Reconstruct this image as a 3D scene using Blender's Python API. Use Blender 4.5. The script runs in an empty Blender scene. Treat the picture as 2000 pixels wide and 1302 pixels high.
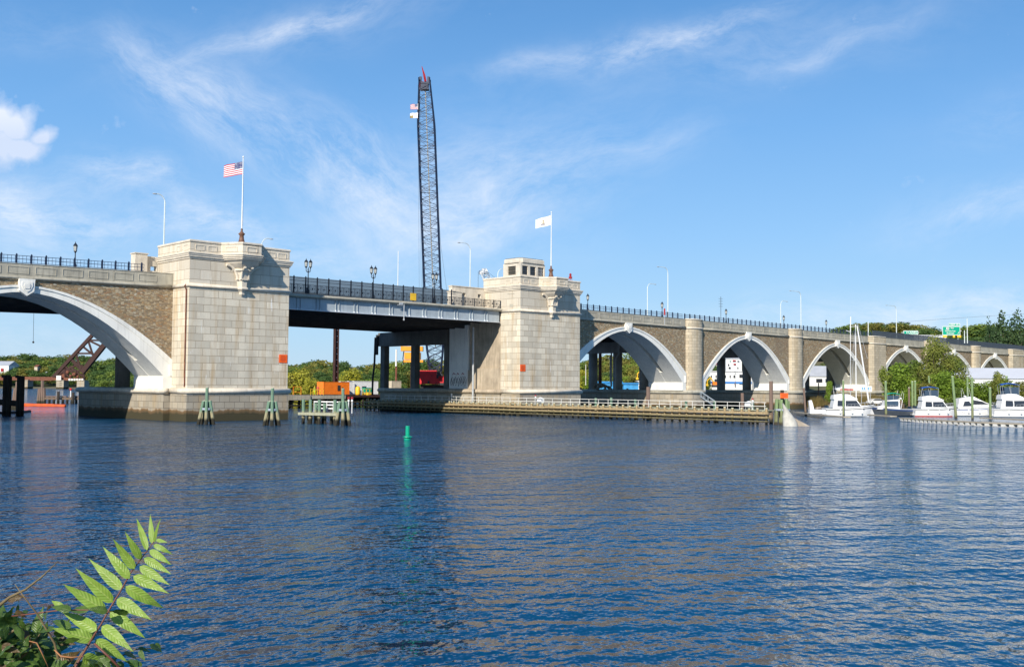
import bpy, bmesh, math, random
import numpy as np
from mathutils import Vector, Matrix
R_ = math.radians
rnd = random.Random(7)
sc = bpy.context.scene
col = sc.collection

# ------------------------------------------------------------------ camera
FPX = 2045.87
CAM = Vector((-64.5024, -129.108, 5.0))
TH, PI_, RO = R_(46.263), R_(2.863), R_(0.404)
FW = Vector((math.cos(TH)*math.cos(PI_), math.sin(TH)*math.cos(PI_), math.sin(PI_)))
_r0 = Vector((math.sin(TH), -math.cos(TH), 0)); _u0 = _r0.cross(FW)
RT = _r0*math.cos(RO) + _u0*math.sin(RO)
UP = -_r0*math.sin(RO) + _u0*math.cos(RO)
cd = bpy.data.cameras.new('camera'); cam = bpy.data.objects.new('camera', cd); col.objects.link(cam)
cam.matrix_world = Matrix(((RT.x, UP.x, -FW.x, CAM.x), (RT.y, UP.y, -FW.y, CAM.y), (RT.z, UP.z, -FW.z, CAM.z), (0, 0, 0, 1)))
cd.sensor_width = 36; cd.lens = FPX/2000*36; cd.clip_start = 0.1; cd.clip_end = 9000
sc.camera = cam
sc.view_settings.view_transform = 'Standard'; sc.view_settings.look = 'None'
sc.view_settings.exposure = 0.42; sc.view_settings.gamma = 1
# ------------------------------------------------------------------ sun and sky
LD = Vector((1.95, 1.0, -1.27)).normalized()
EL = math.asin(-LD.z)
sd = bpy.data.lights.new('sun', 'SUN'); sd.energy = 4.3; sd.angle = R_(0.53); sd.color = (1.0, 0.93, 0.82)
sun = bpy.data.objects.new('sun', sd); col.objects.link(sun)
sun.rotation_euler = LD.to_track_quat('-Z', 'Y').to_euler(); sun.location = (-300, -200, 250)
W = bpy.data.worlds.new('World'); sc.world = W; W.use_nodes = True


class NT:
    def __init__(s, nt): s.nt = nt
    def n(s, t, **k):
        o = s.nt.nodes.new(t)
        for a, b in k.items(): setattr(o, a, b)
        return o
    def l(s, a, b): s.nt.links.new(a, b)
    def put(s, sock, v):
        if hasattr(v, 'is_linked') or hasattr(v, 'links'): s.l(v, sock)
        else: sock.default_value = v
    def m(s, op, a, b=0.0, c=0.0):
        o = s.n('ShaderNodeMath', operation=op)
        for i, v in enumerate((a, b, c)): s.put(o.inputs[i], v)
        return o.outputs[0]
    def mix(s, f, a, b):
        o = s.n('ShaderNodeMix', data_type='RGBA')
        s.put(o.inputs[0], f)
        for i, v in ((6, a), (7, b)):
            if isinstance(v, tuple): v = (*v, 1) if len(v) == 3 else v
            s.put(o.inputs[i], v)
        return o.outputs[2]
    def noise(s, vec, scale, detail=4, rough=.55):
        o = s.n('ShaderNodeTexNoise'); s.l(vec, o.inputs['Vector'])
        o.inputs['Scale'].default_value = scale; o.inputs['Detail'].default_value = detail; o.inputs['Roughness'].default_value = rough
        return o.outputs['Fac']
    def ramp(s, f, a, b):
        o = s.n('ShaderNodeMapRange'); s.put(o.inputs[0], f); o.inputs[1].default_value = a; o.inputs[2].default_value = b
        return o.outputs[0]
    def xyz(s, x, y, z):
        o = s.n('ShaderNodeCombineXYZ')
        for i, v in enumerate((x, y, z)): s.put(o.inputs[i], v)
        return o.outputs[0]
    def scale(s, vec, v):
        o = s.n('ShaderNodeVectorMath', operation='MULTIPLY'); s.l(vec, o.inputs[0]); o.inputs[1].default_value = v
        return o.outputs[0]
    def dot(s, vec, v):
        o = s.n('ShaderNodeVectorMath', operation='DOT_PRODUCT'); s.l(vec, o.inputs[0]); o.inputs[1].default_value = v
        return o.outputs['Value']


w = NT(W.node_tree); W.node_tree.nodes.clear()
sky = w.n('ShaderNodeTexSky', sky_type='NISHITA', sun_disc=False)
sky.sun_elevation = EL; sky.sun_rotation = math.atan2(-LD.x, -LD.y); sky.altitude = 0
sky.air_density = 1.0; sky.dust_density = 0.35; sky.ozone_density = 2.2
dirv = w.n('ShaderNodeTexCoord').outputs['Generated']
# cirrus: streaks in the northern half of the sky, laid out on a fixed tangent plane of the sky dome
fz = w.m('MAXIMUM', w.dot(dirv, tuple(FW)), 0.02)
uu = w.m('DIVIDE', w.dot(dirv, tuple(RT)), fz); vv = w.m('DIVIDE', w.dot(dirv, tuple(UP)), fz)
uv0 = w.xyz(uu, vv, 0.0)
wn = w.n('ShaderNodeTexNoise'); w.l(uv0, wn.inputs['Vector']); wn.inputs['Scale'].default_value = 7; wn.inputs['Detail'].default_value = 5
wv = w.n('ShaderNodeVectorMath', operation='MULTIPLY_ADD'); w.l(wn.outputs['Color'], wv.inputs[0]); wv.inputs[1].default_value = (.075, .07, 0); wv.inputs[2].default_value = (-.0375, -.035, 0)
uvw = w.n('ShaderNodeVectorMath', operation='ADD'); w.l(uv0, uvw.inputs[0]); w.l(wv.outputs[0], uvw.inputs[1]); uvw = uvw.outputs[0]
wn2 = w.n('ShaderNodeTexNoise'); w.l(uv0, wn2.inputs['Vector']); wn2.inputs['Scale'].default_value = 22; wn2.inputs['Detail'].default_value = 7; wn2.inputs['Roughness'].default_value = .62


def streak(px, py, L, Wd, ang, st, fibre=1.0):
    cx, cy = (px-1000)/FPX, (651-py)/FPX; a = R_(ang); ca, sa = math.cos(a), math.sin(a)
    L /= FPX; Wd /= FPX
    A = w.m('ADD', w.dot(uvw, (ca/L, sa/L, 0)), -(ca*cx+sa*cy)/L)
    B = w.m('ADD', w.dot(uvw, (-sa/Wd, ca/Wd, 0)), -(-sa*cx+ca*cy)/Wd)
    q = w.m('ADD', w.m('MULTIPLY', A, A), w.m('MULTIPLY', B, B))
    e = w.m('EXPONENT', w.m('MULTIPLY', q, -1.0))
    if fibre > 0:
        k = min(FIB, key=lambda q: abs(q-ang))
        e = w.m('MULTIPLY', e, FIB[k])
    return w.m('MULTIPLY', e, st)


FIB = {}
for k_ in (-38, 0, 17):
    a = R_(k_); ca, sa = math.cos(a), math.sin(a)
    fv = w.xyz(w.dot(uvw, (ca*9, sa*9, 0)), w.dot(uvw, (-sa*24, ca*24, 0)), k_*.1)
    FIB[k_] = w.m('ADD', w.m('MULTIPLY', w.ramp(w.noise(fv, 1.0, 7, .72), .38, .72), 1.5), .08)
acc = None
for s_ in [(570, 48, 200, 22, 18, .62), (640, 40, 330, 60, 14, .25), (310, 120, 110, 60, -50, .3), (430, 215, 150, 75, -30, .72), (250, 90, 50, 40, -60, .2),
           (10, 395, 150, 60, -6, .95), (205, 335, 60, 32, -10, .75), (300, 345, 50, 26, 0, .5), (400, 420, 150, 45, -16, .75),
           (650, 330, 140, 75, -30, .65), (770, 420, 140, 80, -40, .55), (970, 380, 240, 120, 22, .6), (900, 450, 120, 40, 20, .4), (1240, 88, 210, 30, 13, .6), (1400, 42, 180, 24, 20, .4),
           (1630, 88, 170, 20, 15, .36), (1500, 90, 330, 70, 8, .28), (1850, 590, 260, 40, 6, .8), (1950, 405, 200, 40, 10, .5), (620, 490, 170, 40, -16, .6),
           (160, 428, 230, 24, -2, .65), (1080, 120, 160, 20, 6, .4), (870, 330, 100, 90, 0, .3), (1250, 290, 160, 40, 14, .22), (100, 500, 200, 40, 0, .5), (1600, 640, 420, 50, 2, .45), (60, 660, 300, 60, 0, .4), (1980, 240, 160, 60, 8, .2), (80, 50, 160, 50, 0, .2)]:
    t = streak(*s_); acc = t if acc is None else w.m('ADD', acc, t)
thin = w.m('MINIMUM', w.m('MULTIPLY', acc, .52), .60)
# the one heaped cloud, at the left
blob = None
for (px, py, rx, ry) in [(5, 212, 66, 36), (45, 225, 48, 38), (-5, 258, 72, 44), (52, 268, 55, 28), (100, 250, 34, 18), (-40, 220, 66, 50)]:
    e = streak(px, py, rx, ry, 0, 1.0, 0); blob = e if blob is None else w.m('MAXIMUM', blob, e)
bl = w.ramp(w.m('ADD', blob, w.m('MULTIPLY', w.m('SUBTRACT', wn2.outputs['Fac'], .5), 1.3)), .22, .80)
bl = w.m('MULTIPLY', bl, .74)
bc = w.mix(w.ramp(vv, .185, .235), (5.6, 6.0, 7.0, 1), (8.6, 8.3, 8.2, 1))
skyc = w.n('ShaderNodeHueSaturation'); w.l(sky.outputs[0], skyc.inputs['Color']); skyc.inputs['Saturation'].default_value = .98; skyc.inputs['Value'].default_value = 1.12
skz = w.n('ShaderNodeSeparateXYZ'); w.l(dirv, skz.inputs[0])
cr = w.n('ShaderNodeValToRGB'); w.l(w.m('MAXIMUM', skz.outputs[2], 0.0), cr.inputs[0])
STOPS = [(0.0, (3.1, 4.5, 5.9)), (.05, (2.6, 4.35, 6.2)), (.14, (1.8, 3.7, 6.3)), (.24, (1.15, 2.95, 5.8)), (.36, (.65, 2.1, 4.7)), (.6, (.30, 1.25, 3.3)), (1.0, (.2, .9, 2.6))]
while len(cr.color_ramp.elements) < len(STOPS): cr.color_ramp.elements.new(.5)
for e_, (q_, c_) in zip(cr.color_ramp.elements, STOPS): e_.position = q_; e_.color = (*c_, 1)
skb = w.mix(.88, skyc.outputs[0], cr.outputs[0])
c1 = w.mix(thin, skb, (6.2, 6.6, 7.3, 1))
c2 = w.mix(bl, c1, bc)
bg = w.n('ShaderNodeBackground'); w.l(c2, bg.inputs[0]); bg.inputs[1].default_value = 0.11
wo = w.n('ShaderNodeOutputWorld'); w.l(bg.outputs[0], wo.inputs[0])


# ------------------------------------------------------------------ helpers: from the survey of the place
def ray(x, y): return FW + RT*((x-1000)/FPX) - UP*((y-651)/FPX)
def onY(x, y, Y): d = ray(x, y); return CAM + d*((Y-CAM.y)/d.y)
def onX(x, y, X): d = ray(x, y); return CAM + d*((X-CAM.x)/d.x)
def onZ(x, y, Z): d = ray(x, y); return CAM + d*((Z-CAM.z)/d.z)
def dep(x, y, D): return CAM + ray(x, y)*D


def tag(o, label=None, cat=None, group=None, kind=None):
    if label: o['label'] = label
    if cat: o['category'] = cat
    if group: o['group'] = group
    if kind: o['kind'] = kind
    return o


def thing(name, label, cat, loc=(0, 0, 0), rz=0, group=None):
    o = bpy.data.objects.new(name, None); col.objects.link(o)
    o.location = loc; o.rotation_euler = (0, 0, rz); o.empty_display_size = .5
    return tag(o, label, cat, group)


def origin(p):
    q = Vector((0, 0, 0))
    while p is not None: q = q + Vector(p.location); p = p.parent
    return q


class MB:
    """collects shapes, then build() links them as one mesh object"""
    def __init__(s): s.v = []; s.f = []; s.mi = []; s.cur = 0
    def add(s, vs, fs):
        b = len(s.v); s.v += [tuple(p) for p in vs]
        for f in fs: s.f.append(tuple(b+i for i in f)); s.mi.append(s.cur)
        return s
    def box(s, x0, x1, y0, y1, z0, z1):
        return s.add([(x0, y0, z0), (x1, y0, z0), (x1, y1, z0), (x0, y1, z0), (x0, y0, z1), (x1, y0, z1), (x1, y1, z1), (x0, y1, z1)],
                     [(0, 3, 2, 1), (4, 5, 6, 7), (0, 1, 5, 4), (1, 2, 6, 5), (2, 3, 7, 6), (3, 0, 4, 7)])
    def obox(s, c, ax, hx, hy, hz):
        c = Vector(c); X = Vector((math.cos(ax), math.sin(ax), 0)); Y = Vector((-X.y, X.x, 0)); Zv = Vector((0, 0, 1))
        vs = [c + X*(hx*a) + Y*(hy*b) + Zv*(hz*d) for d in (-1, 1) for a, b in ((-1, -1), (1, -1), (1, 1), (-1, 1))]
        return s.add(vs, [(0, 3, 2, 1), (4, 5, 6, 7), (0, 1, 5, 4), (1, 2, 6, 5), (2, 3, 7, 6), (3, 0, 4, 7)])
    def bar(s, a, b, r, n=4, r2=None, cap=True):
        a = Vector(a); b = Vector(b); d = (b-a)
        if d.length < 1e-6: return s
        d.normalize(); u = d.orthogonal() if abs(d.z) < .99 else Vector((1, 0, 0)); u = (u - d*u.dot(d)).normalized()
        if abs(d.z) <= .99: u = Vector((0, 0, 1)); u = (u-d*u.dot(d)).normalized()
        v = d.cross(u); r2 = r if r2 is None else r2; vs = []
        for p, q in ((a, r), (b, r2)):
            for i in range(n):
                t = 2*math.pi*(i+.5)/n; vs.append(p + u*(q*math.cos(t)) + v*(q*math.sin(t)))
        fs = [(i, (i+1) % n, n+(i+1) % n, n+i) for i in range(n)]
        if cap: fs += [tuple(range(n-1, -1, -1)), tuple(range(n, 2*n))]
        return s.add(vs, fs)
    def tube(s, pts, rs, n=8, cap=True):
        pts = [Vector(p) for p in pts]; rs = rs if isinstance(rs, (list, tuple)) else [rs]*len(pts)
        vs = []; u = None
        for i, p in enumerate(pts):
            d = (pts[min(i+1, len(pts)-1)] - pts[max(i-1, 0)]).normalized()
            if u is None: u = (Vector((1, 0, 0)) if abs(d.x) < .9 else Vector((0, 1, 0)))
            u = (u - d*u.dot(d)).normalized(); v = d.cross(u)
            for k in range(n):
                t = 2*math.pi*k/n; vs.append(p + u*(rs[i]*math.cos(t)) + v*(rs[i]*math.sin(t)))
        fs = [(j*n+k, j*n+(k+1) % n, (j+1)*n+(k+1) % n, (j+1)*n+k) for j in range(len(pts)-1) for k in range(n)]
        if cap: fs += [tuple(range(n-1, -1, -1)), tuple(range((len(pts)-1)*n, len(pts)*n))]
        return s.add(vs, fs)
    def lathe(s, c, prof, n=16, a0=0.0):
        vs = []
        for r, z in prof:
            for k in range(n):
                t = a0+2*math.pi*k/n; vs.append((c[0]+r*math.cos(t), c[1]+r*math.sin(t), c[2]+z))
        m = len(prof)
        fs = [(j*n+k, j*n+(k+1) % n, (j+1)*n+(k+1) % n, (j+1)*n+k) for j in range(m-1) for k in range(n)]
        fs += [tuple(range(n-1, -1, -1)), tuple(range((m-1)*n, m*n))]
        return s.add(vs, fs)
    def prism(s, poly, z0, z1):     # plan polygon, counter-clockwise
        n = len(poly)
        return s.add([(x, y, z0) for x, y in poly]+[(x, y, z1) for x, y in poly],
                     [tuple(range(n-1, -1, -1)), tuple(range(n, 2*n))]+[(i, (i+1) % n, n+(i+1) % n, n+i) for i in range(n)])
    def prism_xz(s, poly, y0, y1):  # elevation polygon, clockwise seen from -Y is fine
        n = len(poly)
        return s.add([(x, y0, z) for x, z in poly]+[(x, y1, z) for x, z in poly],
                     [tuple(range(n)), tuple(range(2*n-1, n-1, -1))]+[((i+1) % n, i, n+i, n+(i+1) % n) for i in range(n)])
    def strip(s, up, lo, y0, y1):   # elevation band between two curves
        n = len(up); vs = []
        for y in (y0, y1):
            vs += [(x, y, z) for x, z in lo] + [(x, y, z) for x, z in up]
        fs = []
        for i in range(n-1):
            fs += [(i, i+1, n+i+1, n+i), (2*n+i+1, 2*n+i, 3*n+i, 3*n+i+1), (n+i, n+i+1, 3*n+i+1, 3*n+i), (i+1, i, 2*n+i, 2*n+i+1)]
        fs += [(0, n, 3*n, 2*n), (n-1, 2*n+n-1, 3*n+n-1, n+n-1)]
        return s.add(vs, fs)
    def loft(s, prof, xs, zf):      # profile [(y, dz)] carried along x at height zf(x)
        n = len(prof)
        vs = [(x, y, zf(x)+dz) for x in xs for y, dz in prof]
        fs = [(j*n+k, (j+1)*n+k, (j+1)*n+(k+1) % n, j*n+(k+1) % n) for j in range(len(xs)-1) for k in range(n)]
        fs += [tuple(range(n)), tuple(range(len(xs)*n-1, (len(xs)-1)*n-1, -1))]
        return s.add(vs, fs)
    def sweep(s, path, prof, closed=False):  # plan path, outward = right-hand side; prof [(out, z)] bottom to top
        n = len(path); P = [Vector(p) for p in path]; m = len(prof); vs = []
        for i in range(n):
            a = P[(i-1) % n] if (closed or i > 0) else None; b = P[(i+1) % n] if (closed or i < n-1) else None
            nn = []
            if a is not None: d = (P[i]-a).normalized(); nn.append(Vector((d.y, -d.x)))
            if b is not None: d = (b-P[i]).normalized(); nn.append(Vector((d.y, -d.x)))
            if len(nn) == 2:
                h = (nn[0]+nn[1]).normalized(); h = h/max(.3, h.dot(nn[0]))
            else: h = nn[0]
            for o, z in prof: vs.append((P[i].x+h.x*o, P[i].y+h.y*o, z))
        fs = []
        for i in range(n if closed else n-1):
            j = (i+1) % n
            for k in range(m-1): fs.append((i*m+k, j*m+k, j*m+k+1, i*m+k+1))
        if not closed: fs += [tuple(range(m)), tuple(range(n*m-1, (n-1)*m-1, -1))]
        return s.add(vs, fs)
    def ball(s, c, r, n=8, m=6, sz=(1, 1, 1)):
        pr_ = [(math.sin(math.pi*i/m)*r+1e-4, -math.cos(math.pi*i/m)*r) for i in range(m+1)]
        b = len(s.v); s.lathe((0, 0, 0), pr_, n)
        for i in range(b, len(s.v)):
            x, y, z = s.v[i]; s.v[i] = (c[0]+x*sz[0], c[1]+y*sz[1], c[2]+z*sz[2])
        return s
    def build(s, name, mats, parent=None, smooth=False, local=False, label=None):
        me = bpy.data.meshes.new(name)
        o0 = Vector((0, 0, 0)) if (local or parent is None) else origin(parent)
        me.from_pydata([(x-o0.x, y-o0.y, z-o0.z) for x, y, z in s.v], [], s.f)
        mats = mats if isinstance(mats, (list, tuple)) else [mats]
        for m_ in mats: me.materials.append(m_)
        me.polygons.foreach_set('material_index', s.mi)
        if smooth: me.polygons.foreach_set('use_smooth', [True]*len(s.f))
        me.update()
        o = bpy.data.objects.new(name, me); col.objects.link(o)
        if parent is not None: o.parent = parent
        if label: o['label'] = label
        return o


def copy_tree(o, parent=None):
    c = o.copy(); col.objects.link(c)
    if parent is not None: c.parent = parent
    for ch in [k for k in CH.get(o.name, [])]: copy_tree(ch, c)
    return c


CH = {}
def reg(root):
    for o in bpy.data.objects:
        if o.parent: CH.setdefault(o.parent.name, [])
    for o in bpy.data.objects:
        if o.parent and o not in CH[o.parent.name]: CH[o.parent.name].append(o)


# ------------------------------------------------------------------ materials
M = {}
def base(name):
    m = bpy.data.materials.new(name); m.use_nodes = True; t = NT(m.node_tree)
    b = m.node_tree.nodes['Principled BSDF']; M[name] = m
    return m, t, b


def pos(t): return t.n('ShaderNodeNewGeometry').outputs['Position']


def plain(name, c, rough=.7, var=.12, sc_=1.5, metal=0, bump=0.0, spec=.4, c2=None, streaks=0.0):
    m, t, b = base(name); p = pos(t)
    n = t.noise(p, sc_, 5)
    dark = tuple(x*(1-var) for x in c); lite = tuple(min(1, x*(1+var)) for x in c)
    cc = t.mix(t.ramp(n, .3, .7), dark, c2 or lite)
    if streaks:
        s = t.noise(t.scale(p, (1.3, 1.3, .12)), 2.2, 5)
        cc = t.mix(t.m('MULTIPLY', t.ramp(s, .5, .75), streaks), cc, tuple(x*.45 for x in c))
    t.l(cc, b.inputs['Base Color']); b.inputs['Roughness'].default_value = rough; b.inputs['Metallic'].default_value = metal
    b.inputs['Specular IOR Level'].default_value = spec
    if bump:
        bn = t.n('ShaderNodeBump'); bn.inputs['Strength'].default_value = bump; bn.inputs['Distance'].default_value = .03
        t.l(t.noise(p, sc_*8, 4), bn.inputs['Height']); t.l(bn.outputs[0], b.inputs['Normal'])
    return m


def ashlar(name, c, bw, bh, mort, tide=False, ky=1.0, var=.16, mc=(.12, .10, .08), stain=.5, msize=.03, bias=(0, 0, 0), warm=(.42, .30, .16), white=0.0):
    m, t, b = base(name); p = pos(t)
    sx = t.n('ShaderNodeSeparateXYZ'); t.l(p, sx.inputs[0])
    v = t.xyz(t.m('ADD', t.m('ADD', sx.outputs[0], t.m('MULTIPLY', sx.outputs[1], ky)), bias[0]), t.m('ADD', sx.outputs[2], bias[2]), 0.0)
    br = t.n('ShaderNodeTexBrick'); t.l(v, br.inputs['Vector']); br.inputs['Scale'].default_value = 1
    br.inputs['Brick Width'].default_value = bw; br.inputs['Row Height'].default_value = bh
    br.inputs['Mortar Size'].default_value = msize; br.inputs['Mortar Smooth'].default_value = .35; br.offset = .5
    br.inputs['Color1'].default_value = (*[x*(1-var) for x in c], 1); br.inputs['Color2'].default_value = (*[min(1, x*(1+var)) for x in c], 1)
    br.inputs['Mortar'].default_value = (*[x for x in c], 1)
    g = t.noise(p, 5, 6, .65)
    c0 = t.mix(t.m('MULTIPLY', t.ramp(g, .35, .75), .45), br.outputs['Color'], tuple(x*.72 for x in c))
    # damp and rust streaks that run down the face
    s1 = t.noise(t.scale(p, (1, 1, .1)), .9, 6, .6)
    c0 = t.mix(t.m('MULTIPLY', t.ramp(s1, .5, .68), stain), c0, warm)
    s3 = t.noise(t.scale(p, (1, 1, .22)), .35, 5, .6)
    c0 = t.mix(t.m('MULTIPLY', t.ramp(s3, .50, .66), stain*.75), c0, (.40, .36, .29))
    if white:
        s2 = t.noise(t.scale(p, (2.4, 2.4, .22)), 1.3, 3, .5)
        c0 = t.mix(t.m('MULTIPLY', t.ramp(s2, .66, .70), white), c0, (.82, .80, .74))
    cc = t.mix(t.m('MULTIPLY', br.outputs['Fac'], mort), c0, mc)
    if tide:
        zz = t.m('ADD', sx.outputs[2], t.m('MULTIPLY', t.noise(t.scale(p, (1, 1, .3)), .8, 5), 1.2))
        k = t.ramp(zz, 1.5, 2.05); k2 = t.ramp(zz, 1.95, 2.15)
        cc = t.mix(t.m('MULTIPLY', t.m('SUBTRACT', 1.0, k2), .9), cc, (.20, .11, .045))
        cc = t.mix(t.m('SUBTRACT', 1.0, k), cc, (.06, .052, .028))
    t.l(cc, b.inputs['Base Color']); b.inputs['Roughness'].default_value = .85; b.inputs['Specular IOR Level'].default_value = .25
    bn = t.n('ShaderNodeBump'); bn.inputs['Strength'].default_value = .6; bn.inputs['Distance'].default_value = .03
    h = t.m('ADD', t.m('MULTIPLY', br.outputs['Fac'], -1.0), t.m('MULTIPLY', g, .7))
    t.l(h, bn.inputs['Height']); t.l(bn.outputs[0], b.inputs['Normal'])
    return m


ashlar('granite', (.69, .62, .49), 2.1, .97, .7, var=.17, white=.95, msize=.035, mc=(.27, .19, .11), stain=.62, warm=(.48, .32, .15))
ashlar('granite_upper', (.67, .60, .48), 3.0, 1.32, .7, var=.12, white=.3, msize=.035, mc=(.27, .20, .13), stain=.4, bias=(0, 0, -.35))
ashlar('granite_base', (.40, .35, .27), 1.5, .85, .8, tide=True, var=.18, stain=.6, msize=.035)
ashlar('granite_pier', (.55, .47, .34), 1.3, .62, .5, var=.16, stain=.5, msize=.03, bias=(.4, 0, .2), ky=.2)
plain('granite_trim', (.65, .58, .47), .8, .16, .9, bump=.3, streaks=.35)
plain('concrete', (.42, .39, .31), .85, .2, .6, bump=.3, streaks=.55)
plain('concrete_warm', (.45, .37, .27), .85, .25, .5, bump=.3, streaks=.7)
plain('concrete_grey', (.36, .36, .34), .85, .15, .5, bump=.2, streaks=.35)
plain('white_paint_concrete', (.84, .82, .75), .75, .08, .4, bump=.2, streaks=.3)
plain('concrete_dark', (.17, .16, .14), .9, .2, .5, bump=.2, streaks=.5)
plain('white', (.8, .8, .78), .45, .05, 2)
plain('gelcoat', (.82, .81, .78), .25, .04, .8, spec=.5)
plain('wreck_white', (.50, .48, .42), .6, .25, 1.2, streaks=.3)
plain('off_white', (.70, .68, .62), .5, .1, 2)
plain('girder_blue', (.38, .43, .46), .55, .12, .7, streaks=.35)
plain('girder_flange', (.62, .65, .68), .5, .1, 1)
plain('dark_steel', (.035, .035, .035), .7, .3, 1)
plain('black_iron', (.018, .022, .03), .45, .2, 2)
plain('navy_iron', (.018, .03, .065), .5, .2, 2)
plain('rust', (.15, .05, .03), .8, .35, 1.5, c2=(.26, .10, .055))
plain('rust_dark', (.05, .022, .017), .8, .35, 1.5)
plain('orange', (.85, .22, .02), .5, .08, 1)
plain('sign_orange', (.95, .13, .01), .5, .05, 1)
plain('yellow', (.85, .50, .03), .5, .12, 1)
plain('drill_orange', (.80, .33, .02), .5, .15, 1)
plain('rust_orange', (.62, .10, .02), .6, .3, .6)
plain('red', (.60, .02, .025), .45, .15, 1)
plain('sign_green', (.0, .33, .20), .4, .05, 1)
plain('buoy_green', (.0, .33, .19), .4, .12, 2)
plain('lamp_pole', (.62, .68, .66), .45, .05, 1)
plain('asphalt', (.06, .06, .06), .9, .2, .5)
plain('bronze', (.16, .08, .05), .5, .25, 3)
plain('canvas_blue', (.02, .10, .38), .7, .1, 2)
plain('canvas_green', (.0, .30, .19), .7, .1, 2)
plain('stripe_red', (.42, .03, .015), .5, .1, 2)
plain('hull_dark', (.06, .07, .085), .3, .15, 1)
plain('skin', (.45, .27, .18), .6, .05, 2)
plain('hi_vis', (.60, .85, .04), .6, .05, 2)
plain('jeans', (.03, .045, .09), .8, .1, 2)
plain('bark', (.11, .085, .06), .9, .3, 4, bump=.4)
plain('roof_grey', (.42, .44, .47), .7, .1, .4)
plain('white_roof', (.60, .61, .63), .5, .04, .3)
plain('wall_white', (.78, .79, .78), .7, .05, .4)
plain('blue_trim', (.04, .20, .55), .5, .05, 1)
plain('flag_red', (.50, .02, .05), .8, .05, 3)
plain('flag_blue', (.02, .03, .14), .8, .05, 3)
plain('flag_white', (.80, .80, .80), .8, .03, 3)
plain('gold', (.35, .25, .08), .6, .1, 3)
plain('tarp_blue', (.05, .30, .62), .5, .25, 1.2)
plain('rock', (.33, .28, .22), .9, .35, .8, bump=.5)
plain('car_red', (.35, .03, .03), .3, .1, 1)
plain('dark_fence', (.055, .06, .07), .7, .2, 1)
plain('cable', (.04, .045, .05), .6, .1, 1)
plain('grey_metal', (.45, .47, .48), .4, .15, 2)
plain('panel_tan', (.55, .48, .36), .8, .2, 1.5)


def rubble():
    m, t, b = base('rubble_stone'); p = pos(t)
    sx = t.n('ShaderNodeSeparateXYZ'); t.l(p, sx.inputs[0])
    v = t.xyz(t.m('ADD', sx.outputs[0], sx.outputs[1]), t.m('MULTIPLY', sx.outputs[2], 2.3), 0.0)
    vo = t.n('ShaderNodeTexVoronoi', distance='CHEBYCHEV'); t.l(v, vo.inputs['Vector']); vo.inputs['Scale'].default_value = 2.5; vo.inputs['Randomness'].default_value = .8
    sc2 = t.n('ShaderNodeSeparateColor'); t.l(vo.outputs['Color'], sc2.inputs[0])
    cr = t.n('ShaderNodeValToRGB'); t.l(sc2.outputs[0], cr.inputs[0]); cr.color_ramp.interpolation = 'CONSTANT'
    cols = [(0, (.36, .27, .16)), (.16, (.50, .39, .24)), (.34, (.24, .18, .11)), (.46, (.46, .30, .15)), (.6, (.56, .46, .31)), (.75, (.33, .26, .18)), (.87, (.40, .22, .11)), (.95, (.62, .55, .42))]
    while len(cr.color_ramp.elements) < len(cols): cr.color_ramp.elements.new(.5)
    for e, (q, c) in zip(cr.color_ramp.elements, cols): e.position = q; e.color = (*c, 1)
    g = t.noise(p, 6, 5, .7)
    c0 = t.mix(t.m('MULTIPLY', t.ramp(g, .3, .8), .5), cr.outputs[0], (.28, .22, .14))
    ed = t.n('ShaderNodeTexVoronoi', feature='F2', distance='CHEBYCHEV'); t.l(v, ed.inputs['Vector']); ed.inputs['Scale'].default_value = 2.5; ed.inputs['Randomness'].default_value = .8
    gap = t.m('SUBTRACT', 1.0, t.ramp(t.m('SUBTRACT', ed.outputs['Distance'], vo.outputs['Distance']), .0, .11))
    cc = t.mix(t.m('MULTIPLY', gap, .7), c0, (.17, .14, .10))
    s1 = t.noise(t.scale(p, (1, 1, .4)), .12, 4)
    cc = t.mix(t.m('MULTIPLY', t.ramp(s1, .45, .65), .35), cc, (.20, .16, .12))
    t.l(cc, b.inputs['Base Color']); b.inputs['Roughness'].default_value = .9; b.inputs['Specular IOR Level'].default_value = .2
    bn = t.n('ShaderNodeBump'); bn.inputs['Strength'].default_value = .7; bn.inputs['Distance'].default_value = .05
    t.l(t.m('ADD', t.m('MULTIPLY', gap, -1.0), t.m('MULTIPLY', g, .6)), bn.inputs['Height']); t.l(bn.outputs[0], b.inputs['Normal'])
rubble()


def timber(name, top, mid, low, z1, z2, dz=.5):     # weathering by tide: colour changes at two heights
    m, t, b = base(name); p = pos(t)
    sx = t.n('ShaderNodeSeparateXYZ'); t.l(p, sx.inputs[0])
    zz = t.m('ADD', sx.outputs[2], t.m('MULTIPLY', t.noise(t.scale(p, (1, 1, .3)), 2.5, 4), dz*1.2))
    grain = t.noise(t.scale(p, (1, 1, .12)), 9, 4, .6)
    c = t.mix(t.ramp(zz, z2+dz*.2, z2+dz), mid, top)
    c = t.mix(t.ramp(zz, z1+dz*.3, z1+dz*.9), low, c)
    c = t.mix(t.m('MULTIPLY', t.ramp(grain, .35, .7), .45), c, (.08, .07, .05))
    t.l(c, b.inputs['Base Color']); b.inputs['Roughness'].default_value = .85; b.inputs['Specular IOR Level'].default_value = .2
timber('pile_green', (.17, .29, .20), (.38, .34, .20), (.02, .02, .015), .75, 1.6)
timber('pile_marina', (.24, .34, .16), (.24, .26, .13), (.06, .05, .035), .35, 1.8)
timber('pile_brown', (.22, .15, .12), (.20, .14, .10), (.03, .03, .02), .7, 1.6)
timber('pile_dark', (.05, .04, .035), (.04, .035, .03), (.012, .012, .01), .7, 1.6)
timber('fender_wood', (.44, .33, .18), (.21, .18, .09), (.045, .04, .025), .45, 1.0, .3)
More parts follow.
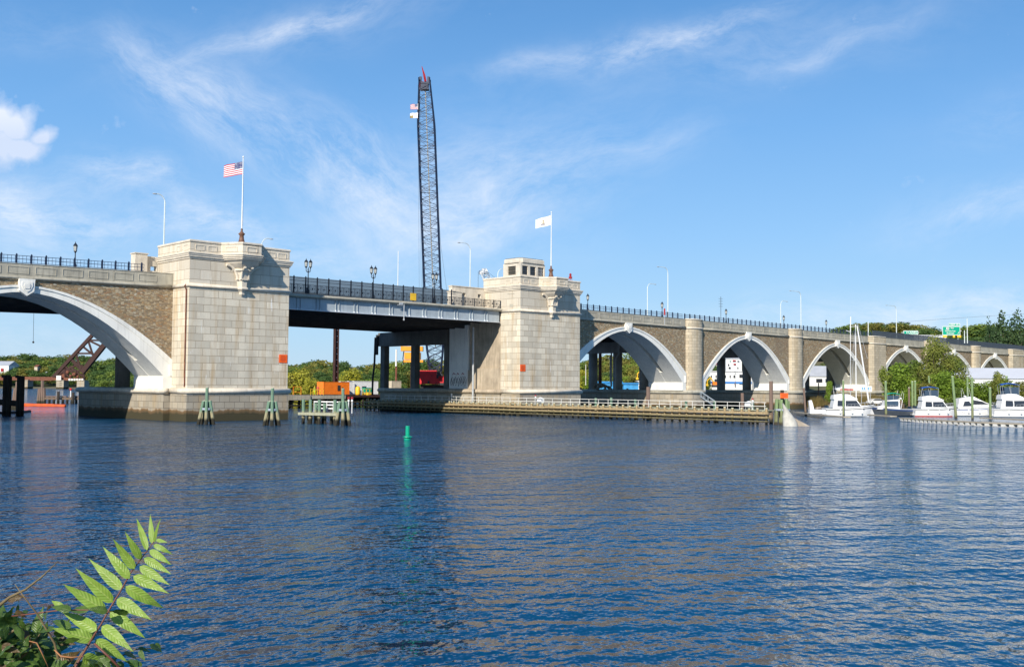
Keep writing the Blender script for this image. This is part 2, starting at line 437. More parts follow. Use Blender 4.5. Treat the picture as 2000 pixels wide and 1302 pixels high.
timber('deck_wood', (.42, .42, .30), (.36, .36, .25), (.10, .09, .06), .2, 1.0)
plain('pile_top', (.55, .58, .42), .7, .2, 3)
plain('dock_wood', (.38, .33, .25), .8, .2, 2)
plain('band_grey', (.33, .37, .43), .5, .1, 2)


def leaf_mat(name, c1, c2, c3=None, trans=.3, sc_=.25, rough=.6):
    m, t, b = base(name); p = pos(t)
    oi = t.n('ShaderNodeObjectInfo')
    n = t.noise(p, sc_, 3); n2 = t.noise(p, sc_*9, 3)
    f = t.ramp(t.m('ADD', t.m('MULTIPLY', n, .6), t.m('MULTIPLY', n2, .4)), .36, .64)
    c = t.mix(f, c1, c2)
    c = t.mix(t.m('MULTIPLY', oi.outputs['Random'], .55), c, c3 or c2)
    t.l(c, b.inputs['Base Color']); b.inputs['Roughness'].default_value = rough; b.inputs['Specular IOR Level'].default_value = .25
    tr = t.n('ShaderNodeBsdfTranslucent'); t.l(c, tr.inputs[0])
    mx = t.n('ShaderNodeMixShader'); mx.inputs[0].default_value = trans
    out = [n_ for n_ in m.node_tree.nodes if n_.type == 'OUTPUT_MATERIAL'][0]
    t.l(b.outputs[0], mx.inputs[1]); t.l(tr.outputs[0], mx.inputs[2]); t.l(mx.outputs[0], out.inputs[0])
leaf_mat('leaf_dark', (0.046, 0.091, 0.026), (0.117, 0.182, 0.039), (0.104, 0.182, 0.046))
leaf_mat('leaf_mid', (0.072, 0.143, 0.029), (0.208, 0.286, 0.052), (0.286, 0.325, 0.052))
leaf_mat('leaf_yellow', (0.182, 0.221, 0.026), (0.520, 0.468, 0.039), (0.416, 0.390, 0.052))
leaf_mat('leaf_olive', (0.117, 0.143, 0.033), (0.312, 0.260, 0.052), (0.260, 0.260, 0.052))
leaf_mat('leaf_autumn', (.10, .17, .03), (.30, .30, .06), (.22, .24, .05), sc_=.5)
leaf_mat('leaf_bright', (0.104, 0.195, 0.026), (0.286, 0.390, 0.039), (0.208, 0.312, 0.039), sc_=.5)
leaf_mat('leaf_conifer', (0.029, 0.065, 0.026), (0.078, 0.130, 0.046), (0.065, 0.117, 0.039))
leaf_mat('reed', (.14, .12, .04), (.30, .22, .09), (.12, .17, .05), sc_=.8)

def glassy(name, c, rough=.06):
    m, t, b = base(name); b.inputs['Base Color'].default_value = (*c, 1); b.inputs['Roughness'].default_value = rough
    b.inputs['Specular IOR Level'].default_value = .6
glassy('window_dark', (.03, .035, .045)); glassy('window_brown', (.10, .085, .06), .15); glassy('lamp_glass', (.55, .56, .52), .2)
glassy('window_blue', (.05, .08, .12))

# the see-through noise screen on the newer carriageway: a fine mesh
m, t, b = base('screen_mesh')
b.inputs['Base Color'].default_value = (.20, .26, .31, 1); b.inputs['Alpha'].default_value = .72; b.inputs['Roughness'].default_value = .5
m, t, b = base('chain_link')
b.inputs['Base Color'].default_value = (.07, .085, .11, 1); b.inputs['Alpha'].default_value = .75; b.inputs['Roughness'].default_value = .6

# water
m, t, b = base('water'); p = pos(t)
b.inputs['Roughness'].default_value = .06; b.inputs['IOR'].default_value = 1.33
pb = t.noise(t.scale(p, (1, 1, 0)), .03, 3)
t.l(t.mix(t.ramp(pb, .35, .65), (.001, .043, .108), (.003, .068, .158)), b.inputs['Base Color'])
b.inputs['Specular IOR Level'].default_value = .5
b.inputs['Roughness'].default_value = .05
rotn = t.n('ShaderNodeVectorRotate', rotation_type='Z_AXIS'); t.l(p, rotn.inputs['Vector']); rotn.inputs['Angle'].default_value = -R_(20)
pv = rotn.outputs[0]
gust = t.ramp(t.noise(t.scale(pv, (.6, 1.0, 1)), .03, 4, .6), .36, .64)
gust2 = t.ramp(t.noise(t.scale(pv, (.4, 1.0, 1)), .12, 3, .6), .3, .7)
def wave_h(off):
    q = t.n('ShaderNodeVectorMath', operation='ADD'); t.l(pv, q.inputs[0]); q.inputs[1].default_value = off; q = q.outputs[0]
    h1 = t.noise(t.scale(q, (1.0, 1.35, 1)), 2.3, 2, .5); h2 = t.noise(t.scale(q, (.75, 1.2, 1)), .75, 2, .5); h3 = t.noise(t.scale(q, (.5, 1.15, 1)), .17, 1, .5)
    r4 = t.n('ShaderNodeVectorRotate', rotation_type='Z_AXIS'); t.l(q, r4.inputs['Vector']); r4.inputs['Angle'].default_value = R_(58)
    h4 = t.noise(t.scale(r4.outputs[0], (.13, .95, 1)), 1.0, 1, .4)
    h3 = t.m('ADD', h3, t.m('MULTIPLY', h4, .27))
    return t.m('ADD', t.m('ADD', t.m('MULTIPLY', h1, .125), t.m('MULTIPLY', h2, .26)), t.m('MULTIPLY', h3, .62))
h0 = wave_h((0, 0, 0)); hx = wave_h((.04, 0, 0)); hy = wave_h((0, .04, 0))
amp = t.m('ADD', t.m('MULTIPLY', t.m('ADD', gust, gust2), .38), .62)
sxn = t.m('MULTIPLY', t.m('MULTIPLY', t.m('SUBTRACT', h0, hx), 39.0), amp); syn = t.m('MULTIPLY', t.m('MULTIPLY', t.m('SUBTRACT', h0, hy), 39.0), amp)
rb = t.n('ShaderNodeVectorRotate', rotation_type='Z_AXIS'); t.l(t.xyz(sxn, syn, 1.0), rb.inputs['Vector']); rb.inputs['Angle'].default_value = R_(20)
nv = t.n('ShaderNodeVectorMath', operation='NORMALIZE'); t.l(rb.outputs[0], nv.inputs[0]); t.l(nv.outputs[0], b.inputs['Normal'])

# terrain
m, t, b = base('terrain'); p = pos(t)
sx = t.n('ShaderNodeSeparateXYZ'); t.l(p, sx.inputs[0])
n = t.noise(p, .2, 5)
g = t.mix(t.ramp(n, .35, .65), (.05, .08, .025), (.17, .14, .07))
g = t.mix(t.ramp(sx.outputs[2], .3, 1.3), (.16, .13, .09), g)
t.l(g, b.inputs['Base Color']); b.inputs['Roughness'].default_value = .95

# ================================================================== THE SETTING
def shore_d(x, y):      # > 0 on land; distance from the river's east bank (right of the polyline) and far bank
    line = [(420, -420), (170, -150), (149, -80), (149, -62), (144, -50), (139, -41), (135, -33), (143, -24), (160, -13), (166, 0), (167, 12), (160, 22), (128, 66), (112, 100), (112, 160), (175, 330), (330, 640), (380, 760)]
    best = 1e9; sgn = 1
    for (ax, ay), (bx, by) in zip(line[:-1], line[1:]):
        dx, dy = bx-ax, by-ay; L2 = dx*dx+dy*dy
        k = max(0, min(1, ((x-ax)*dx+(y-ay)*dy)/L2)); qx, qy = ax+k*dx, ay+k*dy
        d = math.hypot(x-qx, y-qy)
        if d < best: best = d; sgn = -1 if dx*(y-ay)-dy*(x-ax) > 0 else 1
    d1 = best*sgn
    d2 = ((Vector((x, y, 0))-Vector((CAM.x, CAM.y, 0))).dot(Vector((math.cos(TH), math.sin(TH), 0)))) - 880
    return max(d1, d2), d1, d2


def sstep(a, b, x):
    k = max(0, min(1, (x-a)/(b-a))); return k*k*(3-2*k)


def ground(x, y):
    d, d1, d2 = shore_d(x, y)
    z = -3 + 4.2*sstep(-6, 5, d)
    if d > 0:
        z += .5*math.sin(x*.11)*math.cos(y*.13)*sstep(0, 20, d)
        z += 4*sstep(60, 230, d1)*sstep(-100, 150, y)          # wooded slope behind the yard
        z += 20*sstep(60, 280, d1)*sstep(260, 120, y)*sstep(230, 420, x)   # hill beyond the eastern end
        z += 20*sstep(20, 330, d2)
    return z


nx, ny = 170, 190
xs = [-700 + 2200*(i/nx) for i in range(nx+1)]; ys = [-500 + 2300*(j/ny)**1.35 for j in range(ny+1)]
vs = [(x, y, ground(x, y)) for y in ys for x in xs]
fs = [(j*(nx+1)+i, j*(nx+1)+i+1, (j+1)*(nx+1)+i+1, (j+1)*(nx+1)+i) for j in range(ny) for i in range(nx)]
mb = MB(); mb.add(vs, fs)
tag(mb.build('ground', M['terrain'], smooth=True), kind='structure')
mb = MB(); S_ = 4500; mb.add([(-S_, -S_, 0), (S_, -S_, 0), (S_, S_, 0), (-S_, S_, 0)], [(0, 1, 2, 3)])
tag(mb.build('water', M['water']), kind='structure')

# ================================================================== THE BRIDGE
D = 4.7                                       # the arcade and the deck stand back behind the tower fronts
TW, X2 = 15.15, 61.0
PT = [(-60, 19.0), (-22, 19.5), (0, 19.85), (76, 19.55), (114, 19.3), (154, 18.95), (193, 18.7), (220, 18.5), (257, 18.15), (297, 17.9), (345, 17.4), (420, 16.6)]
def ptop(x):
    for (a, za), (b_, zb) in zip(PT[:-1], PT[1:]):
        if x <= b_: return za + (zb-za)*(x-a)/(b_-a)
    return PT[-1][1]


def halfround(r, z, n=6, base=0.0):
    return [(base + r*math.sin(math.pi*i/n), z - r*math.cos(math.pi*i/n)) for i in range(n+1)]


def tower(x0, name, label, cabin):
    x1 = x0+TW
    t = thing(name, label, 'bridge tower', (x0, 0, 0))
    plan = [(x0, 9.5), (x0, 0), (x1, 0), (x1, 9.5)]
    b = MB(); b.prism([(x0, 0), (x1, 0), (x1, D+.2), (x0, D+.2)], 4.0, 18.0)
    b.build('shaft', M['granite'], t)
    b = MB(); b.prism([(x0, 0), (x1, 0), (x1, 9.5), (x0, 9.5)], 18.0, 23.9); b.build('upper_storey', M['granite_upper'], t)
    b = MB(); b.prism([(x0-.12, -.12), (x1+.12, -.12), (x1+.12, 4.64), (x0-.12, 4.64)], -3, 3.7); b.build('base', M['granite_base'], t)
    b = MB(); b.sweep([(x0, 4.68), (x0, 0), (x1, 0), (x1, 4.68)], [(-.1, 3.6)]+halfround(.42, 4.02, 8)+[(-.1, 4.44)]); b.build('base_moulding', M['granite_trim'], t, smooth=True)
    b = MB(); b.sweep([(x0, 4.68), (x0, 0), (x1, 0), (x1, 4.68)], [(-.1, 17.75)]+halfround(.28, 18.03, 8)+[(-.1, 18.31)]); b.build('string_course', M['granite_trim'], t, smooth=True)
    # cornice and parapet
    b = MB(); b.sweep(plan, [(-.2, 21.55), (.10, 21.55), (.12, 21.75), (.26, 21.8), (.27, 21.98), (.34, 22.04), (.36, 22.2), (.44, 22.26), (.44, 22.38), (.0, 22.5), (-.2, 22.5)]); b.build('cornice', M['granite_trim'], t)
    b = MB(); b.sweep(plan, [(-.5, 23.78), (.07, 23.78), (.12, 23.84), (.12, 24.02), (.03, 24.1), (-.5, 24.1)]); b.build('coping', M['granite_trim'], t)
    def frame(cx, zc, w_, h_, yy=-.0):           # sunk panels of the parapet, as raised frames
        b = MB()
        for dx, dz, hw, hh in ((0, h_/2, w_/2, .04), (0, -h_/2, w_/2, .04), (-w_/2, 0, .04, h_/2), (w_/2, 0, .04, h_/2)):
            b.box(cx+dx-hw-.02, cx+dx+hw+.02, yy-.05-(.004 if dz else 0), yy+.05, zc+dz-hh-.02, zc+dz+hh+.02)
        b.build('panel_frame', M['granite_trim'], t)
    for cx in (1.4, 3.2, 12.2, 13.9): frame(x0+cx, 23.1, 1.25, .65)
    for cy in (1.2, 3.2):
        b = MB()
        for dy, dz, hw, hh in ((0, .33, .6, .05), (0, -.33, .6, .05), (-.6, 0, .05, .33), (.6, 0, .05, .33)):
            b.box(x0-.05-(.004 if dz else 0), x0+.05, cy+dy-hw, cy+dy+hw, 23.1+dz-hh, 23.1+dz+hh)
        b.build('panel_frame', M['granite_trim'], t)
    # the half-octagon balcony with its corbel
    P4 = [(x0+4.4, .15), (x0+6.25, -2.6), (x0+9.1, -2.6), (x0+11.1, .15)]
    b = MB(); b.sweep(P4, [(-1.2, 22.4), (0, 22.4), (0, 23.8), (-1.2, 23.8)])
    b.prism([(P4[0][0], .1), (P4[1][0], P4[1][1]+.05), (P4[2][0], P4[2][1]+.05), (P4[3][0], .1)], 22.1, 23.75)
    bal = b.build('balcony', M['granite_upper'], t)
    b = MB(); b.sweep(P4, [(-.5, 23.78), (.07, 23.78), (.12, 23.84), (.12, 24.02), (.03, 24.1), (-.5, 24.1)])
    b.prism([(P4[0][0], .1), P4[1], P4[2], (P4[3][0], .1)], 23.7, 24.04)
    b.sweep(P4, [(-.5, 21.7), (-.12, 21.72), (-.1, 21.86), (.05, 21.9), (.06, 22.06), (.2, 22.12), (.2, 22.3), (.32, 22.34), (.32, 22.46), (0, 22.55), (-.5, 22.55)])
    b.build('moulding', M['granite_trim'], bal)
    def fr(p, q, zc, w_, h_):
        b = MB()
        p = Vector((*p, 0)); q = Vector((*q, 0)); d = (q-p).normalized(); c = (p+q)/2; n_ = Vector((d.y, -d.x, 0)); a = math.atan2(d.y, d.x)
        for s_, z_, hw, hh in ((0, h_/2, w_/2, .05), (0, -h_/2, w_/2, .05), (-w_/2, 0, .05, h_/2), (w_/2, 0, .05, h_/2)):
            b.obox((c+d*s_+n_*.02)+Vector((0, 0, zc+z_)), a, hw, .05+(.004 if z_ else 0), hh)
        b.build('panel_frame', M['granite_trim'], bal)
    fr(P4[0], P4[1], 23.15, 1.7, .6); fr(P4[1], P4[2], 23.15, 1.5, .6); fr(P4[2], P4[3], 23.15, 1.6, .6)
    # corbel: octagonal rings shrinking downwards in steps
    b = MB(); cx = x0+7.7; secs = []
    for z, hw_, dp in ((22.1, 3.1, 2.6), (21.75, 3.0, 2.5), (21.7, 2.75, 2.25), (21.3, 2.45, 1.95), (20.95, 2.0, 1.6), (20.65, 1.5, 1.3), (20.62, 1.62, 1.42), (20.4, 1.6, 1.4), (20.38, 1.38, 1.15), (20.1, 1.18, .98), (19.7, .98, .86), (19.35, .86, .8), (19.33, .98, .92), (19.15, .98, .92), (19.13, .80, .72), (18.4, .74, .66), (17.7, .72, .62), (17.68, .5, .42), (17.2, .42, .34), (16.95, .12, .1)):
        secs.append([(cx-hw_, .1, z), (cx-hw_*.48, -dp, z), (cx+hw_*.48, -dp, z), (cx+hw_, .1, z)])
    vs = [p for s_ in secs for p in s_]; fs = [(j*4+k, (j+1)*4+k, (j+1)*4+k+1, j*4+k+1) for j in range(len(secs)-1) for k in range(3)]
    b.add(vs, fs); cb = b.build('corbel', M['granite_trim'], bal)
    b = MB()
    for sx_ in (-1, 1):                         # curved side brackets
        pts = [(cx+sx_*(.8+1.7*(1-math.cos(a_*math.pi/2/6))), -.25, 19.2+1.9*math.sin(a_*math.pi/2/6)) for a_ in range(7)]
        b.tube(pts, .2, 6)
        pts = [(cx+sx_*.55, -.75-1.1*(1-math.cos(a_*math.pi/2/6)), 19.2+1.6*math.sin(a_*math.pi/2/6)) for a_ in range(7)]
        b.tube(pts, .16, 6)
    b.sweep([(cx-.72, .0), (cx-.35, -.66), (cx+.35, -.66), (cx+.72, 0)], [(-.1, 17.75)]+halfround(.2, 18.0, 6)+[(-.1, 18.3)])
    b.build('bracket', M['granite_trim'], bal)
    if cabin:
        a0, a1, c0, c1 = x0+.3, x0+6.35, .35, 4.7
        b = MB()
        b.box(a0, a1, c0, c1, 23.95, 24.3); b.box(a0, a1, c0, c1, 25.85, 26.35)
        posts_x = [a0, a0+.42, a0+1.85, a0+2.35, a0+3.78, a0+4.28, a0+5.75, a1]
        for i in range(0, 8, 2): b.box(posts_x[i], posts_x[i+1], c0, c0+.35, 24.3, 25.85); b.box(posts_x[i], posts_x[i+1], c1-.35, c1, 24.3, 25.85)
        for y0_, y1_ in ((c0+.35, 1.55), (3.55, c1-.35)): b.box(a0, a0+.35, y0_, y1_, 24.3, 25.85); b.box(a1-.35, a1, y0_, y1_, 24.3, 25.85)
        cab = b.build('cabin', M['granite_trim'], t)
        b = MB(); pl = [(a0+.5, c0), (a1-.5, c0), (a1, c0+.5), (a1, c1-.5), (a1-.5, c1), (a0+.5, c1), (a0, c1-.5), (a0, c0+.5)]
        b.sweep(pl, [(-.6, 26.36), (.15, 26.36), (.2, 26.45), (.2, 27.0), (.02, 27.16), (-.6, 27.16)], True); b.prism(pl, 26.37, 27.1); b.build('roof', M['granite_trim'], cab)
        b = MB(); b.prism([(x_*1.0, y_) for x_, y_ in pl], 27.15, 27.24); b.build('roof_edge', M['dark_steel'], cab)
        for k in range(3):
            wx0, wx1 = posts_x[2*k+1]+.02, posts_x[2*k+2]-.02
            b = MB(); b.box(wx0, wx1, c0+.2, c0+.24, 24.3, 25.85); wdw = b.build('window', M['window_dark'], cab)
            b = MB()
            for q in range(1, 4): b.box(wx0+(wx1-wx0)*q/4-.025, wx0+(wx1-wx0)*q/4+.025, c0+.15, c0+.19, 24.3, 25.85)
            for z_ in (24.8, 25.35): b.box(wx0, wx1, c0+.12, c0+.148, z_-.02, z_+.02)
            b.build('window_bars', M['dark_steel'] if k < 2 else M['grey_metal'], wdw)
        b = MB(); b.box(a0+.2, a0+.24, 1.57, 3.53, 24.3, 25.85); wdw = b.build('window', M['window_brown'], cab)
        b = MB()
        for q in range(1, 6): b.box(a0+.15, a0+.19, 1.57+1.96*q/6-.02, 1.57+1.96*q/6+.02, 24.3, 25.85)
        for z_ in (24.8, 25.35): b.box(a0+.12, a0+.148, 1.57, 3.53, z_-.02, z_+.02)
        b.build('window_bars', M['dark_steel'], wdw)
        b = MB()                                # louvre slots on the channel side of this tower
        for z_ in (20.2, 21.0): b.box(x0-.035, x0+.02, 1.5, 3.3, z_-.05, z_+.05)
        b.box(x0-.03, x0+.02, 1.8, 2.7, 18.7, 19.2)
        b.build('vent_slots', M['concrete'], t)
    else:
        b = MB()                                # rusty pipe down the corner
        b.tube([(x0-.14, .5, 18.2), (x0-.42, .5, 17.9), (x0-.16, .55, 17.4), (x0-.14, .55, 4.6)], .09, 6)
        b.build('drain_pipe', M['rust'], t)
    return t


tower(0, 'bridge_tower', 'broad pale granite bridge tower under the striped flag, left of the open channel', False)
tower(X2, 'bridge_tower', 'pale granite bridge tower carrying the windowed control cabin and the white flag', True)


def arc_pts(x0, x1, zc, drop, h, n=36, p=1.88):
    c = (x0+x1)/2; return [(c+h*math.cos(math.pi*(1-i/n)), zc - drop*abs(math.cos(math.pi*(1-i/n)))**p) for i in range(n+1)]


def span(parent, x0, x1, zc, drop, zs, ped=True, panels=0):
    """one arch of the arcade between two piers; parts go under the viaduct"""
    c = (x0+x1)/2; h = (x1-x0)/2; hi = h-1.15
    out = arc_pts(x0, x1, zc, drop, h); inn = arc_pts(x0, x1, zc-.85, (zc-.85-zs), hi)
    top = [(x, ptop(x)-1.95) for x, z in out]; out0 = out
    out = [(x0, zs)]+out+[(x1, zs)]; inn = [(x0+1.15, zs)]+inn+[(x1-1.15, zs)]
    mid = [(a+(b_-a)*.30, za+(zb-za)*.30) for (a, za), (b_, zb) in zip(out, inn)]
    for y0, y1 in ((D, 7.9), (9.2, 13.4)): b = MB(); b.strip(top, out0, y0, y1); b.build('spandrel_wall', M['rubble_stone'], parent)
    for k, (y0, y1) in enumerate(((D-.12, 8.0), (9.0, 13.5))):
        b = MB(); b.strip(mid, inn, y0, y1)
        if k == 0: b.strip(out, mid, y0-.13, y1)
        else: b.strip(out, mid, y0+.02, y1)
        rr = b.build('arch_ring', M['white_paint_concrete'], parent)
    for xa, xb in ((x0-.02, x0+1.2), (x1-1.2, x1+.02)):
        b = MB(); b.box(xa, xb, D-.14, 13.6, 4.3, zs); b.build('springing_block', M['white_paint_concrete'], parent)
    if drop > 8:
        for s_ in (-1, 1):                      # web between the two ribs above each springing
            b = MB()
            xi = lambda z: c + s_*(hi*((zc-.85-z)/(zc-.85-zs))**(1/1.88)+.06)
            b.prism_xz([(c+s_*(h-.03), zs+.01), (xi(zs+.01), zs+.01), (xi(zs+1), zs+1), (xi(zs+2.1), zs+2.1), (c+s_*(h-.03), zs+3.8)], 7.95, 9.05)
            b.build('rib_web', M['white_paint_concrete'], parent)
    # keystone with a carved shield
    b = MB(); b.prism_xz([(c-.95, zc+.75), (c+.95, zc+.75), (c+.85, zc-.75), (c, zc-1.35), (c-.85, zc-.75)], D-.55, D+.2)
    ks = b.build('keystone', M['white_paint_concrete'], parent)
    b = MB(); b.prism_xz([(c-.62, zc+.38), (c+.62, zc+.38), (c+.66, zc-.1), (c+.42, zc-.62), (c, zc-.9), (c-.42, zc-.62), (c-.66, zc-.1)], D-.63, D-.5)
    b.box(c-.3, c+.3, D-.70, D-.6, zc-.45, zc+.15); b.box(c-.38, c-.3, D-.68, D-.6, zc-.25, zc+.05); b.box(c+.3, c+.38, D-.68, D-.6, zc-.25, zc+.05)
    b.build('shield', M['white_paint_concrete'], ks)
    return c


def parapet(parent, x0, x1, pan=True):
    n = max(2, int((x1-x0)/4)); xs_ = [x0+(x1-x0)*i/n for i in range(n+1)]
    b = MB(); b.loft([(D+.6, -1.96), (D-.02, -1.96), (D-.02, -.06), (D-.08, -.05), (D-.08, .0), (D+.6, 0)], xs_, ptop); b.build('parapet', M['concrete'], parent)
    r = .22; pr_ = [(D+.1, -1.98)]+[(D-.03-r*1.5*math.sin(math.pi*i/8), -1.78-r*math.cos(math.pi*i/8)) for i in range(9)]+[(D+.1, -1.54)]
    b = MB(); b.loft(pr_, xs_, ptop); b.build('cornice_roll', M['concrete'], parent, smooth=True)
    if pan:
        x = x0+.75
        while x+2.6 < x1:
            b = MB()
            z0 = ptop(x+1.3)-1.28; z1 = z0+.92; y0, y1 = D-.07, D
            sl = (ptop(x+2.55)-ptop(x))
            for (ax, az, bx, bz) in ((x, z0, x+2.55, z0+.09), (x, z1-.09, x+2.55, z1), ):
                b.box(ax, bx, y0, y1, az, bz)
            b.box(x, x+.09, y0, y1, z0+.09, z1-.09); b.box(x+2.46, x+2.55, y0, y1, z0+.09, z1-.09)
            b.build('panel_frame', M['concrete'], parent); x += 3.28


def pier(parent, xa, xb, cz=True, round_=True):
    c = (xa+xb)/2; a = (xb-xa)/2-.15; bb = 1.25
    if round_: pl = [(c-a*math.cos(math.pi*i/12), D+.3-(bb+.3)*math.sin(math.pi*i/12)**.8) for i in range(13)]
    else: pl = [(xa+.1, D+.3), (xa+.1, D-.35), (xa+1.2, D-1.0), (xb-1.2, D-1.0), (xb-.1, D-.35), (xb-.1, D+.3)]
    zt = ptop(c)+.12
    b = MB(); b.prism(pl+[(xb-.15, 13.4), (xa+.15, 13.4)], 4.0, zt-.0); pr_ = b.build('pier_shaft', M['granite_pier'], parent)
    b = MB(); b.sweep(pl, [(-.05, zt-2.2)]+halfround(.2, zt-1.98, 6)+[(-.05, zt-1.76)]); b.sweep(pl, [(-.1, zt-.25), (.08, zt-.22), (.08, zt-.04), (-.1, zt+.02)])
    b.build('pier_band', M['granite_trim'], pr_, smooth=True)
    pl2 = [(xa-.6, 36.0), (xa-.6, D+.0)]+[(x + (-.25 if x < c-.01 else .25), y-.25) for x, y in pl[1:-1]]+[(xb+.6, D+.0), (xb+.6, 36.0)]
    b = MB(); b.prism(pl2, -3, 3.6); b.build('pier_base', M['granite_base'], parent)
    b = MB(); b.sweep(pl2, [(-.3, 3.55)]+halfround(.40, 3.98, 8)+[(-.3, 4.4)]); b.prism(pl2, 3.6, 4.3); b.build('base_moulding', M['concrete'], parent, smooth=True)


# -- western viaduct
vw = thing('stone_viaduct', 'stone arch viaduct with one great arch and white arch ring, left of the first tower', 'bridge', (-19, D, 0))
span(vw, -38.2, 0, 16.9, 8.7, 6.0); parapet(vw, -45, -.02)
span(vw, -84, -43.5, 16.6, 9, 6.0)
pier(vw, -43.5, -38.2)
b = MB(); b.prism([(-1.0, 33.6), (-1.0, D), (-.0, D), (-.0, 4.68), (TW+.0, 4.68), (TW+.0, 33.6)][::1], -3, 3.6)
b.build('pier_base', M['granite_base'], vw)
b = MB(); b.sweep([(TW+.5, 33.6), (-1.0, 33.6), (-1.0, D+.02), (-.45, D+.02)][::1], [(-.3, 3.55)]+halfround(.40, 3.98, 8)+[(-.3, 4.4)]); b.prism([(-1.0, D+.05), (TW, D+.05), (TW, 33.5), (-1.0, 33.5)], 3.61, 4.35); b.build('base_moulding', M['granite_trim'], vw, smooth=True)
b = MB(); b.box(-84, -.05, D+.05, 13.6, 17.0, 18.1); b.build('roadway_slab', M['concrete_grey'], vw)

# -- eastern viaduct
ve = thing('stone_viaduct', 'long stone viaduct of six shrinking arches, right of the cabin tower', 'bridge', (116.9, D, 0))
SP = [(76.2, 114.0, 16.85, 8.9, 6.0), (119.75, 154.2, 16.75, 9.6, 6.0), (160.0, 193.0, 16.3, 9.4, 6.0), (201.9, 225.6, 16.2, 5.0, 10.4), (231.2, 257.4, 16.1, 5.2, 10.2), (263.3, 286.0, 15.7, 4.8, 10.2), (297.3, 320, 15.2, 4.6, 10)]
for k, s_ in enumerate(SP): span(ve, *s_)
for xa, xb, rd in ((114.0, 119.75, 1), (154.2, 160.0, 1), (193.0, 201.9, 0), (225.6, 231.2, 1), (257.4, 263.3, 1), (286.0, 297.3, 0)):
    pier(ve, xa, xb, round_=bool(rd))
for xa, xb in ((76.3, 113.9), (119.8, 154.1), (160.1, 192.9), (202, 225.5), (231.3, 257.3), (263.4, 285.9), (297.4, 345)): parapet(ve, xa, xb, xa < 200)
b = MB(); b.loft([(D+.05, -2.6), (D+.05, -1.5), (13.6, -1.5), (13.6, -2.6)], [76.2, 114, 154, 193, 257, 345], ptop); b.build('roadway_slab', M['concrete_grey'], ve)
b = MB(); b.box(297.3, 345, D+.1, 8, 0, 10); b.build('abutment', M['rubble_stone'], ve)
# second tower's long pier in the channel
b = MB(); b.prism([(X2-.35, 39.5), (X2-.35, D+.0), (X2+TW+.3, D), (X2+TW+.3, 39.5)], -3, 3.6); b.build('pier_base', M['granite_base'], ve)
b = MB(); b.sweep([(X2+TW+.3, 39.5), (X2-.35, 39.5), (X2-.35, D), (X2+.1, D)], [(-.3, 3.55)]+halfround(.42, 4.0, 8)+[(-.3, 4.42)]); b.prism([(X2-.3, D+.05), (X2+TW+.3, D+.05), (X2+TW+.3, 39.4), (X2-.3, 39.4)], 3.61, 4.38)
b.sweep([(X2+TW-.2, D+.0), (X2+TW+.3, D), (X2+TW+.3, 39.5)], [(-.3, 3.55)]+halfround(.42, 4.0, 8)+[(-.3, 4.42)])
b.build('base_moulding', M['concrete_warm'], ve, smooth=True)
b = MB()
b.box(X2+.5, X2+3.5, D+.05, 13.6, 4.3, 17.6)
b.box(X2+.15, X2+.47, D+.3, 5.6, 8.15, 17.3)
b.box(X2+.04, X2+.45, D+.3, 12.3, 4.4, 8.1); b.box(X2+.3, X2+.48, 12.35, 13.85, 4.4, 7.7)
b.build('abutment_wall', M['concrete_warm'], ve)
b = MB(); b.box(X2+.2, X2+3, 13.9, 19.0, 4.38, 16.0); gp = b.build('painted_pillar', M['white_paint_concrete'], ve)
b = MB(); g_ = random.Random(3)               # spray-paint scrawl
xg = X2+.19
def scrawl(y0, y1, z0, z1, n_):
    for i in range(n_):
        cy = y0+(y1-y0)*(i+.5)/n_; hy = (y1-y0)/n_*.62; cz = (z0+z1)/2; hz = (z1-z0)/2
        pts = [(xg, cy+hy*math.cos(a_*.52+i)*(.7+.3*g_.random()), cz+hz*math.sin(a_*.52+i*.5)*(.75+.3*g_.random())) for a_ in range(13)]
        b.tube(pts, .035, 4)
        b.tube([(xg, cy-hy*.4, cz-hz*.5), (xg, cy+hy*.1, cz+hz*.6), (xg, cy+hy*.5, cz-hz*.4)], .04, 4)
scrawl(14.2, 18.6, 4.9, 6.7, 6); b.build('graffiti', M['black_iron'], gp)
b = MB()
for yy, q in ((16.6, .35), (17.7, .5), (15.2, .4)): b.tube([(xg, yy-q, 7.0), (xg, yy, 7.3), (xg, yy+q*.6, 6.95)], .07, 4)
b.build('graffiti_tag', M['car_red'], gp)

# -- steel span over the channel
ss = thing('steel_span', 'grey blue steel girder span with pale curb across the open channel', 'bridge span', (38, D, 16.1))
xs_ = [TW+.02, 30, 45, X2-.02]; zc_ = lambda x: 18.55 if x > 40 else 18.4+(x-15)*.006
r = .26
b = MB(); b.loft([(D+.9, -.55), (D+.1, -.55)]+[(D+.05-.42*math.sin(math.pi*i/8), -.29-r*math.cos(math.pi*i/8)) for i in range(9)]+[(D+.9, .0)], xs_, zc_); b.build('curb', M['concrete'], ss, smooth=False)
b = MB(); b.box(TW+.02, X2-.3, D+.32, D+.38, 16.15, 18.0); b.build('girder_web', M['girder_blue'], ss)
b = MB(); b.box(TW+.02, X2-.3, D+.0, D+.75, 16.05, 16.14); x = TW+1
while x < X2-1:
    for dx in (0, .62): b.box(x+dx-.02, x+dx+.02, D+.08, D+.32, 16.14, 16.36)
    x += 3.42
b.build('girder_flange', M['girder_flange'], ss)
b = MB(); x = TW+1
while x < X2-1:
    for dx in (0, .62): b.box(x+dx-.03, x+dx+.03, D+.16, D+.318, 16.37, 18.0)
    x += 3.42
b.build('girder_stiffeners', M['girder_blue'], ss)
b = MB()
for y in np.linspace(7, 13, 3): b.box(TW+.02, X2-.3, y-.2, y+.2, 16.15, 17.9)
b.box(TW+.02, X2-.3, D+.4, 13.6, 17.9, 18.3)
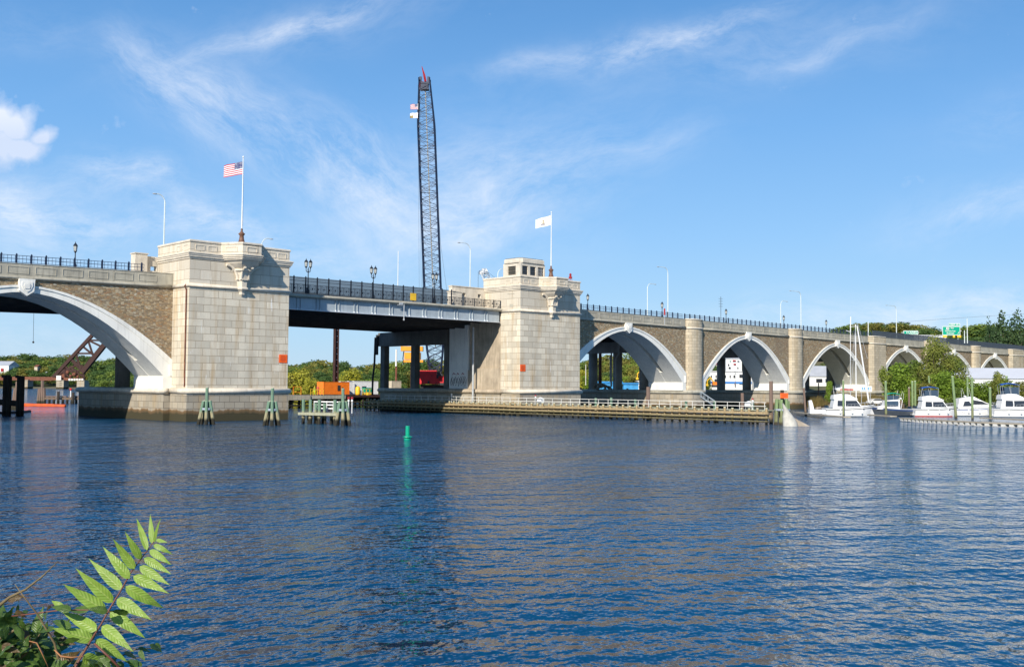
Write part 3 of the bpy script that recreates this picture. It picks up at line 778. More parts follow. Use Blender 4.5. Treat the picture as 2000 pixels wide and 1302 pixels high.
x = TW+1
while x < X2-1: b.box(x-.12, x+.12, D+.4, 13.4, 16.9, 17.9); x += 3.42
b.build('deck_framing', M['dark_steel'], ss)
b = MB()
b.tube([(39.2, D-.25, 18.0), (39.2, D-.25, 15.6)], .07, 6); b.box(37.9, 38.9, D-.35, D-.15, 17.75, 17.83); b.box(38.2, 38.9, D-.4, D-.1, 17.9, 18.2); b.ball((39.2, D-.25, 15.5), .16)
b.tube([(36.3, D-.2, 18), (36.5, D-.2, 16.4)], .03, 4)
b.build('navigation_light', M['grey_metal'], ss)

# -- newer highway deck standing close behind
nd = thing('highway_bridge', 'plain concrete highway bridge on columns close behind the stone bridge', 'bridge', (60, 25, 0))
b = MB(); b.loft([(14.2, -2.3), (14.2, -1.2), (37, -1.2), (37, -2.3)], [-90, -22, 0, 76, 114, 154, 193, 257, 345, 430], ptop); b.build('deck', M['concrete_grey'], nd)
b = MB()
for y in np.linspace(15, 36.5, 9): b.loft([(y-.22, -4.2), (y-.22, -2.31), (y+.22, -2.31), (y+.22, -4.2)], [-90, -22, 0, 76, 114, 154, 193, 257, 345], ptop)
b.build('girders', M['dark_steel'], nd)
b = MB()
for y in (14.2, 36.6): b.loft([(y, -1.19), (y, -.1), (y+.35, -.1), (y+.35, -1.19)], [-90, -22, 0, 76, 114, 154, 193, 257, 345, 430], ptop)
b.build('barrier', M['concrete_grey'], nd)
def bent(xc, ys_, y0, y1, zcap0, sq=True, yy=.65, mt='concrete_grey'):
    b = MB(); zt = ptop(xc)-4.22
    b.prism([(xc-1.1, y0), (xc+1.1, y0), (xc+1.1, y1), (xc-1.1, y1)], zcap0, zt); b.build('pier_cap', M[mt], nd)
    for y in ys_:
        b = MB()
        if sq: b.prism([(xc-.6, y-yy), (xc+.6, y-yy), (xc+.6, y+yy), (xc-.6, y+yy)], 4.3, zcap0)
        else: b.lathe((xc, y, 4.3), [(1.05, 0), (1.05, zcap0-4.3)], 18)
        b.build('column', M[mt], nd, smooth=not sq)
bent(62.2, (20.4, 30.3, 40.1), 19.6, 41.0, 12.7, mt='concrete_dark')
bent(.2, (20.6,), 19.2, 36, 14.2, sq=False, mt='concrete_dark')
for xc in (116.9, 157.0, 197.4, 228.4, 260.3, 291): bent(xc, (18.2, 25.8, 33.2), 16.0, 36.2, 12.6-(xc-117)*.004, sq=False)
b = MB(); b.tube([(60.6, 41.2, 14.5), (60.6, 41.4, 9.0), (60.4, 41.6, 6.5), (60.8, 42.2, 3.0)], .22, 6); b.tube([(60.9, 41.0, 15), (60.9, 41, 11)], .3, 6); b.build('drain_pipe', M['dark_steel'], nd)
b = MB(); b.tube([(115.5, 24.2, 14.5), (115.5, 24.2, 12.4), (115.3, 25.0, 11.3), (115.3, 25.2, 4.5)], .2, 6); b.tube([(115.0, 26.3, 12.0), (115.0, 26.3, 6.0)], .18, 6); b.build('drain_pipe', M['grey_metal'], nd)
# screens along the new carriageway
sm = MB(); sm.loft([(13.9, -.2), (13.9, 2.3), (13.95, 2.3), (13.95, -.2)], [TW+.2, 38, 57.5], lambda x: 19.75)
tag(sm.build('noise_screen', M['screen_mesh']), 'blue grey mesh screen behind the ornamental railing over the channel', 'screen')
t = thing('chain_link_fence', 'dark chain link fence along the far right stretch of the viaduct', 'fence', (202, D+.35, 18.7))
b = MB(); b.loft([(D+.3, .0), (D+.3, 1.65), (D+.33, 1.65), (D+.33, 0)], [196, 220, 257, 297, 345], ptop); b.build('mesh', M['chain_link'], t)
b = MB(); x = 196
while x < 344: b.bar((x, D+.4, ptop(x)), (x, D+.4, ptop(x)+1.75), .06, 4); x += 3.0
b.build('fence_posts', M['dark_fence'], t)

# -- shelter walls beside the towers
def pylon(name, label, xa, xb, y, z0, z1, wins, hi=None):
    t = thing(name, label, 'parapet wall', ((xa+xb)/2, y, z0))
    b = MB(); edges = [xa]
    for wx0, wx1 in wins: edges += [wx0, wx1]
    edges.append(xb)
    for i in range(0, len(edges), 2): b.box(edges[i], edges[i+1], y, y+.9, z0, z1)
    for wx0, wx1 in wins: b.box(wx0, wx1, y, y+.9, z0, 20.55); b.box(wx0, wx1, y, y+.9, 21.2, z1)
    b.build('wall', M['granite_trim'], t)
    b = MB(); b.box(xa-.1, xb, y-.1, y+1, z1+.003, z1+.16); b.build('coping', M['granite_trim'], t)
    if hi:
        b = MB(); b.box(hi[0], hi[1], y-.5, y+.95, z0, hi[2]); b.box(hi[0]-.1, hi[1]+.1, y-.6, y+1.05, hi[2], hi[2]+.15); b.build('end_block', M['granite_trim'], t)
pylon('parapet_wall', 'short pale stone wall with raised end block, left of the flagged tower', -1.6, 3, 9.8, 17.5, 22.35, [(-.9, .0)], (-3.3, -1.6, 22.7))
pylon('parapet_wall', 'pale stone wall with three small square openings, left of the cabin tower', 53.2, X2+.2, 9.0, 18.2, 22.2, [(55.6, 56.35), (59.2, 59.95)], (52.0+.95, 55.0, 21.2))

# ================================================================== RAILINGS, LAMPS, FLAGS
def picket_railing(xa, xb, label):
    t = thing('iron_railing', label, 'railing', ((xa+xb)/2, D+.3, ptop((xa+xb)/2)), group='black picket railings on the parapets')
    y = D+.3
    b = MB()
    for dz in (.12, .58, .98): b.loft([(y-.03, dz-.03), (y-.03, dz+.03), (y+.03, dz+.03), (y+.03, dz-.03)], [xa, (xa+xb)/2, xb], ptop)
    b.build('rail', M['navy_iron'], t)
    b = MB(); n = int((xb-xa)/.44)
    for i in range(n+1):
        x = xa+(xb-xa)*i/n; b.box(x-.018, x+.018, y-.018, y+.018, ptop(x)+.1, ptop(x)+1.0)
    b.build('pickets', M['navy_iron'], t)
    x = xa+.2; pm = None
    while x < xb:
        if pm is None:
            b = MB(); b.box(-.09, .09, -.09, .09, 0, 1.14); b.lathe((0, 0, 1.14), [(.10, 0), (.02, .12)], 4, math.pi/4)
            pm = b.build('post', M['navy_iron'], t, local=True); o = pm
        else: o = pm.copy(); col.objects.link(o); o.parent = t
        o.location = Vector((x, y, ptop(x)+.004)) - origin(t); x += 1.76
    return t
picket_railing(-45, -4.0, 'black picket railing on the left viaduct parapet above the great arch')
picket_railing(76.4, 113.5, 'black picket railing over the first arch right of the cabin tower')
picket_railing(114.0, 153.8, 'black picket railing over the second arch right of the cabin tower')
picket_railing(154.2, 195.5, 'black picket railing over the third arch, ending at the chain link fence')

t = thing('ornamental_railing', 'dark ornamental railing of diamond panels with tall posts over the open channel', 'railing', (38, D, 18.5))
y = D+.1
zr = lambda x: 18.58
b = MB()
for z_ in (18.72, 19.85): b.box(TW+.1, X2-.1, y-.03, y+.03, z_-.035, z_+.035)
b.box(TW+.1, 50.4, y-.025, y+.025, 20.36, 20.42); b.box(TW+.1, 50.4, y-.025, y+.025, 20.78, 20.84)
b.build('rail', M['black_iron'], t)
x = TW+.35; k = 0
dm = MB()
while x < X2-1.2:
    w_ = 1.02; cx = x+w_/2; z0, z1 = 18.76, 19.81; cz = (z0+z1)/2
    dm.box(x-.03, x+.03, y-.02, y+.02, z0, z1)
    dm.box(x+.16, x+.19, y-.015, y+.015, z0, z1); dm.box(x+w_-.14, x+w_-.11, y-.015, y+.015, z0, z1)
    r1 = .34
    dm.prism_xz([(cx-.17, cz), (cx, cz+.2), (cx+.17, cz), (cx, cz-.2)], y-.02, y+.02)
    for sa, sb in ((-1, 1), (1, 1), (1, -1), (-1, -1)):
        dm.bar((cx+sa*r1, y, cz), (cx, y, cz+sb*r1*1.25), .022, 4)
        dm.bar((cx+sa*r1, y, z0 if sb < 0 else z1), (cx+sa*.12, y, cz+sb*.28), .018, 4)
    x += w_; k += 1
dm.build('diamond_panels', M['black_iron'], t)
x = TW+1.7; pm = None
while x < 50.6:
    if pm is None:
        b = MB(); b.box(-.08, .08, -.08, .08, 0, 2.42); b.lathe((0, 0, 2.42), [(.11, 0), (.11, .05), (.03, .16)], 4, math.pi/4)
        pm = b.build('post', M['black_iron'], t, local=True); o = pm
    else: o = pm.copy(); col.objects.link(o); o.parent = t
    o.location = Vector((x, y, 18.555)) - origin(t); x += 2.04
for x in (52.5, 54.7, 56.9, 59.1, 60.7):
    b = MB(); b.box(x-.05, x+.05, y-.05, y+.05, 18.56, 19.95); b.build('short_post', M['black_iron'], t)
tag(MB().box(40.65, 41.85, D-.02, D+.02, 18.75, 19.92).build('warning_board', M['yellow']), 'pale yellow notice board fixed to the ornamental railing', 'notice board')


def lantern(b_i, b_g, cx, cy, z):   # z = bottom of lantern
    b_i.lathe((cx, cy, z), [(.06, -.25), (.10, -.18), (.08, -.1), (.20, 0), (.22, .05), (.20, .06)], 8)
    b_g.lathe((cx, cy, z+.06), [(.17, 0), (.25, .62)], 8)
    for k in range(8):
        a = math.pi*k/4; b_i.bar((cx+.18*math.cos(a), cy+.18*math.sin(a), z+.06), (cx+.26*math.cos(a), cy+.26*math.sin(a), z+.7), .016, 4)
    b_i.lathe((cx, cy, z+.68), [(.27, 0), (.30, .05), (.24, .18), (.12, .34), (.05, .40), (.06, .46), (.012, .60)], 8)


def single_lamp(x, label):
    z0 = ptop(x); t = thing('lamp_post', label, 'lamp post', (x, D+.5, z0), group='single lantern lamps on the parapets')
    b = MB(); b.lathe((0, 0, 0), [(.20, 0), (.20, .35), (.13, .45), (.10, .6), (.075, 1.1), (.06, 1.8)], 8)
    g = MB(); c = MB(); lantern(c, g, 0, 0, 2.02)
    for bb, nme, mm in ((b, 'post', 'black_iron'), (c, 'lantern_frame', 'black_iron'), (g, 'lantern_glass', 'lamp_glass')): bb.build(nme, M[mm], t, local=True)
    return t
single_lamp(-13.0, 'black single lantern lamp on the parapet left of the flagged tower')
l0 = single_lamp(84.0, 'black single lantern lamp just right of the cabin tower')
reg(l0)
for x, lb in ((106.8, 'second black lantern lamp right of the cabin tower, before the first round pier'), (129.5, 'third black lantern lamp right of the cabin tower, beyond the first round pier'), (153.0, 'fourth black lantern lamp, at the second round pier'), (172.5, 'farthest black lantern lamp, above the third arch right of the cabin tower')):
    c = copy_tree(l0); c.location = (x, D+.5, ptop(x)); c['label'] = lb


def twin_lamp(x, label):
    t = thing('twin_lamp_post', label, 'lamp post', (x, D+.35, 18.57), group='twin lantern lamps over the channel')
    b = MB(); b.lathe((0, 0, 0), [(.26, 0), (.26, .5), (.16, .62), (.12, .9), (.085, 1.4), (.07, 3.2), (.12, 3.25), (.12, 3.35), (.05, 3.5), (.05, 3.9), (.01, 4.0)], 8); b.build('post', M['black_iron'], t, local=True)
    b = MB(); g = MB(); c = MB()
    for s_ in (-1, 1):
        b.tube([(0, 0, 3.2), (s_*.22, 0, 3.22), (s_*.38, 0, 3.42), (s_*.38, 0, 3.75)], .045, 6); b.tube([(s_*.05, 0, 3.7), (s_*.2, 0, 3.55), (s_*.3, 0, 3.3)], .025, 4)
        lantern(c, g, s_*.38, 0, 4.0)
    b.build('arm', M['black_iron'], t, local=True); c.build('lantern_frame', M['black_iron'], t, local=True); g.build('lantern_glass', M['lamp_glass'], t, local=True)
    return t
l1 = twin_lamp(21.5, 'black twin lantern lamp nearest the flagged tower'); reg(l1)
for x, lb in ((33.5, 'black twin lantern lamp at the middle of the channel railing'), (46.0, 'black twin lantern lamp in front of the dark crane boom')):
    c = copy_tree(l1); c.location = (x, D+.35, 18.57); c['label'] = lb


def road_lamp(px, ybase, ytop, Y, armdx, label, rev=False, zb=18.2):
    P = onY(px, ybase, Y); T_ = onY(px, ytop, Y); h = T_.z-zb
    t = thing('street_lamp', label, 'street lamp', (P.x, Y, zb), group='tall curved highway lamps')
    s_ = -1 if armdx < 0 else 1; L = abs(armdx)
    b = MB(); r0 = min(1.3, L*.6); pts = [(0, 0, 0), (0, 0, h-r0)]
    pts += [(s_*r0*(1-math.cos(a_*math.pi/10)), 0, h-r0+r0*math.sin(a_*math.pi/10)) for a_ in range(1, 6)]
    pts += [(s_*(L-.7), 0, h-.02)]
    b.tube(pts, [.13, .10]+[.075]*5+[.05], 6); b.build('pole', M['lamp_pole'], t, local=True)
    b = MB(); b.ball((s_*(L-.35), 0, h-.06), .42, 8, 6, (1, .4, .24)); b.build('lamp_head', M['grey_metal'], t, local=True, smooth=True)
    return t
road_lamp(319.5, 502, 380, 18, -1.9, 'tall curved highway lamp left of the flagged tower')
road_lamp(511, 480, 464, 30, 2.2, 'curved lamp arm peeping over the flagged tower')
road_lamp(918, 560, 476, 18, -3.2, 'tall curved highway lamp between the dark crane and the cabin tower')
road_lamp(972, 580, 524, 30, 2.6, 'curved highway lamp half hidden behind the cabin tower')
road_lamp(1264.5, 606, 553, 32, 3.4, 'shorter curved highway lamp over the first arch right of the cabin tower')
road_lamp(1304.5, 610, 523, 18, -3.9, 'tallest curved highway lamp over the first arch right of the cabin tower')
road_lamp(1525, 636, 587, 32, 3.6, 'shorter curved highway lamp over the second arch right of the cabin tower')
road_lamp(1564.5, 640, 570, 18, -5.5, 'tall curved highway lamp near the second round pier')
road_lamp(1751, 655, 598, 18, -6.5, 'tall curved highway lamp beside the green lane sign')
road_lamp(1955, 668, 643, 26, 5, 'low curved highway lamp in front of the conifers')


def flag_mesh(L, H, nx_, ny_, sag, amp, fn, seed):
    vs, fs, mi = [], [], []
    for j in range(ny_+1):
        for i in range(nx_+1):
            u, v = i/nx_, j/ny_
            w_ = amp*u*math.sin(u*7.5+v*1.4+seed)
            vs.append((-(L*u*(.94)), w_*1.2, -H*v*(1-.06*u) - sag*u*u*L + .22*amp*math.sin(u*9+seed)))
    for j in range(ny_):
        for i in range(nx_):
            fs.append((j*(nx_+1)+i, j*(nx_+1)+i+1, (j+1)*(nx_+1)+i+1, (j+1)*(nx_+1)+i)); mi.append(fn((i+.5)/nx_, (j+.5)/ny_))
    return vs, fs, mi
def us_fn(u, v):
    s_ = int(v*13)
    if u < .42 and s_ < 7:
        gx, gy = u/.42*6, v/(7/13)*5
        ox = gx-math.floor(gx); oy = gy-math.floor(gy)
        return 0 if (ox-.5)**2+(oy-.5)**2 < .055 else 2
    return 1 if s_ % 2 == 0 else 0
def ri_fn(u, v):
    dx, dy = (u-.5)*1.35, (v-.5)
    r = math.hypot(dx, dy); a = math.atan2(dy, dx)
    if abs(r-.36) < .035 and (a*13/(2*math.pi)) % 1 < .5: return 1
    if abs(dx) < .035 and -.22 < dy < .16: return 1
    if abs(r-.16) < .03 and dy > .02: return 1
    if abs(dy+.12) < .02 and abs(dx) < .10: return 1
    if abs(dy-.26) < .035 and abs(dx) < .17: return 2
    return 0
def flagpole(x, y, ztop, zf, label, L, H, fn, mats, sag, flag_label, rise, seed):
    t = thing('flagpole', label, 'flagpole', (x, y, 24.05))
    b = MB(); b.lathe((x, y, 24.05), [(.62, 0), (.60, .12), (.42, .3), (.32, .7), (.28, 1.1), (.42, 1.3), (.46, 1.38), (.30, 1.5), (.12, 1.75), (.16, 1.9), (.07, 2.2)], 14); b.build('pedestal', M['bronze'], t, smooth=True)
    b = MB(); b.tube([(x, y, 25.9), (x, y, ztop)], [.10, .055], 8); b.build('pole', M['white'], t)
    b = MB(); b.ball((x, y, ztop+.1), .13); b.build('finial', M['white'], t)
    b = MB(); b.tube([(x+.12, y, ztop-.1), (x+.14, y, 26.5)], .012, 4); b.build('halyard', M['grey_metal'], t)
    vs, fs, mi = flag_mesh(L, H, 60, 39, sag, .16, fn, seed)
    dv = Vector((math.cos(R_(-44)), math.sin(R_(-44)), 0)); nv = Vector((-dv.y, dv.x, 0))
    b = MB(); b.v = [tuple(Vector((x, y, zf)) + dv*(p[0]-.08) + nv*p[1] + Vector((0, 0, p[2] + rise*(-p[0]/L)))) for p in vs]; b.f = fs; b.mi = mi
    f = b.build('flag', [M[m_] for m_ in mats], t, smooth=True); tag(f, flag_label)
flagpole(6.95, -1.0, 35.9, 35.35, 'white flagpole with bronze foot on the left tower, flying the striped flag', 2.75, 1.75, us_fn, ('flag_white', 'flag_red', 'flag_blue'), .02, 'red and white striped flag with a blue star field', -.55, 0)
flagpole(67.5, -1.0, 35.6, 35.1, 'white flagpole with bronze foot on the cabin tower, flying the white flag', 2.9, 1.7, ri_fn, ('flag_white', 'gold', 'flag_blue'), .02, 'white flag with a small gold emblem', -.75, 2)
# red signal light on the second tower
t = thing('signal_light', 'small red signal light on the right corner of the cabin tower', 'signal light', (77.1-1.3, 2.0, 24.1))
b = MB(); x, y = 75.7, 2.0
for a, c in ((-.22, -.22), (.22, -.22), (-.22, .22), (.22, .22)): b.bar((x+a, y+c, 24.1), (x+a*.8, y+c*.8, 24.75), .04, 4)
b.build('stand', M['car_red'], t)
b = MB(); b.lathe((x, y, 24.75), [(.32, 0), (.34, .3), (.2, .36), (.2, .7), (.26, .72), (.1, .95)], 10); b.build('lamp_housing', M['car_red'], t)


# orange notice squares on the stone
def notice(P, nx_, ny_, w_, h_, label):
    t = thing('orange_notice', label, 'notice', P, group='square orange notices on the bridge'); n_ = Vector((nx_, ny_, 0)).normalized(); d = Vector((-n_.y, n_.x, 0)); a = math.atan2(d.y, d.x)
    b = MB(); b.obox(Vector(P)+n_*.04, a, w_/2, .03, h_/2); b.build('board', M['sign_orange'], t)
    b = MB()
    for k, q in enumerate((.5, .7, .62, .7, .45)):
        b.obox(Vector(P)+n_*.078+Vector((0, 0, h_*(.3-.15*k))), a, w_/2*q, .004, h_*.022)
    b.build('lettering', M['car_red'], t)
notice((14.35, 0, 8.6), 0, -1, 1.3, 1.15, 'orange notice at the right edge of the flagged tower')
notice((X2+.62, 0, 8.1), 0, -1, 1.25, 1.15, 'orange notice at the left edge of the cabin tower')
P = onY(1363.5, 724.5, D-.5); notice((P.x, D-.62, P.z), .55, -1, 1.3, 1.2, 'orange notice on the first round pier right of the cabin tower')
P = onY(1561.5, 730, D-.5); notice((P.x, D-.62, P.z), .55, -1, 1.3, 1.2, 'orange notice on the second round pier right of the cabin tower')


# ================================================================== RIVER WORKS IN FRONT
def dolphin(x, y, label, npile=5, h=2.95, hc=4.5):
    t = thing('pile_cluster', label, 'mooring piles', (x, y, 0), group='pointed clusters of green piles')
    g_ = random.Random(int(x*10))
    for k in range(npile):
        a = 2*math.pi*k/npile+.4; r1, r2 = .92+.18*g_.random(), .40
        b = MB(); hh = h-.12*g_.random(); b.tube([(r1*1.12*math.cos(a), r1*1.12*math.sin(a), -1), (r2*math.cos(a), r2*math.sin(a), hh)], [.21, .20], 8); p = b.build('pile', M['pile_green'], t, local=True, smooth=False)
        b = MB(); b.lathe((r2*math.cos(a), r2*math.sin(a), hh+.003), [(.195, 0), (.19, .04)], 8); b.build('pile_cap', M['pile_top'], p, local=True)
    b = MB(); b.tube([(0, 0, -1), (0, .0, hc)], .2, 8); p = b.build('pile', M['pile_green'], t, local=True)
    b = MB(); b.lathe((0, 0, hc+.003), [(.2, 0), (.2, .05)], 8); b.build('pile_cap', M['pile_top'], p, local=True)
    b = MB(); b.lathe((0, 0, 1.8), [(.64, 0), (.62, .26)], 18); b.build('band', M['band_grey'], t, local=True)
P = onZ(403, 829, 0); dolphin(P.x, P.y, 'green pile cluster before the left edge of the flagged tower')
P = onZ(531, 831, 0); dolphin(P.x, P.y, 'green pile cluster before the right edge of the flagged tower')
P = onZ(669, 831, 0); dolphin(P.x, P.y, 'green pile cluster at the right end of the small timber landing')

Pa, Pb = onZ(592, 827, 0), onZ(655, 829, 0)
t = thing('timber_landing', 'small weathered timber landing on piles between two green pile clusters', 'landing', tuple(Pa))
d = (Pb-Pa); L = d.length; d.normalize(); q = Vector((-d.y, d.x, 0)); a = math.atan2(d.y, d.x)
for s_, k in ((0, 0), (.22, 0), (.5, 0), (.98, 0), (.08, 1), (.36, 1), (.72, 1), (.95, 1)):
    p = Pa + d*(L*s_) + q*(1.9*k); hh = 3.1 if not k else 2.6
    b = MB(); b.tube([p-Vector((0, 0, 1)), p+Vector((0, 0, hh))], .21, 8); b.build('pile', M['pile_green'], t)
for s_ in np.linspace(.03, 1.0, 12):
    p = Pa + d*(L*s_) + q*(.8 if int(s_*100) % 2 else 1.7); b = MB(); b.tube([p-Vector((0, 0, 1)), p+Vector((0, 0, 1.2))], .16, 6); b.build('pile', M['pile_green'], t)
b = MB(); b.obox((Pa+Pb)/2+q*.9+Vector((0, 0, 1.38)), a, L/2+.3, 1.3, .07); b.obox((Pa+Pb)/2-q*.33+Vector((0, 0, 1.28)), a, L/2+.5, .12, .17); b.build('deck', M['deck_wood'], t)
b = MB()
for z_ in (1.95, 2.4, 2.8): b.obox((Pa+Pb)/2+q*2.05+Vector((0, 0, z_)), a, L/2, .04, .07)
for s_ in np.linspace(0, 1, 6): b.bar(Pa+d*(L*s_)+q*2.05+Vector((0, 0, 1.4)), Pa+d*(L*s_)+q*2.05+Vector((0, 0, 2.9)), .05, 4)
b.build('handrail', M['white'], t)
for k in (0, 1):
    p = Pb + d*(.6+.55*k) + q*1.8
    tl = thing('navigation_light', ('red capped white light stand on the timber landing', 'red capped white light stand beside the right pile cluster')[k], 'navigation light', (p.x, p.y, 1.4))
    b = MB(); b.tube([p+Vector((0, 0, 1.4)), p+Vector((0, 0, 2.9))], .06, 6); b.lathe((p.x, p.y, 2.9), [(.14, 0), (.1, .25)], 8); b.build('stand', M['white'], tl)
    b = MB(); b.ball((p.x, p.y, 3.3), .18); b.build('lamp', M['car_red'], tl)

# long timber fender wall along the channel
fx = 58.0
t = thing('timber_fender', 'long low timber fender wall with walkway before the cabin tower', 'fender wall', (fx, -10, 0))
pm = None
ysf = np.arange(-50.4, 42, 1.32)
for y in ysf[:98]:
    if pm is None:
        b = MB(); b.tube([(0, 0, -1.5), (0, 0, 2.12)], .17, 6); pm = b.build('pile', M['fender_wood'], t, local=True); o = pm
        b = MB(); b.lathe((0, 0, 2.125), [(.19, 0), (.16, .1)], 6); capm = b.build('pile_cap', M['pile_top'], pm, local=True)
    else:
        o = pm.copy(); col.objects.link(o); o.parent = t; cp = capm.copy(); col.objects.link(cp); cp.parent = o
    o.location = Vector((fx+.36+.04*rnd.random(), y+rnd.uniform(-.12, .12), rnd.uniform(-.05, .08))) - origin(t)
b = MB()
for z0, z1, xo in ((1.42, 1.76, 0), (.82, 1.1, .02), (.28, .52, .0)):
    y = -51.0; i = 0
    while y < 41:
        y2 = min(41, y+rnd.choice((9, 11, 13))); jz = rnd.uniform(-.035, .035)
        b.box(fx-.16+xo, fx+.14+xo, y, y2-.05, z0+jz, z1+jz); y = y2
b.box(fx+.55, fx+.75, -51, 41, .9, 1.3)
b.build('wales', M['fender_wood'], t)
b = MB(); b.box(fx+.62, fx+2.1, -50.6, 40, 1.86, 1.98)
for y in np.arange(-50, 40, 2.64): b.box(fx+.2, fx+2.3, y-.12, y+.12, 1.6, 1.85)
b.build('walkway', M['deck_wood'], t)
b = MB()
for y in np.arange(-50, 36, 2.0): b.bar((fx+.7, y, 1.95), (fx+.7, y, 3.0), .045, 4)
b.box(fx+.66, fx+.74, -50.2, 35.2, 2.96, 3.03); b.box(fx+.66, fx+.74, -50.2, 35.2, 2.44, 2.52)
b.build('handrail', M['off_white'], t)
for y, h_ in ((-22.2, 3.3), (-27, 3.1), (-36.5, 3.0), (-41.5, 3.1), (-47.8, 3.1), (-19.0, 3.2)):
    b = MB(); b.tube([(fx+1.2, y, -1), (fx+1.2, y, h_)], .2, 8); b.build('tall_pile', M['pile_green'], t)
for y0_, z0 in ((-46, 0), (24, 0)):
    b = MB()
    for zz in (.55, .95): b.box(fx+1.3, fx+1.5, y0_-4, y0_+40 if y0_ < 0 else y0_+14, zz, zz+.2)
    b.build('inner_wale', M['pile_dark'], t)
P = onX(924, 716, 59.6)
tag(MB().tube([(59.6, P.y, 1.9), (59.6, P.y, 15.4)], .17, 8).build('steel_pipe', M['grey_metal']), 'tall thin grey pipe rising from the fender before the stained wall', 'pipe')
P = onX(1266, 783, 59.8)
tag(MB().tube([(59.8, P.y, 0), (59.8, P.y, 5.0)], .3, 8).build('timber_pile', M['pile_brown']), 'thick brown pile behind the fender, below the first arch', 'pile', group='brown piles by the fender')
P = onX(1506, 765, 63)
tag(MB().tube([(63, P.y, -1), (63, P.y, 5.9)], .27, 8).build('timber_pile', M['pile_brown']), 'tall rusty brown pile near the right end of the fender', 'pile', group='brown piles by the fender')
P = onX(1450, 790, 66)
tag(MB().tube([(66, P.y, -1), (66, P.y, 4.2)], .25, 8).build('timber_pile', M['pile_brown']), 'short weathered pile before the second arch', 'pile', group='brown piles by the fender')
# small boxes and a ring buoy on the walkway
for (px, lb, cn) in ((1056, 'white dome shaped equipment cover on the fender walkway', 'equipment cover'), (1463, 'white sign box on the railing near the fender end', 'box')):
    P = onX(px, 783, fx+1.3); t = thing('equipment_box', lb, cn, (P.x, P.y, 1.98))
    b = MB(); b.box(P.x-.4, P.x+.4, P.y-.45, P.y+.45, 2.3, 2.95); b.ball((P.x, P.y, 2.95), .42, 8, 6, (1, 1, .5)); b.build('cover', M['white'], t)
    b = MB()
    for a_, c_ in ((-.3, -.35), (.3, -.35), (-.3, .35), (.3, .35)): b.bar((P.x+a_, P.y+c_, 1.98), (P.x+a_, P.y+c_, 2.3), .04, 4)
    b.build('feet', M['grey_metal'], t)
for px, lb in ((1046, 'red capped light on the fender walkway below the cabin tower'), (1470, 'red capped light near the right end of the fender'), (882, 'white capped light frame at the left end of the sunlit fender')):
    P = onX(px, 780, fx+1.0); t = thing('navigation_light', lb, 'navigation light', (P.x, P.y, 1.98))
    b = MB(); b.tube([(P.x, P.y, 1.98), (P.x, P.y, 3.1)], .06, 6); b.lathe((P.x, P.y, 3.1), [(.16, 0), (.1, .2)], 8); b.build('stand', M['white'], t)
    b = MB(); b.ball((P.x, P.y, 3.42), .15); b.build('lamp', M['car_red' if px != 882 else 'white'], t)

# end dolphin with the orange board
P = onZ(1528, 829, 0)
t = thing('pile_cluster', 'tan pile cluster at the fender end under an orange board', 'mooring piles', (P.x, P.y, 0))
g_ = random.Random(5)
for k in range(7):
    a = 2*math.pi*k/7; b = MB(); b.tube([(1.0*math.cos(a), 1.0*math.sin(a), -1), (.78*math.cos(a), .78*math.sin(a), 3.2+.3*g_.random())], .21, 8); b.build('pile', M['pile_marina'], t, local=True)
b = MB(); b.tube([(0, 0, -1), (0, 0, 4.7)], .24, 8); b.build('pile', M['pile_dark'], t, local=True)
b = MB(); b.lathe((0, 0, 1.9), [(1.05, 0), (1.05, .25)], 18); b.build('band', M['band_grey'], t, local=True)
a = TH-math.pi/2
nb = Vector((-FW.x, -FW.y, 0)).normalized()
notice(tuple(Vector((P.x, P.y, 3.95))+nb*1.0), nb.x, nb.y, 1.05, .66, 'orange board on the pile cluster at the fender end')

# the green can buoy
P = onZ(796, 858, 0)
t = thing('can_buoy', 'bright green can buoy floating alone in the channel', 'buoy', (P.x, P.y, 0))
b = MB(); b.lathe((P.x, P.y, -.2), [(.33, 0), (.34, .25), (.26, .38), (.20, .44), (.20, 1.42), (.19, 1.45)], 16); b.build('body', M['buoy_green'], t, smooth=False)
b = MB(); b.lathe((P.x, P.y, .17), [(.34, 0), (.46, .05), (.44, .12), (.22, .16)], 16); b.build('collar', M['buoy_green'], t)

# capsized white hull by the fender end
P = onZ(1543, 832, 0)
t = thing('sunken_boat', 'white hull of a half sunken boat by the fender end', 'boat wreck', (P.x, P.y, 0))
rr = Vector((RT.x, RT.y, 0)).normalized(); ff = Vector((FW.x, FW.y, 0)).normalized()
prof = [(-.95, 3.0, .10), (-.75, 2.55, .2), (-.45, 1.9, .42), (-.25, 1.2, .75), (0.0, .5, .95), (.1, -.4, 1.05)]
b = MB(); n = 10; vs = []
for (cx, z, r) in prof:
    for k in range(n):
        a_ = 2*math.pi*k/n; vs.append(P + rr*(cx+r*math.cos(a_)) + ff*(r*.7*math.sin(a_)) + Vector((0, 0, z)))
b.add(vs, [(j*n+k, j*n+(k+1) % n, (j+1)*n+(k+1) % n, (j+1)*n+k) for j in range(len(prof)-1) for k in range(n)]+[tuple(range(n))])
b.build('bow', M['wreck_white'], t, smooth=True)
b = MB(); b.add([P+rr*.4+ff*.2+Vector((0, 0, 1.2)), P+rr*2.6+ff*.1+Vector((0, 0, .05)), P+rr*2.4+ff*1.2+Vector((0, 0, -.1)), P+rr*.3+ff*.9+Vector((0, 0, .9)), P+rr*.7+Vector((0, 0, -.2)), P+rr*2.5-ff*.1+Vector((0, 0, -.2))], [(0, 1, 2, 3), (0, 4, 5, 1), (1, 5, 2)])
b.build('deck', M['rock'], t)

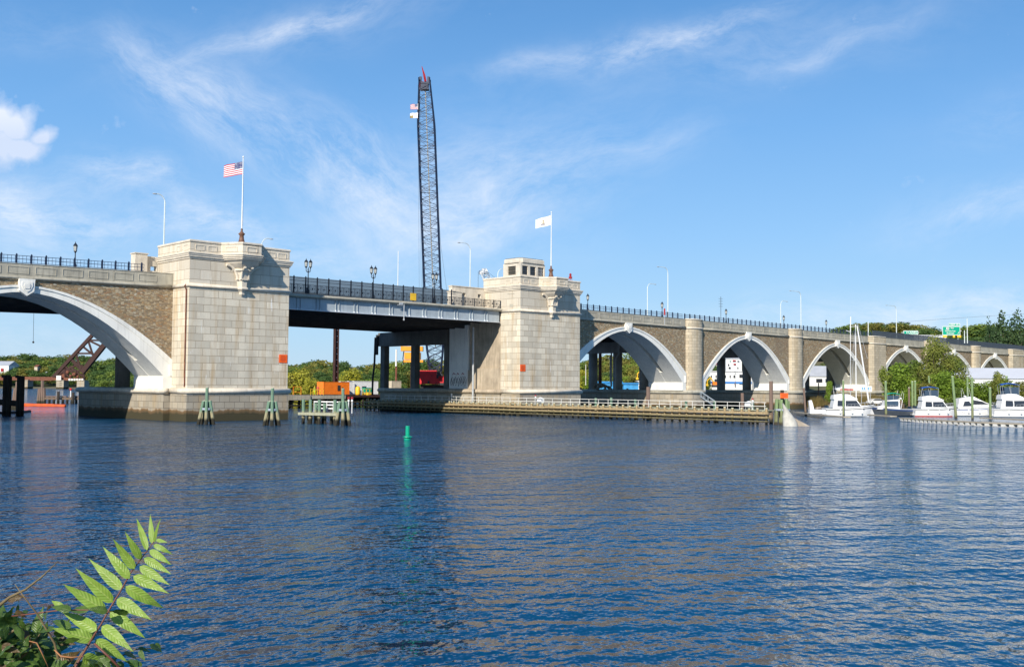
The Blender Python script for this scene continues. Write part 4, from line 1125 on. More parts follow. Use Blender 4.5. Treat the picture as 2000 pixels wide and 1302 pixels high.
# ================================================================== TREES
def crown_mesh(name, seed, n, leaf, shape='round', lobes=9):
    g_ = np.random.default_rng(seed); cs = []
    for k in range(lobes):
        if shape == 'cone':
            z = (k+.6)/lobes; r = .48*(1-z)**.85+.05; a = g_.uniform(0, 6.28); cs.append((r*.35*math.cos(a), r*.35*math.sin(a), z, r, .09))
        else:
            a = g_.uniform(0, 6.28); z = g_.uniform(.22, .86); rr_ = g_.uniform(.05, .34)*(1.15-abs(z-.45)); cs.append((rr_*math.cos(a), rr_*math.sin(a), z, g_.uniform(.13, .25), g_.uniform(.10, .17)))
    if shape != 'cone': cs.append((0, 0, .5, .3, .33))
    vol = np.array([c[3]**2*c[4] for c in cs])**.75; pr_ = vol/vol.sum(); vs = []; fs = []
    idx = g_.choice(len(cs), n, p=pr_)
    for i in range(n):
        cx, cy, cz, r, rz = cs[idx[i]]
        d = g_.normal(size=3); d /= np.linalg.norm(d); q = g_.uniform(.62, 1.08) if g_.random() < .8 else g_.uniform(.2, .7)
        p = np.array([cx+d[0]*r*q, cy+d[1]*r*q, cz+d[2]*rz*q])
        if shape == 'cone': p[2] -= .10*math.hypot(p[0], p[1])
        nn_ = d*.55+g_.normal(size=3)*.5; nn_ /= np.linalg.norm(nn_)
        u = np.cross(nn_, [.3, .2, 1.0]); u /= np.linalg.norm(u); v = np.cross(nn_, u); s1 = leaf*g_.uniform(.6, 1.4); s2 = s1*g_.uniform(.45, .8)
        b0 = len(vs); vs += [p-u*s1, p-v*s2*.9+u*s1*.1, p+u*s1, p+v*s2]; fs.append((b0, b0+1, b0+2, b0+3))
    me = bpy.data.meshes.new(name); me.from_pydata([tuple(map(float, p)) for p in vs], [], fs); me.materials.append(M['leaf_mid']); return me
CR_FAR = [crown_mesh('tree_crown', 10+k, 1500, .036) for k in range(5)]
CR_MID = [crown_mesh('tree_crown', 30+k, 3600, .026, lobes=13) for k in range(3)]
CR_BIG = [crown_mesh('tree_crown', 50+k, 9000, .017, lobes=20) for k in range(2)]
CR_CON = [crown_mesh('tree_crown', 70+k, 4600, .021, 'cone', 24) for k in range(2)]
CR_BUSH = [crown_mesh('bush_crown', 80+k, 2600, .03, lobes=12) for k in range(2)]


def trunk_mesh(name, seed):
    g_ = random.Random(seed); b = MB()
    b.tube([(0, 0, -.06), (.01, 0, .2), (.0, .01, .5), (.02, 0, .8)], [.028, .02, .013, .004], 6)
    for k in range(5):
        a = g_.uniform(0, 6.28); z = g_.uniform(.2, .5); L = g_.uniform(.18, .32)
        b.tube([(0, 0, z), (L*.5*math.cos(a), L*.5*math.sin(a), z+.12), (L*math.cos(a), L*math.sin(a), z+.26)], [.010, .007, .002], 4)
    me = bpy.data.meshes.new(name); me.from_pydata(b.v, [], b.f); me.materials.append(M['bark']); return me
TRK = [trunk_mesh('tree_trunk', k) for k in range(3)]
tcount = 0
def tree(P, ztop, wid, mat, kind='far', label='', cat='tree', group=None, name='tree', zb=None):
    """P: where the trunk stands; ztop: height of the top"""
    global tcount; tcount += 1
    zb = ground(P[0], P[1]) if zb is None else zb
    h = ztop-zb; t = thing(name, label, cat, (P[0], P[1], zb), rz=(tcount*2.399) % 6.28, group=group)
    ms = {'far': CR_FAR, 'mid': CR_MID, 'big': CR_BIG, 'con': CR_CON, 'bush': CR_BUSH}[kind]; me = ms[tcount % len(ms)]
    o = bpy.data.objects.new('crown', me); col.objects.link(o); o.parent = t
    o.scale = (wid, wid*(.85+.3*rnd.random()), h); o.material_slots[0].link = 'OBJECT'; o.material_slots[0].material = M[mat]
    o = bpy.data.objects.new('trunk', TRK[tcount % 3]); col.objects.link(o); o.parent = t; w_ = min(h, wid*1.3); o.scale = (w_, w_, h)
    return t


STUFF = []
def wood(n, px0, px1, d0, d1, top, hgt, mats, label, group, kind='far', wfac=.95, seed=1, jit=3, low=0):
    """n trees on the slope; their tops follow the skyline measured at the farthest row"""
    g_ = random.Random(seed)
    for i in range(n):
        k = (i+g_.random())/n; row = (i*0.618) % 1.0; px = px0+(px1-px0)*((i*.7548+g_.random()*.05) % 1); dd = d0+(d1-d0)*row
        P = dep(px, 750, dd); yt = top(px); zt_far = dep(px, yt, d1).z
        zg = ground(P.x, P.y)
        zt = zg + max(4.5, (zt_far-zg)*(.45+.55*row)) - g_.uniform(0, jit)
        if row > .75: zt = max(zt, dep(px, yt+g_.uniform(-1, 5), dd).z)
        h = zt-zg
        wd = max(4.5, min(hgt*1.5, h*wfac))*g_.uniform(.85, 1.25)
        if kind == 'stuff': STUFF.append((P.x, P.y, zg, h, wd, g_.choice(mats), i % 5, g_.uniform(0, 6.28)))
        else: tree(P, zt, wd, g_.choice(mats), kind, label, group=group)
def far_wood(name, label):
    mats = sorted({q[5] for q in STUFF}); V = []; F_ = []; MI = []; off = 0
    for (x, y, z, h, wd, m_, k, a) in STUFF:
        me = CR_FAR[k]; co = np.empty(len(me.vertices)*3); me.vertices.foreach_get('co', co); co = co.reshape(-1, 3)*np.array([wd, wd, h])
        ca_, sa_ = math.cos(a), math.sin(a); V.append(np.stack([co[:, 0]*ca_-co[:, 1]*sa_+x, co[:, 0]*sa_+co[:, 1]*ca_+y, co[:, 2]+z], 1))
        n_ = len(me.polygons); F_.append(np.arange(n_*4).reshape(-1, 4)+off); off += len(co); MI += [mats.index(m_)]*n_
    V = np.concatenate(V); F_ = np.concatenate(F_); me = bpy.data.meshes.new(name); me.from_pydata(V.tolist(), [], F_.tolist())
    for m_ in mats: me.materials.append(M[m_])
    me.polygons.foreach_set('material_index', MI); o = bpy.data.objects.new(name, me); col.objects.link(o); STUFF.clear()
    return tag(o, label, 'woods', kind='stuff')
lin = lambda pts: (lambda x: [pa[1]+(pb[1]-pa[1])*(x-pa[0])/(pb[0]-pa[0]) for pa, pb in zip(pts[:-1], pts[1:]) if x <= pb[0]][0] if x <= pts[-1][0] else pts[-1][1])
wood(170, -60, 345, 890, 1080, lin([(-60, 695), (0, 690), (60, 684), (80, 690), (100, 684), (170, 690), (200, 695), (260, 695), (345, 690)]), 15, ['leaf_dark', 'leaf_mid', 'leaf_dark', 'leaf_olive'], 'far tree on the wooded shore beyond the railway bridge', 'trees on the far shore', 'stuff', seed=3, jit=4)
wood(60, 190, 345, 560, 760, lin([(190, 715), (240, 705), (345, 710)]), 12, ['leaf_mid', 'leaf_dark', 'leaf_olive'], 'tree on the shore between the railway bridge and the first tower', 'trees behind the great arch', 'stuff', seed=4)
far_wood('far_woods', 'wooded far shore seen through the great arch')
wood(62, 540, 780, 300, 400, lin([(540, 712), (570, 712), (600, 700), (622, 694), (650, 699), (690, 708), (735, 706), (780, 703)]), 13, ['leaf_dark', 'leaf_mid', 'leaf_dark', 'leaf_olive'], 'leafy tree on the slope behind the construction yard', 'trees behind the construction yard', 'mid', seed=5, jit=1.5)
wood(34, 770, 1140, 290, 400, lin([(770, 703), (860, 700), (1140, 690)]), 13, ['leaf_mid', 'leaf_dark', 'leaf_olive'], 'tree seen between the columns left of the cabin tower', 'trees behind the columns', 'mid', seed=6)
wood(58, 1130, 1350, 302, 400, lin([(1130, 704), (1160, 702), (1190, 690), (1280, 676), (1350, 690)]), 13, ['leaf_mid', 'leaf_dark', 'leaf_olive', 'leaf_mid'], 'tree on the slope seen through the first arch right of the cabin tower', 'trees behind the first right arch', 'mid', seed=7)
wood(26, 1360, 1700, 330, 430, lin([(1360, 690), (1500, 690), (1700, 700)]), 13, ['leaf_mid', 'leaf_dark', 'leaf_olive'], 'tree seen through the second or third arch right of the cabin tower', 'trees behind the right arches', 'mid', seed=8)
wood(30, 1640, 1830, 420, 520, lin([(1640, 640), (1665, 632), (1690, 628), (1740, 626), (1770, 622), (1800, 634), (1830, 645)]), 14, ['leaf_mid', 'leaf_dark', 'leaf_olive'], 'tree on the hill behind the viaduct, left of the green road sign', 'trees left of the road sign', 'mid', seed=9, jit=.5, wfac=1.5)
wood(12, 1830, 1895, 520, 600, lin([(1830, 642), (1895, 642)]), 14, ['leaf_dark', 'leaf_mid'], 'distant tree behind the green road sign', 'trees behind the road sign', 'far', seed=12, jit=1)
wood(30, 1893, 2030, 380, 440, lin([(1893, 636), (1905, 634), (1935, 627), (1960, 636), (2030, 640)]), 14, ['leaf_dark', 'leaf_mid', 'leaf_dark'], 'broadleaf tree on the hill right of the green road sign', 'trees right of the road sign', 'mid', seed=10, jit=.5, wfac=1.5)
for px, yt, wd, lb in ((1933, 622, 5, 'small pointed conifer leftmost of the far right group'), (1961, 611, 9, 'broad conifer with gaps at the far right'), (1979, 616, 7, 'narrow conifer between the two taller ones at the far right'), (1992, 609, 9, 'tallest conifer at the far right edge'), (1950, 634, 8, 'dark low conifer behind the low curved lamp')):
    P = dep(px, 750, 355); tree(P, dep(px, yt, 355).z, wd*1.9, 'leaf_conifer', 'con', lb, 'conifer', name='conifer')
for px, yt, dd, wd, m_, lb in ((586, 717, 262, 9.5, 'leaf_yellow', 'bright yellow green tree behind the trestle, right of the flagged tower'), (607, 733, 255, 6, 'leaf_yellow', 'smaller yellow tree right of the bright yellow green tree'), (567, 731, 262, 6, 'leaf_olive', 'olive tree at the edge of the flagged tower'), (684, 716, 300, 10, 'leaf_yellow', 'yellowish tree just right of the drilled steel column'), (662, 735, 290, 7, 'leaf_yellow', 'low yellow tree left of the drilled steel column'), (714, 740, 280, 6, 'leaf_bright', 'small bright green tree above the white containers')):
    P = dep(px, 750, dd); tree(P, dep(px, yt, dd).z, wd, m_, 'mid', lb)
for px, yt, dd, wd, m_, lb in ((1224, 733, 296, 8, 'leaf_bright', 'bright green bush behind the white block under the first right arch'), (1262, 716, 298, 9, 'leaf_bright', 'light green tree seen through the first arch right of the cabin tower'), (1245, 728, 294, 8, 'leaf_olive', 'olive tree beside the light green tree under the first right arch'), (1139, 720, 292, 6, 'leaf_yellow', 'yellowish tree just right of the cabin tower base'), (1148, 730, 290, 6, 'leaf_bright', 'bright bush beside the dark column under the first right arch'), (1458, 706, 378, 9, 'leaf_yellow', 'yellow green tree above the white building under the second right arch'), (1640, 712, 380, 8, 'leaf_yellow', 'yellow green treetop seen under the third right arch')):
    P = dep(px, 750, dd); tree(P, dep(px, yt, dd).z, wd, m_, 'mid', lb)
# the marina's trees and bushes
for px, yt, dd, wd, m_, kd, lb in ((1826, 648, 225, 10.5, 'leaf_autumn', 'big', 'big autumn brown and green tree in front of the fourth arch'), (1862, 690, 222, 8, 'leaf_autumn', 'big', 'reddish green tree just right of the big autumn tree'),
        (1764, 706, 226, 7.5, 'leaf_bright', 'mid', 'light green tree left of the big autumn tree'), (1735, 712, 232, 5, 'leaf_mid', 'mid', 'darker green tree at the second last round pier'), (1790, 702, 231, 6, 'leaf_mid', 'mid', 'green tree between the light tree and the big autumn tree'),
        (1845, 722, 212, 7, 'leaf_bright', 'mid', 'bright bush right behind the blue canopy boat'), (1880, 735, 212, 6.5, 'leaf_bright', 'mid', 'yellow green bush behind the middle marina piles'), (1905, 745, 215, 6, 'leaf_mid', 'bush', 'dark green bush behind the white express boat'),
        (1925, 742, 213, 6, 'leaf_bright', 'mid', 'bright green bush below the white shed roof'), (1948, 722, 208, 4.5, 'leaf_autumn', 'mid', 'small reddish tree against the white shed roof'), (1965, 738, 208, 6.5, 'leaf_mid', 'bush', 'green bush right of the small reddish tree'), (1990, 742, 208, 7, 'leaf_olive', 'bush', 'olive bush at the right edge behind the last boat'),
        (1815, 745, 211, 6, 'leaf_olive', 'bush', 'olive bush left of the blue canopy boat'), (1785, 748, 214, 4.5, 'leaf_autumn', 'bush', 'brown bush behind the green marina piles'), (1870, 755, 208, 5, 'leaf_mid', 'bush', 'dark bush between the two white motor boats'), (1772, 757, 214, 3.5, 'leaf_bright', 'bush', 'small bright bush by the green canopy boat')):
    P = dep(px, 752, dd); tree(P, dep(px, yt, dd).z, wd*(.95 if kd == 'bush' else 1.08), m_, kd, lb, 'bush' if kd == 'bush' else 'tree', zb=.9, name='bush' if kd == 'bush' else 'tree')
P = dep(1618, 775, 258); tree(P, dep(1618, 742, 258).z, 2.2, 'leaf_bright', 'bush', 'small green sapling beside the dark column behind the first motor boat', 'bush', zb=.9, name='bush')


def tufts(name, label, cat, pts, hmin, hmax, mat, seed, nb=60):
    g_ = random.Random(seed); b = MB()
    for (x, y, z) in pts:
        for k in range(nb):
            a = g_.uniform(0, 6.28); r = g_.uniform(0, 1.0); h = g_.uniform(hmin, hmax); bx, by = x+r*math.cos(a), y+r*math.sin(a); l = g_.uniform(-.35, .35); l2 = g_.uniform(-.35, .35); w_ = .05
            b.add([(bx-w_, by, z), (bx+w_, by, z), (bx+l, by+l2, z+h)], [(0, 1, 2)]); b.add([(bx, by-w_, z), (bx, by+w_, z), (bx+l, by+l2, z+h*.9)], [(0, 1, 2)])
    return tag(b.build(name, M[mat]), label, cat, kind='stuff')
pts = []
for i in range(150):
    px = rnd.uniform(1568, 1745); P = dep(px, 760, rnd.uniform(246, 268))
    if shore_d(P.x, P.y)[0] > 1.5: pts.append((P.x, P.y, ground(P.x, P.y)-.1))
tufts('reeds', 'brown and green reeds along the bank between the piers', 'reeds', pts, .8, 2.4, 'reed', 4)
b = MB(); g_ = random.Random(9)
for i in range(420):
    px = g_.uniform(1540, 1990); P = dep(px, 760, g_.uniform(198, 266)); d_ = shore_d(P.x, P.y)[0]
    if -3.5 < d_ < 3:
        r = g_.uniform(.25, .8); s0 = len(b.v); b.ball((P.x, P.y, max(.0, ground(P.x, P.y))), r, 6, 4, (1, 1, .6))
        for j in range(s0, len(b.v)): x, y, z = b.v[j]; b.v[j] = (x+g_.uniform(-.12, .12), y+g_.uniform(-.12, .12), z+g_.uniform(-.08, .08))
tag(b.build('shore_rocks', M['rock']), 'pale boulders along the marina shoreline', 'rocks', kind='stuff')
b = MB(); g_ = random.Random(14)  # rocks added in place of a sunlit patch on the pier base
for k in range(46):
    x, y = 116.5+g_.gauss(0, 1.5), 31+g_.gauss(0, 1.9); r = g_.uniform(.2, .55); s0 = len(b.v); b.ball((x, y, 4.35+max(0, 1.3-.35*math.hypot(x-116.5, y-31))), r, 6, 4, (1, 1, .7))
    for j in range(s0, len(b.v)): X_, Y_, Z_ = b.v[j]; b.v[j] = (X_+g_.uniform(-.1, .1), Y_+g_.uniform(-.1, .1), Z_+g_.uniform(-.08, .08))
tag(b.build('rubble_heap', M['rock']), 'heap of pale rubble on the pier base by the dark column under the first right arch', 'rubble', kind='stuff')

# ================================================================== THE CONSTRUCTION SITE BEHIND
def person(P, a, top, legs, label, arm=0.6, helmet=None, sc_=1.0):
    t = thing('person', label, 'person', tuple(P), rz=a)
    def skin(name, joints, edges, mat, par):
        me = bpy.data.meshes.new(name); me.from_pydata([(x*sc_, y*sc_, z*sc_) for x, y, z, r in joints], edges, []); me.materials.append(M[mat])
        o = bpy.data.objects.new(name, me); col.objects.link(o); o.parent = par
        m_ = o.modifiers.new('skin', 'SKIN'); o.modifiers.new('sub', 'SUBSURF').levels = 1
        for v_, (x, y, z, r) in zip(me.skin_vertices[0].data, joints): v_.radius = (r*sc_, r*sc_)
        me.skin_vertices[0].data[0].use_root = True
        return o
    J = [(0, 0, .95, .13), (0, 0, 1.2, .13), (0, 0, 1.42, .12), (0, 0, 1.52, .055), (0, .02, 1.6, .08), (0, .02, 1.72, .085),
         (.17, 0, 1.42, .06), (.24, .08, 1.16, .045), (.24, .28*arm+.1, 1.0+.1*arm, .035), (-.17, 0, 1.42, .06), (-.25, .05, 1.16, .045), (-.25, .2, .95, .035),
         (.09, 0, .88, .09), (.11, .04, .5, .065), (.12, 0, .08, .045), (.12, .12, .03, .035), (-.09, 0, .88, .09), (-.12, -.05, .5, .065), (-.13, -.08, .08, .045), (-.13, .06, .03, .035)]
    E_ = [(0, 1), (1, 2), (2, 3), (3, 4), (4, 5), (2, 6), (6, 7), (7, 8), (2, 9), (9, 10), (10, 11), (0, 12), (12, 13), (13, 14), (14, 15), (0, 16), (16, 17), (17, 18), (18, 19)]
    body = skin('body', J, E_, 'skin', t)
    skin('jacket', [(x, y, z, r+.02) for x, y, z, r in [J[0], J[1], J[2], J[6], J[7], J[9], J[10]]], [(0, 1), (1, 2), (2, 3), (3, 4), (2, 5), (5, 6)], top, t)
    skin('trousers', [(x, y, z, r+.018) for x, y, z, r in [(0, 0, .93, .13), J[12], J[13], J[14], J[16], J[17], J[18]]], [(0, 1), (1, 2), (2, 3), (0, 4), (4, 5), (5, 6)], legs, t)
    if helmet:
        b = MB(); b.ball((0, .02, 1.72), .13, 10, 6, (1, 1.15, .8)); b.build('hard_hat', M[helmet], t, local=True, smooth=True)
    return t


yT = 60.0
t = thing('work_trestle', 'construction trestle with concrete edge on piles behind the flagged tower', 'trestle', (57, yT, 2.7))
b = MB(); b.box(34, 66, yT-1, yT+16, 2.0, 2.75); b.box(34, 57, yT-1.25, yT-1, 1.75, 2.8); b.build('deck', M['concrete'], t)
b = MB(); b.box(57, 110, yT-.5, yT+18, 2.15, 2.75); b.box(57, 100, yT-.9, yT-.52, 2.3, 2.78); b.build('deck_extension', M['rust_dark'], t)
b = MB()
for z_ in (1.1, .45): b.box(34, 100, yT-.6, yT-.3, z_, z_+.3)
for x in np.arange(36, 100, 6): b.box(x-.2, x+.2, yT-1, yT+15, 1.55, 1.99)
b.build('beams', M['pile_dark'], t)
for x in np.arange(35, 100, 3.0):
    for y in (yT-.3, yT+5, yT+11):
        b = MB(); b.bar((x, y, -2), (x, y, 2.0), .25, 8); b.build('pile', M['pile_dark'], t)
def px_at(px, Y, ptz): return onY(px, 750, Y).x
Z0 = 2.76
def container(xa, xb, y, h, mat, label, door=None, depth=2.6, z0=Z0):
    t = thing('site_container', label, 'container', ((xa+xb)/2, y, z0))
    b = MB(); b.box(xa, xb, y, y+depth, z0+.12, z0+h); b.build('body', M[mat], t)
    b = MB(); n_ = max(2, int((xb-xa)/.3))
    for i in range(n_): b.box(xa+(xb-xa)*(i+.25)/n_, xa+(xb-xa)*(i+.6)/n_, y-.035, y-.002, z0+.3, z0+h-.18)
    b.build('corrugation', M[mat], t)
    b = MB(); b.box(xa-.03, xb+.03, y-.06, y+depth+.04, z0+h+.003, z0+h+.1); b.box(xa-.03, xb+.03, y-.06, y-.036, z0+.1, z0+.25)
    for x in (xa, xb): b.box(x-.05, x+.05, y-.07, y-.036, z0+.26, z0+h)
    b.build('frame', M[mat], t)
    for dx, w_, hh, m_ in (door or []): 
        b = MB(); b.box(xa+dx, xa+dx+w_, y-.09, y-.075, z0+hh[0], z0+hh[1]); b.build('door' if hh[1]-hh[0] > 1.3 else 'window', M[m_], t)
    return t
X = lambda px, Y=yT+3: onY(px, 755, Y).x
container(X(632), X(682), yT+3, 2.75, 'orange', 'orange container on the trestle beside the drilled steel column', [(3.6, .7, (.9, 2.1), 'dark_steel'), (4.6, .5, (.4, 1.7), 'rust_dark')])
container(X(672, yT+7), X(692, yT+7), yT+7, 2.9, 'white', 'white container just right of the orange container')
container(X(691, yT+8), X(738, yT+8), yT+8, 3.0, 'wall_white', 'long white container right of the yellow tank', [(2.2, 1.2, (1.0, 1.9), 'window_dark')])
container(X(765, 66), X(783, 66), 66, 3.1, 'panel_tan', 'tan container seen between the concrete columns')
b = MB(); x = X(699, yT+2.5); t = thing('site_tank', 'yellow tank on the trestle between orange and white containers', 'tank', (x, yT+2.5, Z0)); b.lathe((x, yT+2.5, Z0), [(.5, 0), (.55, .3), (.55, 1.5), (.42, 1.8), (.15, 1.95)], 12); b.build('body', M['yellow'], t, smooth=True)
b = MB(); b.box(x+.3, x+.9, yT+2.2, yT+2.8, Z0, Z0+1.0); b.build('pump', M['grey_metal'], t)
x = X(717, yT+3); t = thing('generator', 'green generator on the trestle before the white container', 'generator', (x, yT+3, Z0)); b = MB(); b.box(x-.9, x+.9, yT+2.5, yT+3.6, Z0+.45, Z0+1.6); b.build('housing', M['sign_green'], t)
b = MB(); b.box(x-1, x+1, yT+2.4, yT+3.7, Z0+.1, Z0+.4); b.lathe((x-.6, yT+1.9, Z0), [(.3, 0), (.3, .6)], 8); b.build('skid', M['yellow'], t)
def guard(xa, xb, y, mat, label, n=4, h=1.3):
    t = thing('guard_rail', label, 'guard rail', ((xa+xb)/2, y, Z0)); b = MB()
    for z_ in (.6, h): b.bar((xa, y, Z0+z_), (xb, y, Z0+z_), .06, 4)
    for i in range(n): b.bar((xa+(xb-xa)*i/(n-1), y, Z0), (xa+(xb-xa)*i/(n-1), y, Z0+h), .06, 4)
    b.build('rails', M[mat], t)
guard(X(573, yT), X(588, yT), yT, 'orange', 'orange frame on the trestle near the flagged tower', 2, 1.75)
guard(X(607, yT), X(617, yT), yT, 'yellow', 'yellow guard rail beside the worker on the trestle', 3)
guard(X(620, yT), X(632, yT), yT, 'yellow', 'yellow guard rail between the workers and the orange container', 3)
guard(X(709, yT), X(729, yT), yT, 'yellow', 'yellow guard rail before the long white container', 4)
person(Vector((X(614.5, yT+1), yT+1, Z0)), .4, 'hi_vis', 'hi_vis', 'worker in bright yellow clothes on the trestle', helmet='yellow', sc_=1.05)
person(Vector((X(621, yT+1.5), yT+1.5, Z0)), -.6, 'red', 'car_red', 'worker in red clothes on the trestle', helmet='red', sc_=1.1)
# the drilled steel column
x = X(655.5, 66); t = thing('steel_column', 'tall dark steel column with a row of holes behind the open channel', 'column', (x, 66, 0))
b = MB(); b.box(x-.48, x-.40, 65.6, 66.5, 0, 18.5); b.box(x+.40, x+.48, 65.6, 66.5, 0, 18.5); b.box(x-.4, x+.4, 65.95, 66.05, 0, 18.5); b.build('beam', M['rust_dark'], t)
b = MB()
z = 3.9
while z < 18: b.lathe((x+.12, 0, 0), [(.001, 0), (.001, .001)], 3) if 0 else b.box(x+.08, x+.26, 65.92, 65.948, z-.09, z+.09); z += 1.32
b.build('holes', M['white'], t)

# the dark crawler crane
DC = 262.0
foot = dep(851, 757, DC); A = dep(851.5, 735, DC); Bt = dep(829.5, 163, DC)
t = thing('crawler_crane', 'dark lattice boom crane with red machinery rising behind the channel span', 'crane', (foot.x, foot.y, 2.8))
u = Vector((RT.x, RT.y, 0)).normalized(); v = Vector((FW.x, FW.y, 0)).normalized(); ax = (Bt-A).normalized(); L = (Bt-A).length
def cpt(s_, i):
    k = s_/L; wdt = 2.05 if .10 < k < .86 else (2.05*(.55+.45*k/.10) if k <= .10 else 2.05-(2.05-1.35)*(k-.86)/.14)
    a_, c_ = ((-1, -1), (1, -1), (1, 1), (-1, 1))[i]; return A + ax*s_ + u*(a_*wdt) + v*(c_*wdt*.8)
b = MB(); n = 46; st = [L*i/n for i in range(n+1)]
for i in range(4):
    for q in range(n): b.bar(cpt(st[q], i), cpt(st[q+1], i), .17, 4, cap=False)
for q in range(n):
    for i in range(4):
        j = (i+1) % 4; p0, p1 = (i, j) if q % 2 else (j, i)
        b.bar(cpt(st[q], p0), cpt(st[q+1], p1), .075 if q > 9 else .11, 4, cap=False); (b.bar(cpt(st[q], p1), cpt(st[q+1], p0), .09, 4, cap=False) if q < 9 else None); b.bar(cpt(st[q+1], i), cpt(st[q+1], j), .05, 4, cap=False); b.bar((cpt(st[q], i)+cpt(st[q], j))/2, cpt(st[q+1], p1), .05, 4, cap=False)
        if q in (8, 9, 19, 29, 36): b.bar(cpt(st[q], i), cpt(st[q], j), .09, 4)
b.build('boom', M['navy_iron'], t)
b = MB()
for i in range(4): b.bar(cpt(L, i), cpt(L, i)+ax*1.2, .15, 4)
b.obox(A+ax*(L-.8), TH-math.pi/2, 1.0, .7, .9); b.obox(A+ax*(L+.9)-u*1.0, TH-math.pi/2, .3, .4, .7); b.obox(A+ax*(L+.9)+u*1.0, TH-math.pi/2, .3, .4, .7)
b.build('boom_head', M['navy_iron'], t)
b = MB(); tp = A+ax*(L+.4); b.tube([tp+u*.25, tp-u*.1+Vector((0, 0, 1.6)), tp-u*.75+Vector((0, 0, 3.9))], [.32, .30, .07], 5); b.obox(A+ax*(L-.6)-u*.8, 0, .35, .35, 1.0); b.build('jib_tip', M['car_red'], t)
b = MB(); b.tube([A+ax*(L*.1)+u*.15, A+ax*(L*.98)+u*.1], .13, 6); b.build('hammer_leads', M['concrete'], t)
b = MB()
for du, sp in ((-1.2, -4.2), (-1.0, -3.6), (-.8, -3.2)): b.tube([cpt(L*.99, 0)+u*(du+1), A+u*(sp)+Vector((0, 0, 8))], .03, 4)
b.tube([cpt(L, 1)+u*.2, cpt(L*.45, 1)+u*.5, A+u*4.4+Vector((0, 0, 8))], .035, 4)
b.build('hoist_cables', M['cable'], t)
b = MB()
c0 = A - Vector((0, 0, 1.0))
b.obox(c0-u*1.9+Vector((0, 0, .8)), TH-math.pi/2, 2.2, 1.8, 1.7); b.obox(c0+u*2.0+Vector((0, 0, .1)), TH-math.pi/2, 2.2, 1.8, 1.0); b.build('machine_house', M['red'], t)
b = MB(); b.obox(c0+Vector((0, 0, -1.6)), TH-math.pi/2, 3.8, .5, .55); b.obox(c0+v*3+Vector((0, 0, -1.6)), TH-math.pi/2, 3.8, .5, .55); b.build('crawler_track', M['dark_steel'], t)
b = MB(); b.bar(c0-u*3.6+Vector((0, 0, -1)), c0+u*1.2+Vector((0, 0, 4)), .25, 4)
for k in range(14): b.bar(c0+u*rnd.uniform(-3, 3)+v*rnd.uniform(-2, 1)+Vector((0, 0, rnd.uniform(-1.5, 1))), c0+u*rnd.uniform(-2.6, 2.6)+v*rnd.uniform(-2, 1)+Vector((0, 0, rnd.uniform(1, 6))), .08, 4)
for k in range(5): b.obox(c0+u*rnd.uniform(-2.5, 2.5)-v*2+Vector((0, 0, rnd.uniform(-1, 2))), TH-math.pi/2, rnd.uniform(.2, .6), .3, rnd.uniform(.2, .5))
b.build('gantry', M['dark_steel'], t)
for s_, lb, m_ in ((L*.915, 'flag', ('flag_white', 'flag_red', 'flag_blue')), (L*.885, 'flag', ('flag_white', 'gold', 'dark_steel'))):
    P = cpt(s_, 0); fl = thing('small_flag', 'small tattered striped flag near the top of the dark crane boom' if m_[1] == 'flag_red' else 'small pale flag just below the striped one on the crane boom', 'flag', tuple(P))
    vs, fs, mi = flag_mesh(2.0, 1.35, 24, 26, .05, .2, us_fn if m_[1] == 'flag_red' else (lambda uu_, vv_: 1 if uu_ > .6 and vv_ > .5 else 0), 1)
    b = MB(); b.v = [tuple(P + u*p[0] + v*(p[1]-.4) + Vector((0, 0, p[2]+.55))) for p in vs]; b.f = fs; b.mi = mi; b.build('cloth', [M[q] for q in m_], fl, smooth=True)
    b = MB(); b.bar(P-v*.4-Vector((0, 0, .9)), P-v*.4+Vector((0, 0, .7)), .05, 4); b.build('staff', M['white'], fl)

# the orange drill head hanging between the columns
P = dep(806, 700, 250); t = thing('drill_rig', 'orange drill head on a dark mast behind the concrete columns', 'drill rig', (P.x, P.y, 2.8))
b = MB(); q = dep(805, 681, 250); b.obox(q, TH-math.pi/2, 2.6, 1.2, .55); q = dep(806, 695, 250); b.obox(q, TH-math.pi/2, 1.9, 1.2, .8); q = dep(808, 705, 250); b.obox(q, TH-math.pi/2, 2.3, 1.0, .3); b.build('head', M['drill_orange'], t)
b = MB(); q = dep(800, 0, 250); b.bar((P.x, P.y, 2), (P.x, P.y, 11), .55, 8); b.build('mast', M['rust_dark'], t)
b = MB(); b.tube([dep(789, 685, 250), dep(787, 700, 250), dep(789, 712, 250)], .12, 5); b.build('hose', M['dark_steel'], t)
def pole(px, yb, yt_, dd, r, mat, name, label, cat, group=None):
    a_, b_ = dep(px, yb, dd), dep(px, yt_, dd); return tag(MB().tube([(a_.x, a_.y, max(a_.z, -1)), (a_.x, a_.y, b_.z)], [r, r*.85], 8).build(name, M[mat]), label, cat, group)
pole(773.5, 760, 715, 250, .28, 'rust', 'steel_pile', 'rusty lower pile with white top, left of the orange drill head', 'pile')
pole(773.5, 715, 682, 250, .22, 'white', 'white_mast', 'white pole standing on the rusty pile left of the drill head', 'mast')
pole(777, 560, 490, 258, .10, 'white', 'antenna', 'thin white antenna above the ornamental railing', 'antenna')
pole(1172, 755, 640, 255, .42, 'rust', 'steel_pile', 'orange rusty pile seen under the first right arch', 'pile')
pole(1194, 755, 680, 240, .2, 'off_white', 'white_mast', 'white pole beside the light column under the first right arch', 'mast')
pole(1144, 752, 712, 270, .1, 'off_white', 'light_pole', 'thin pale pole right of the cabin tower base', 'pole')
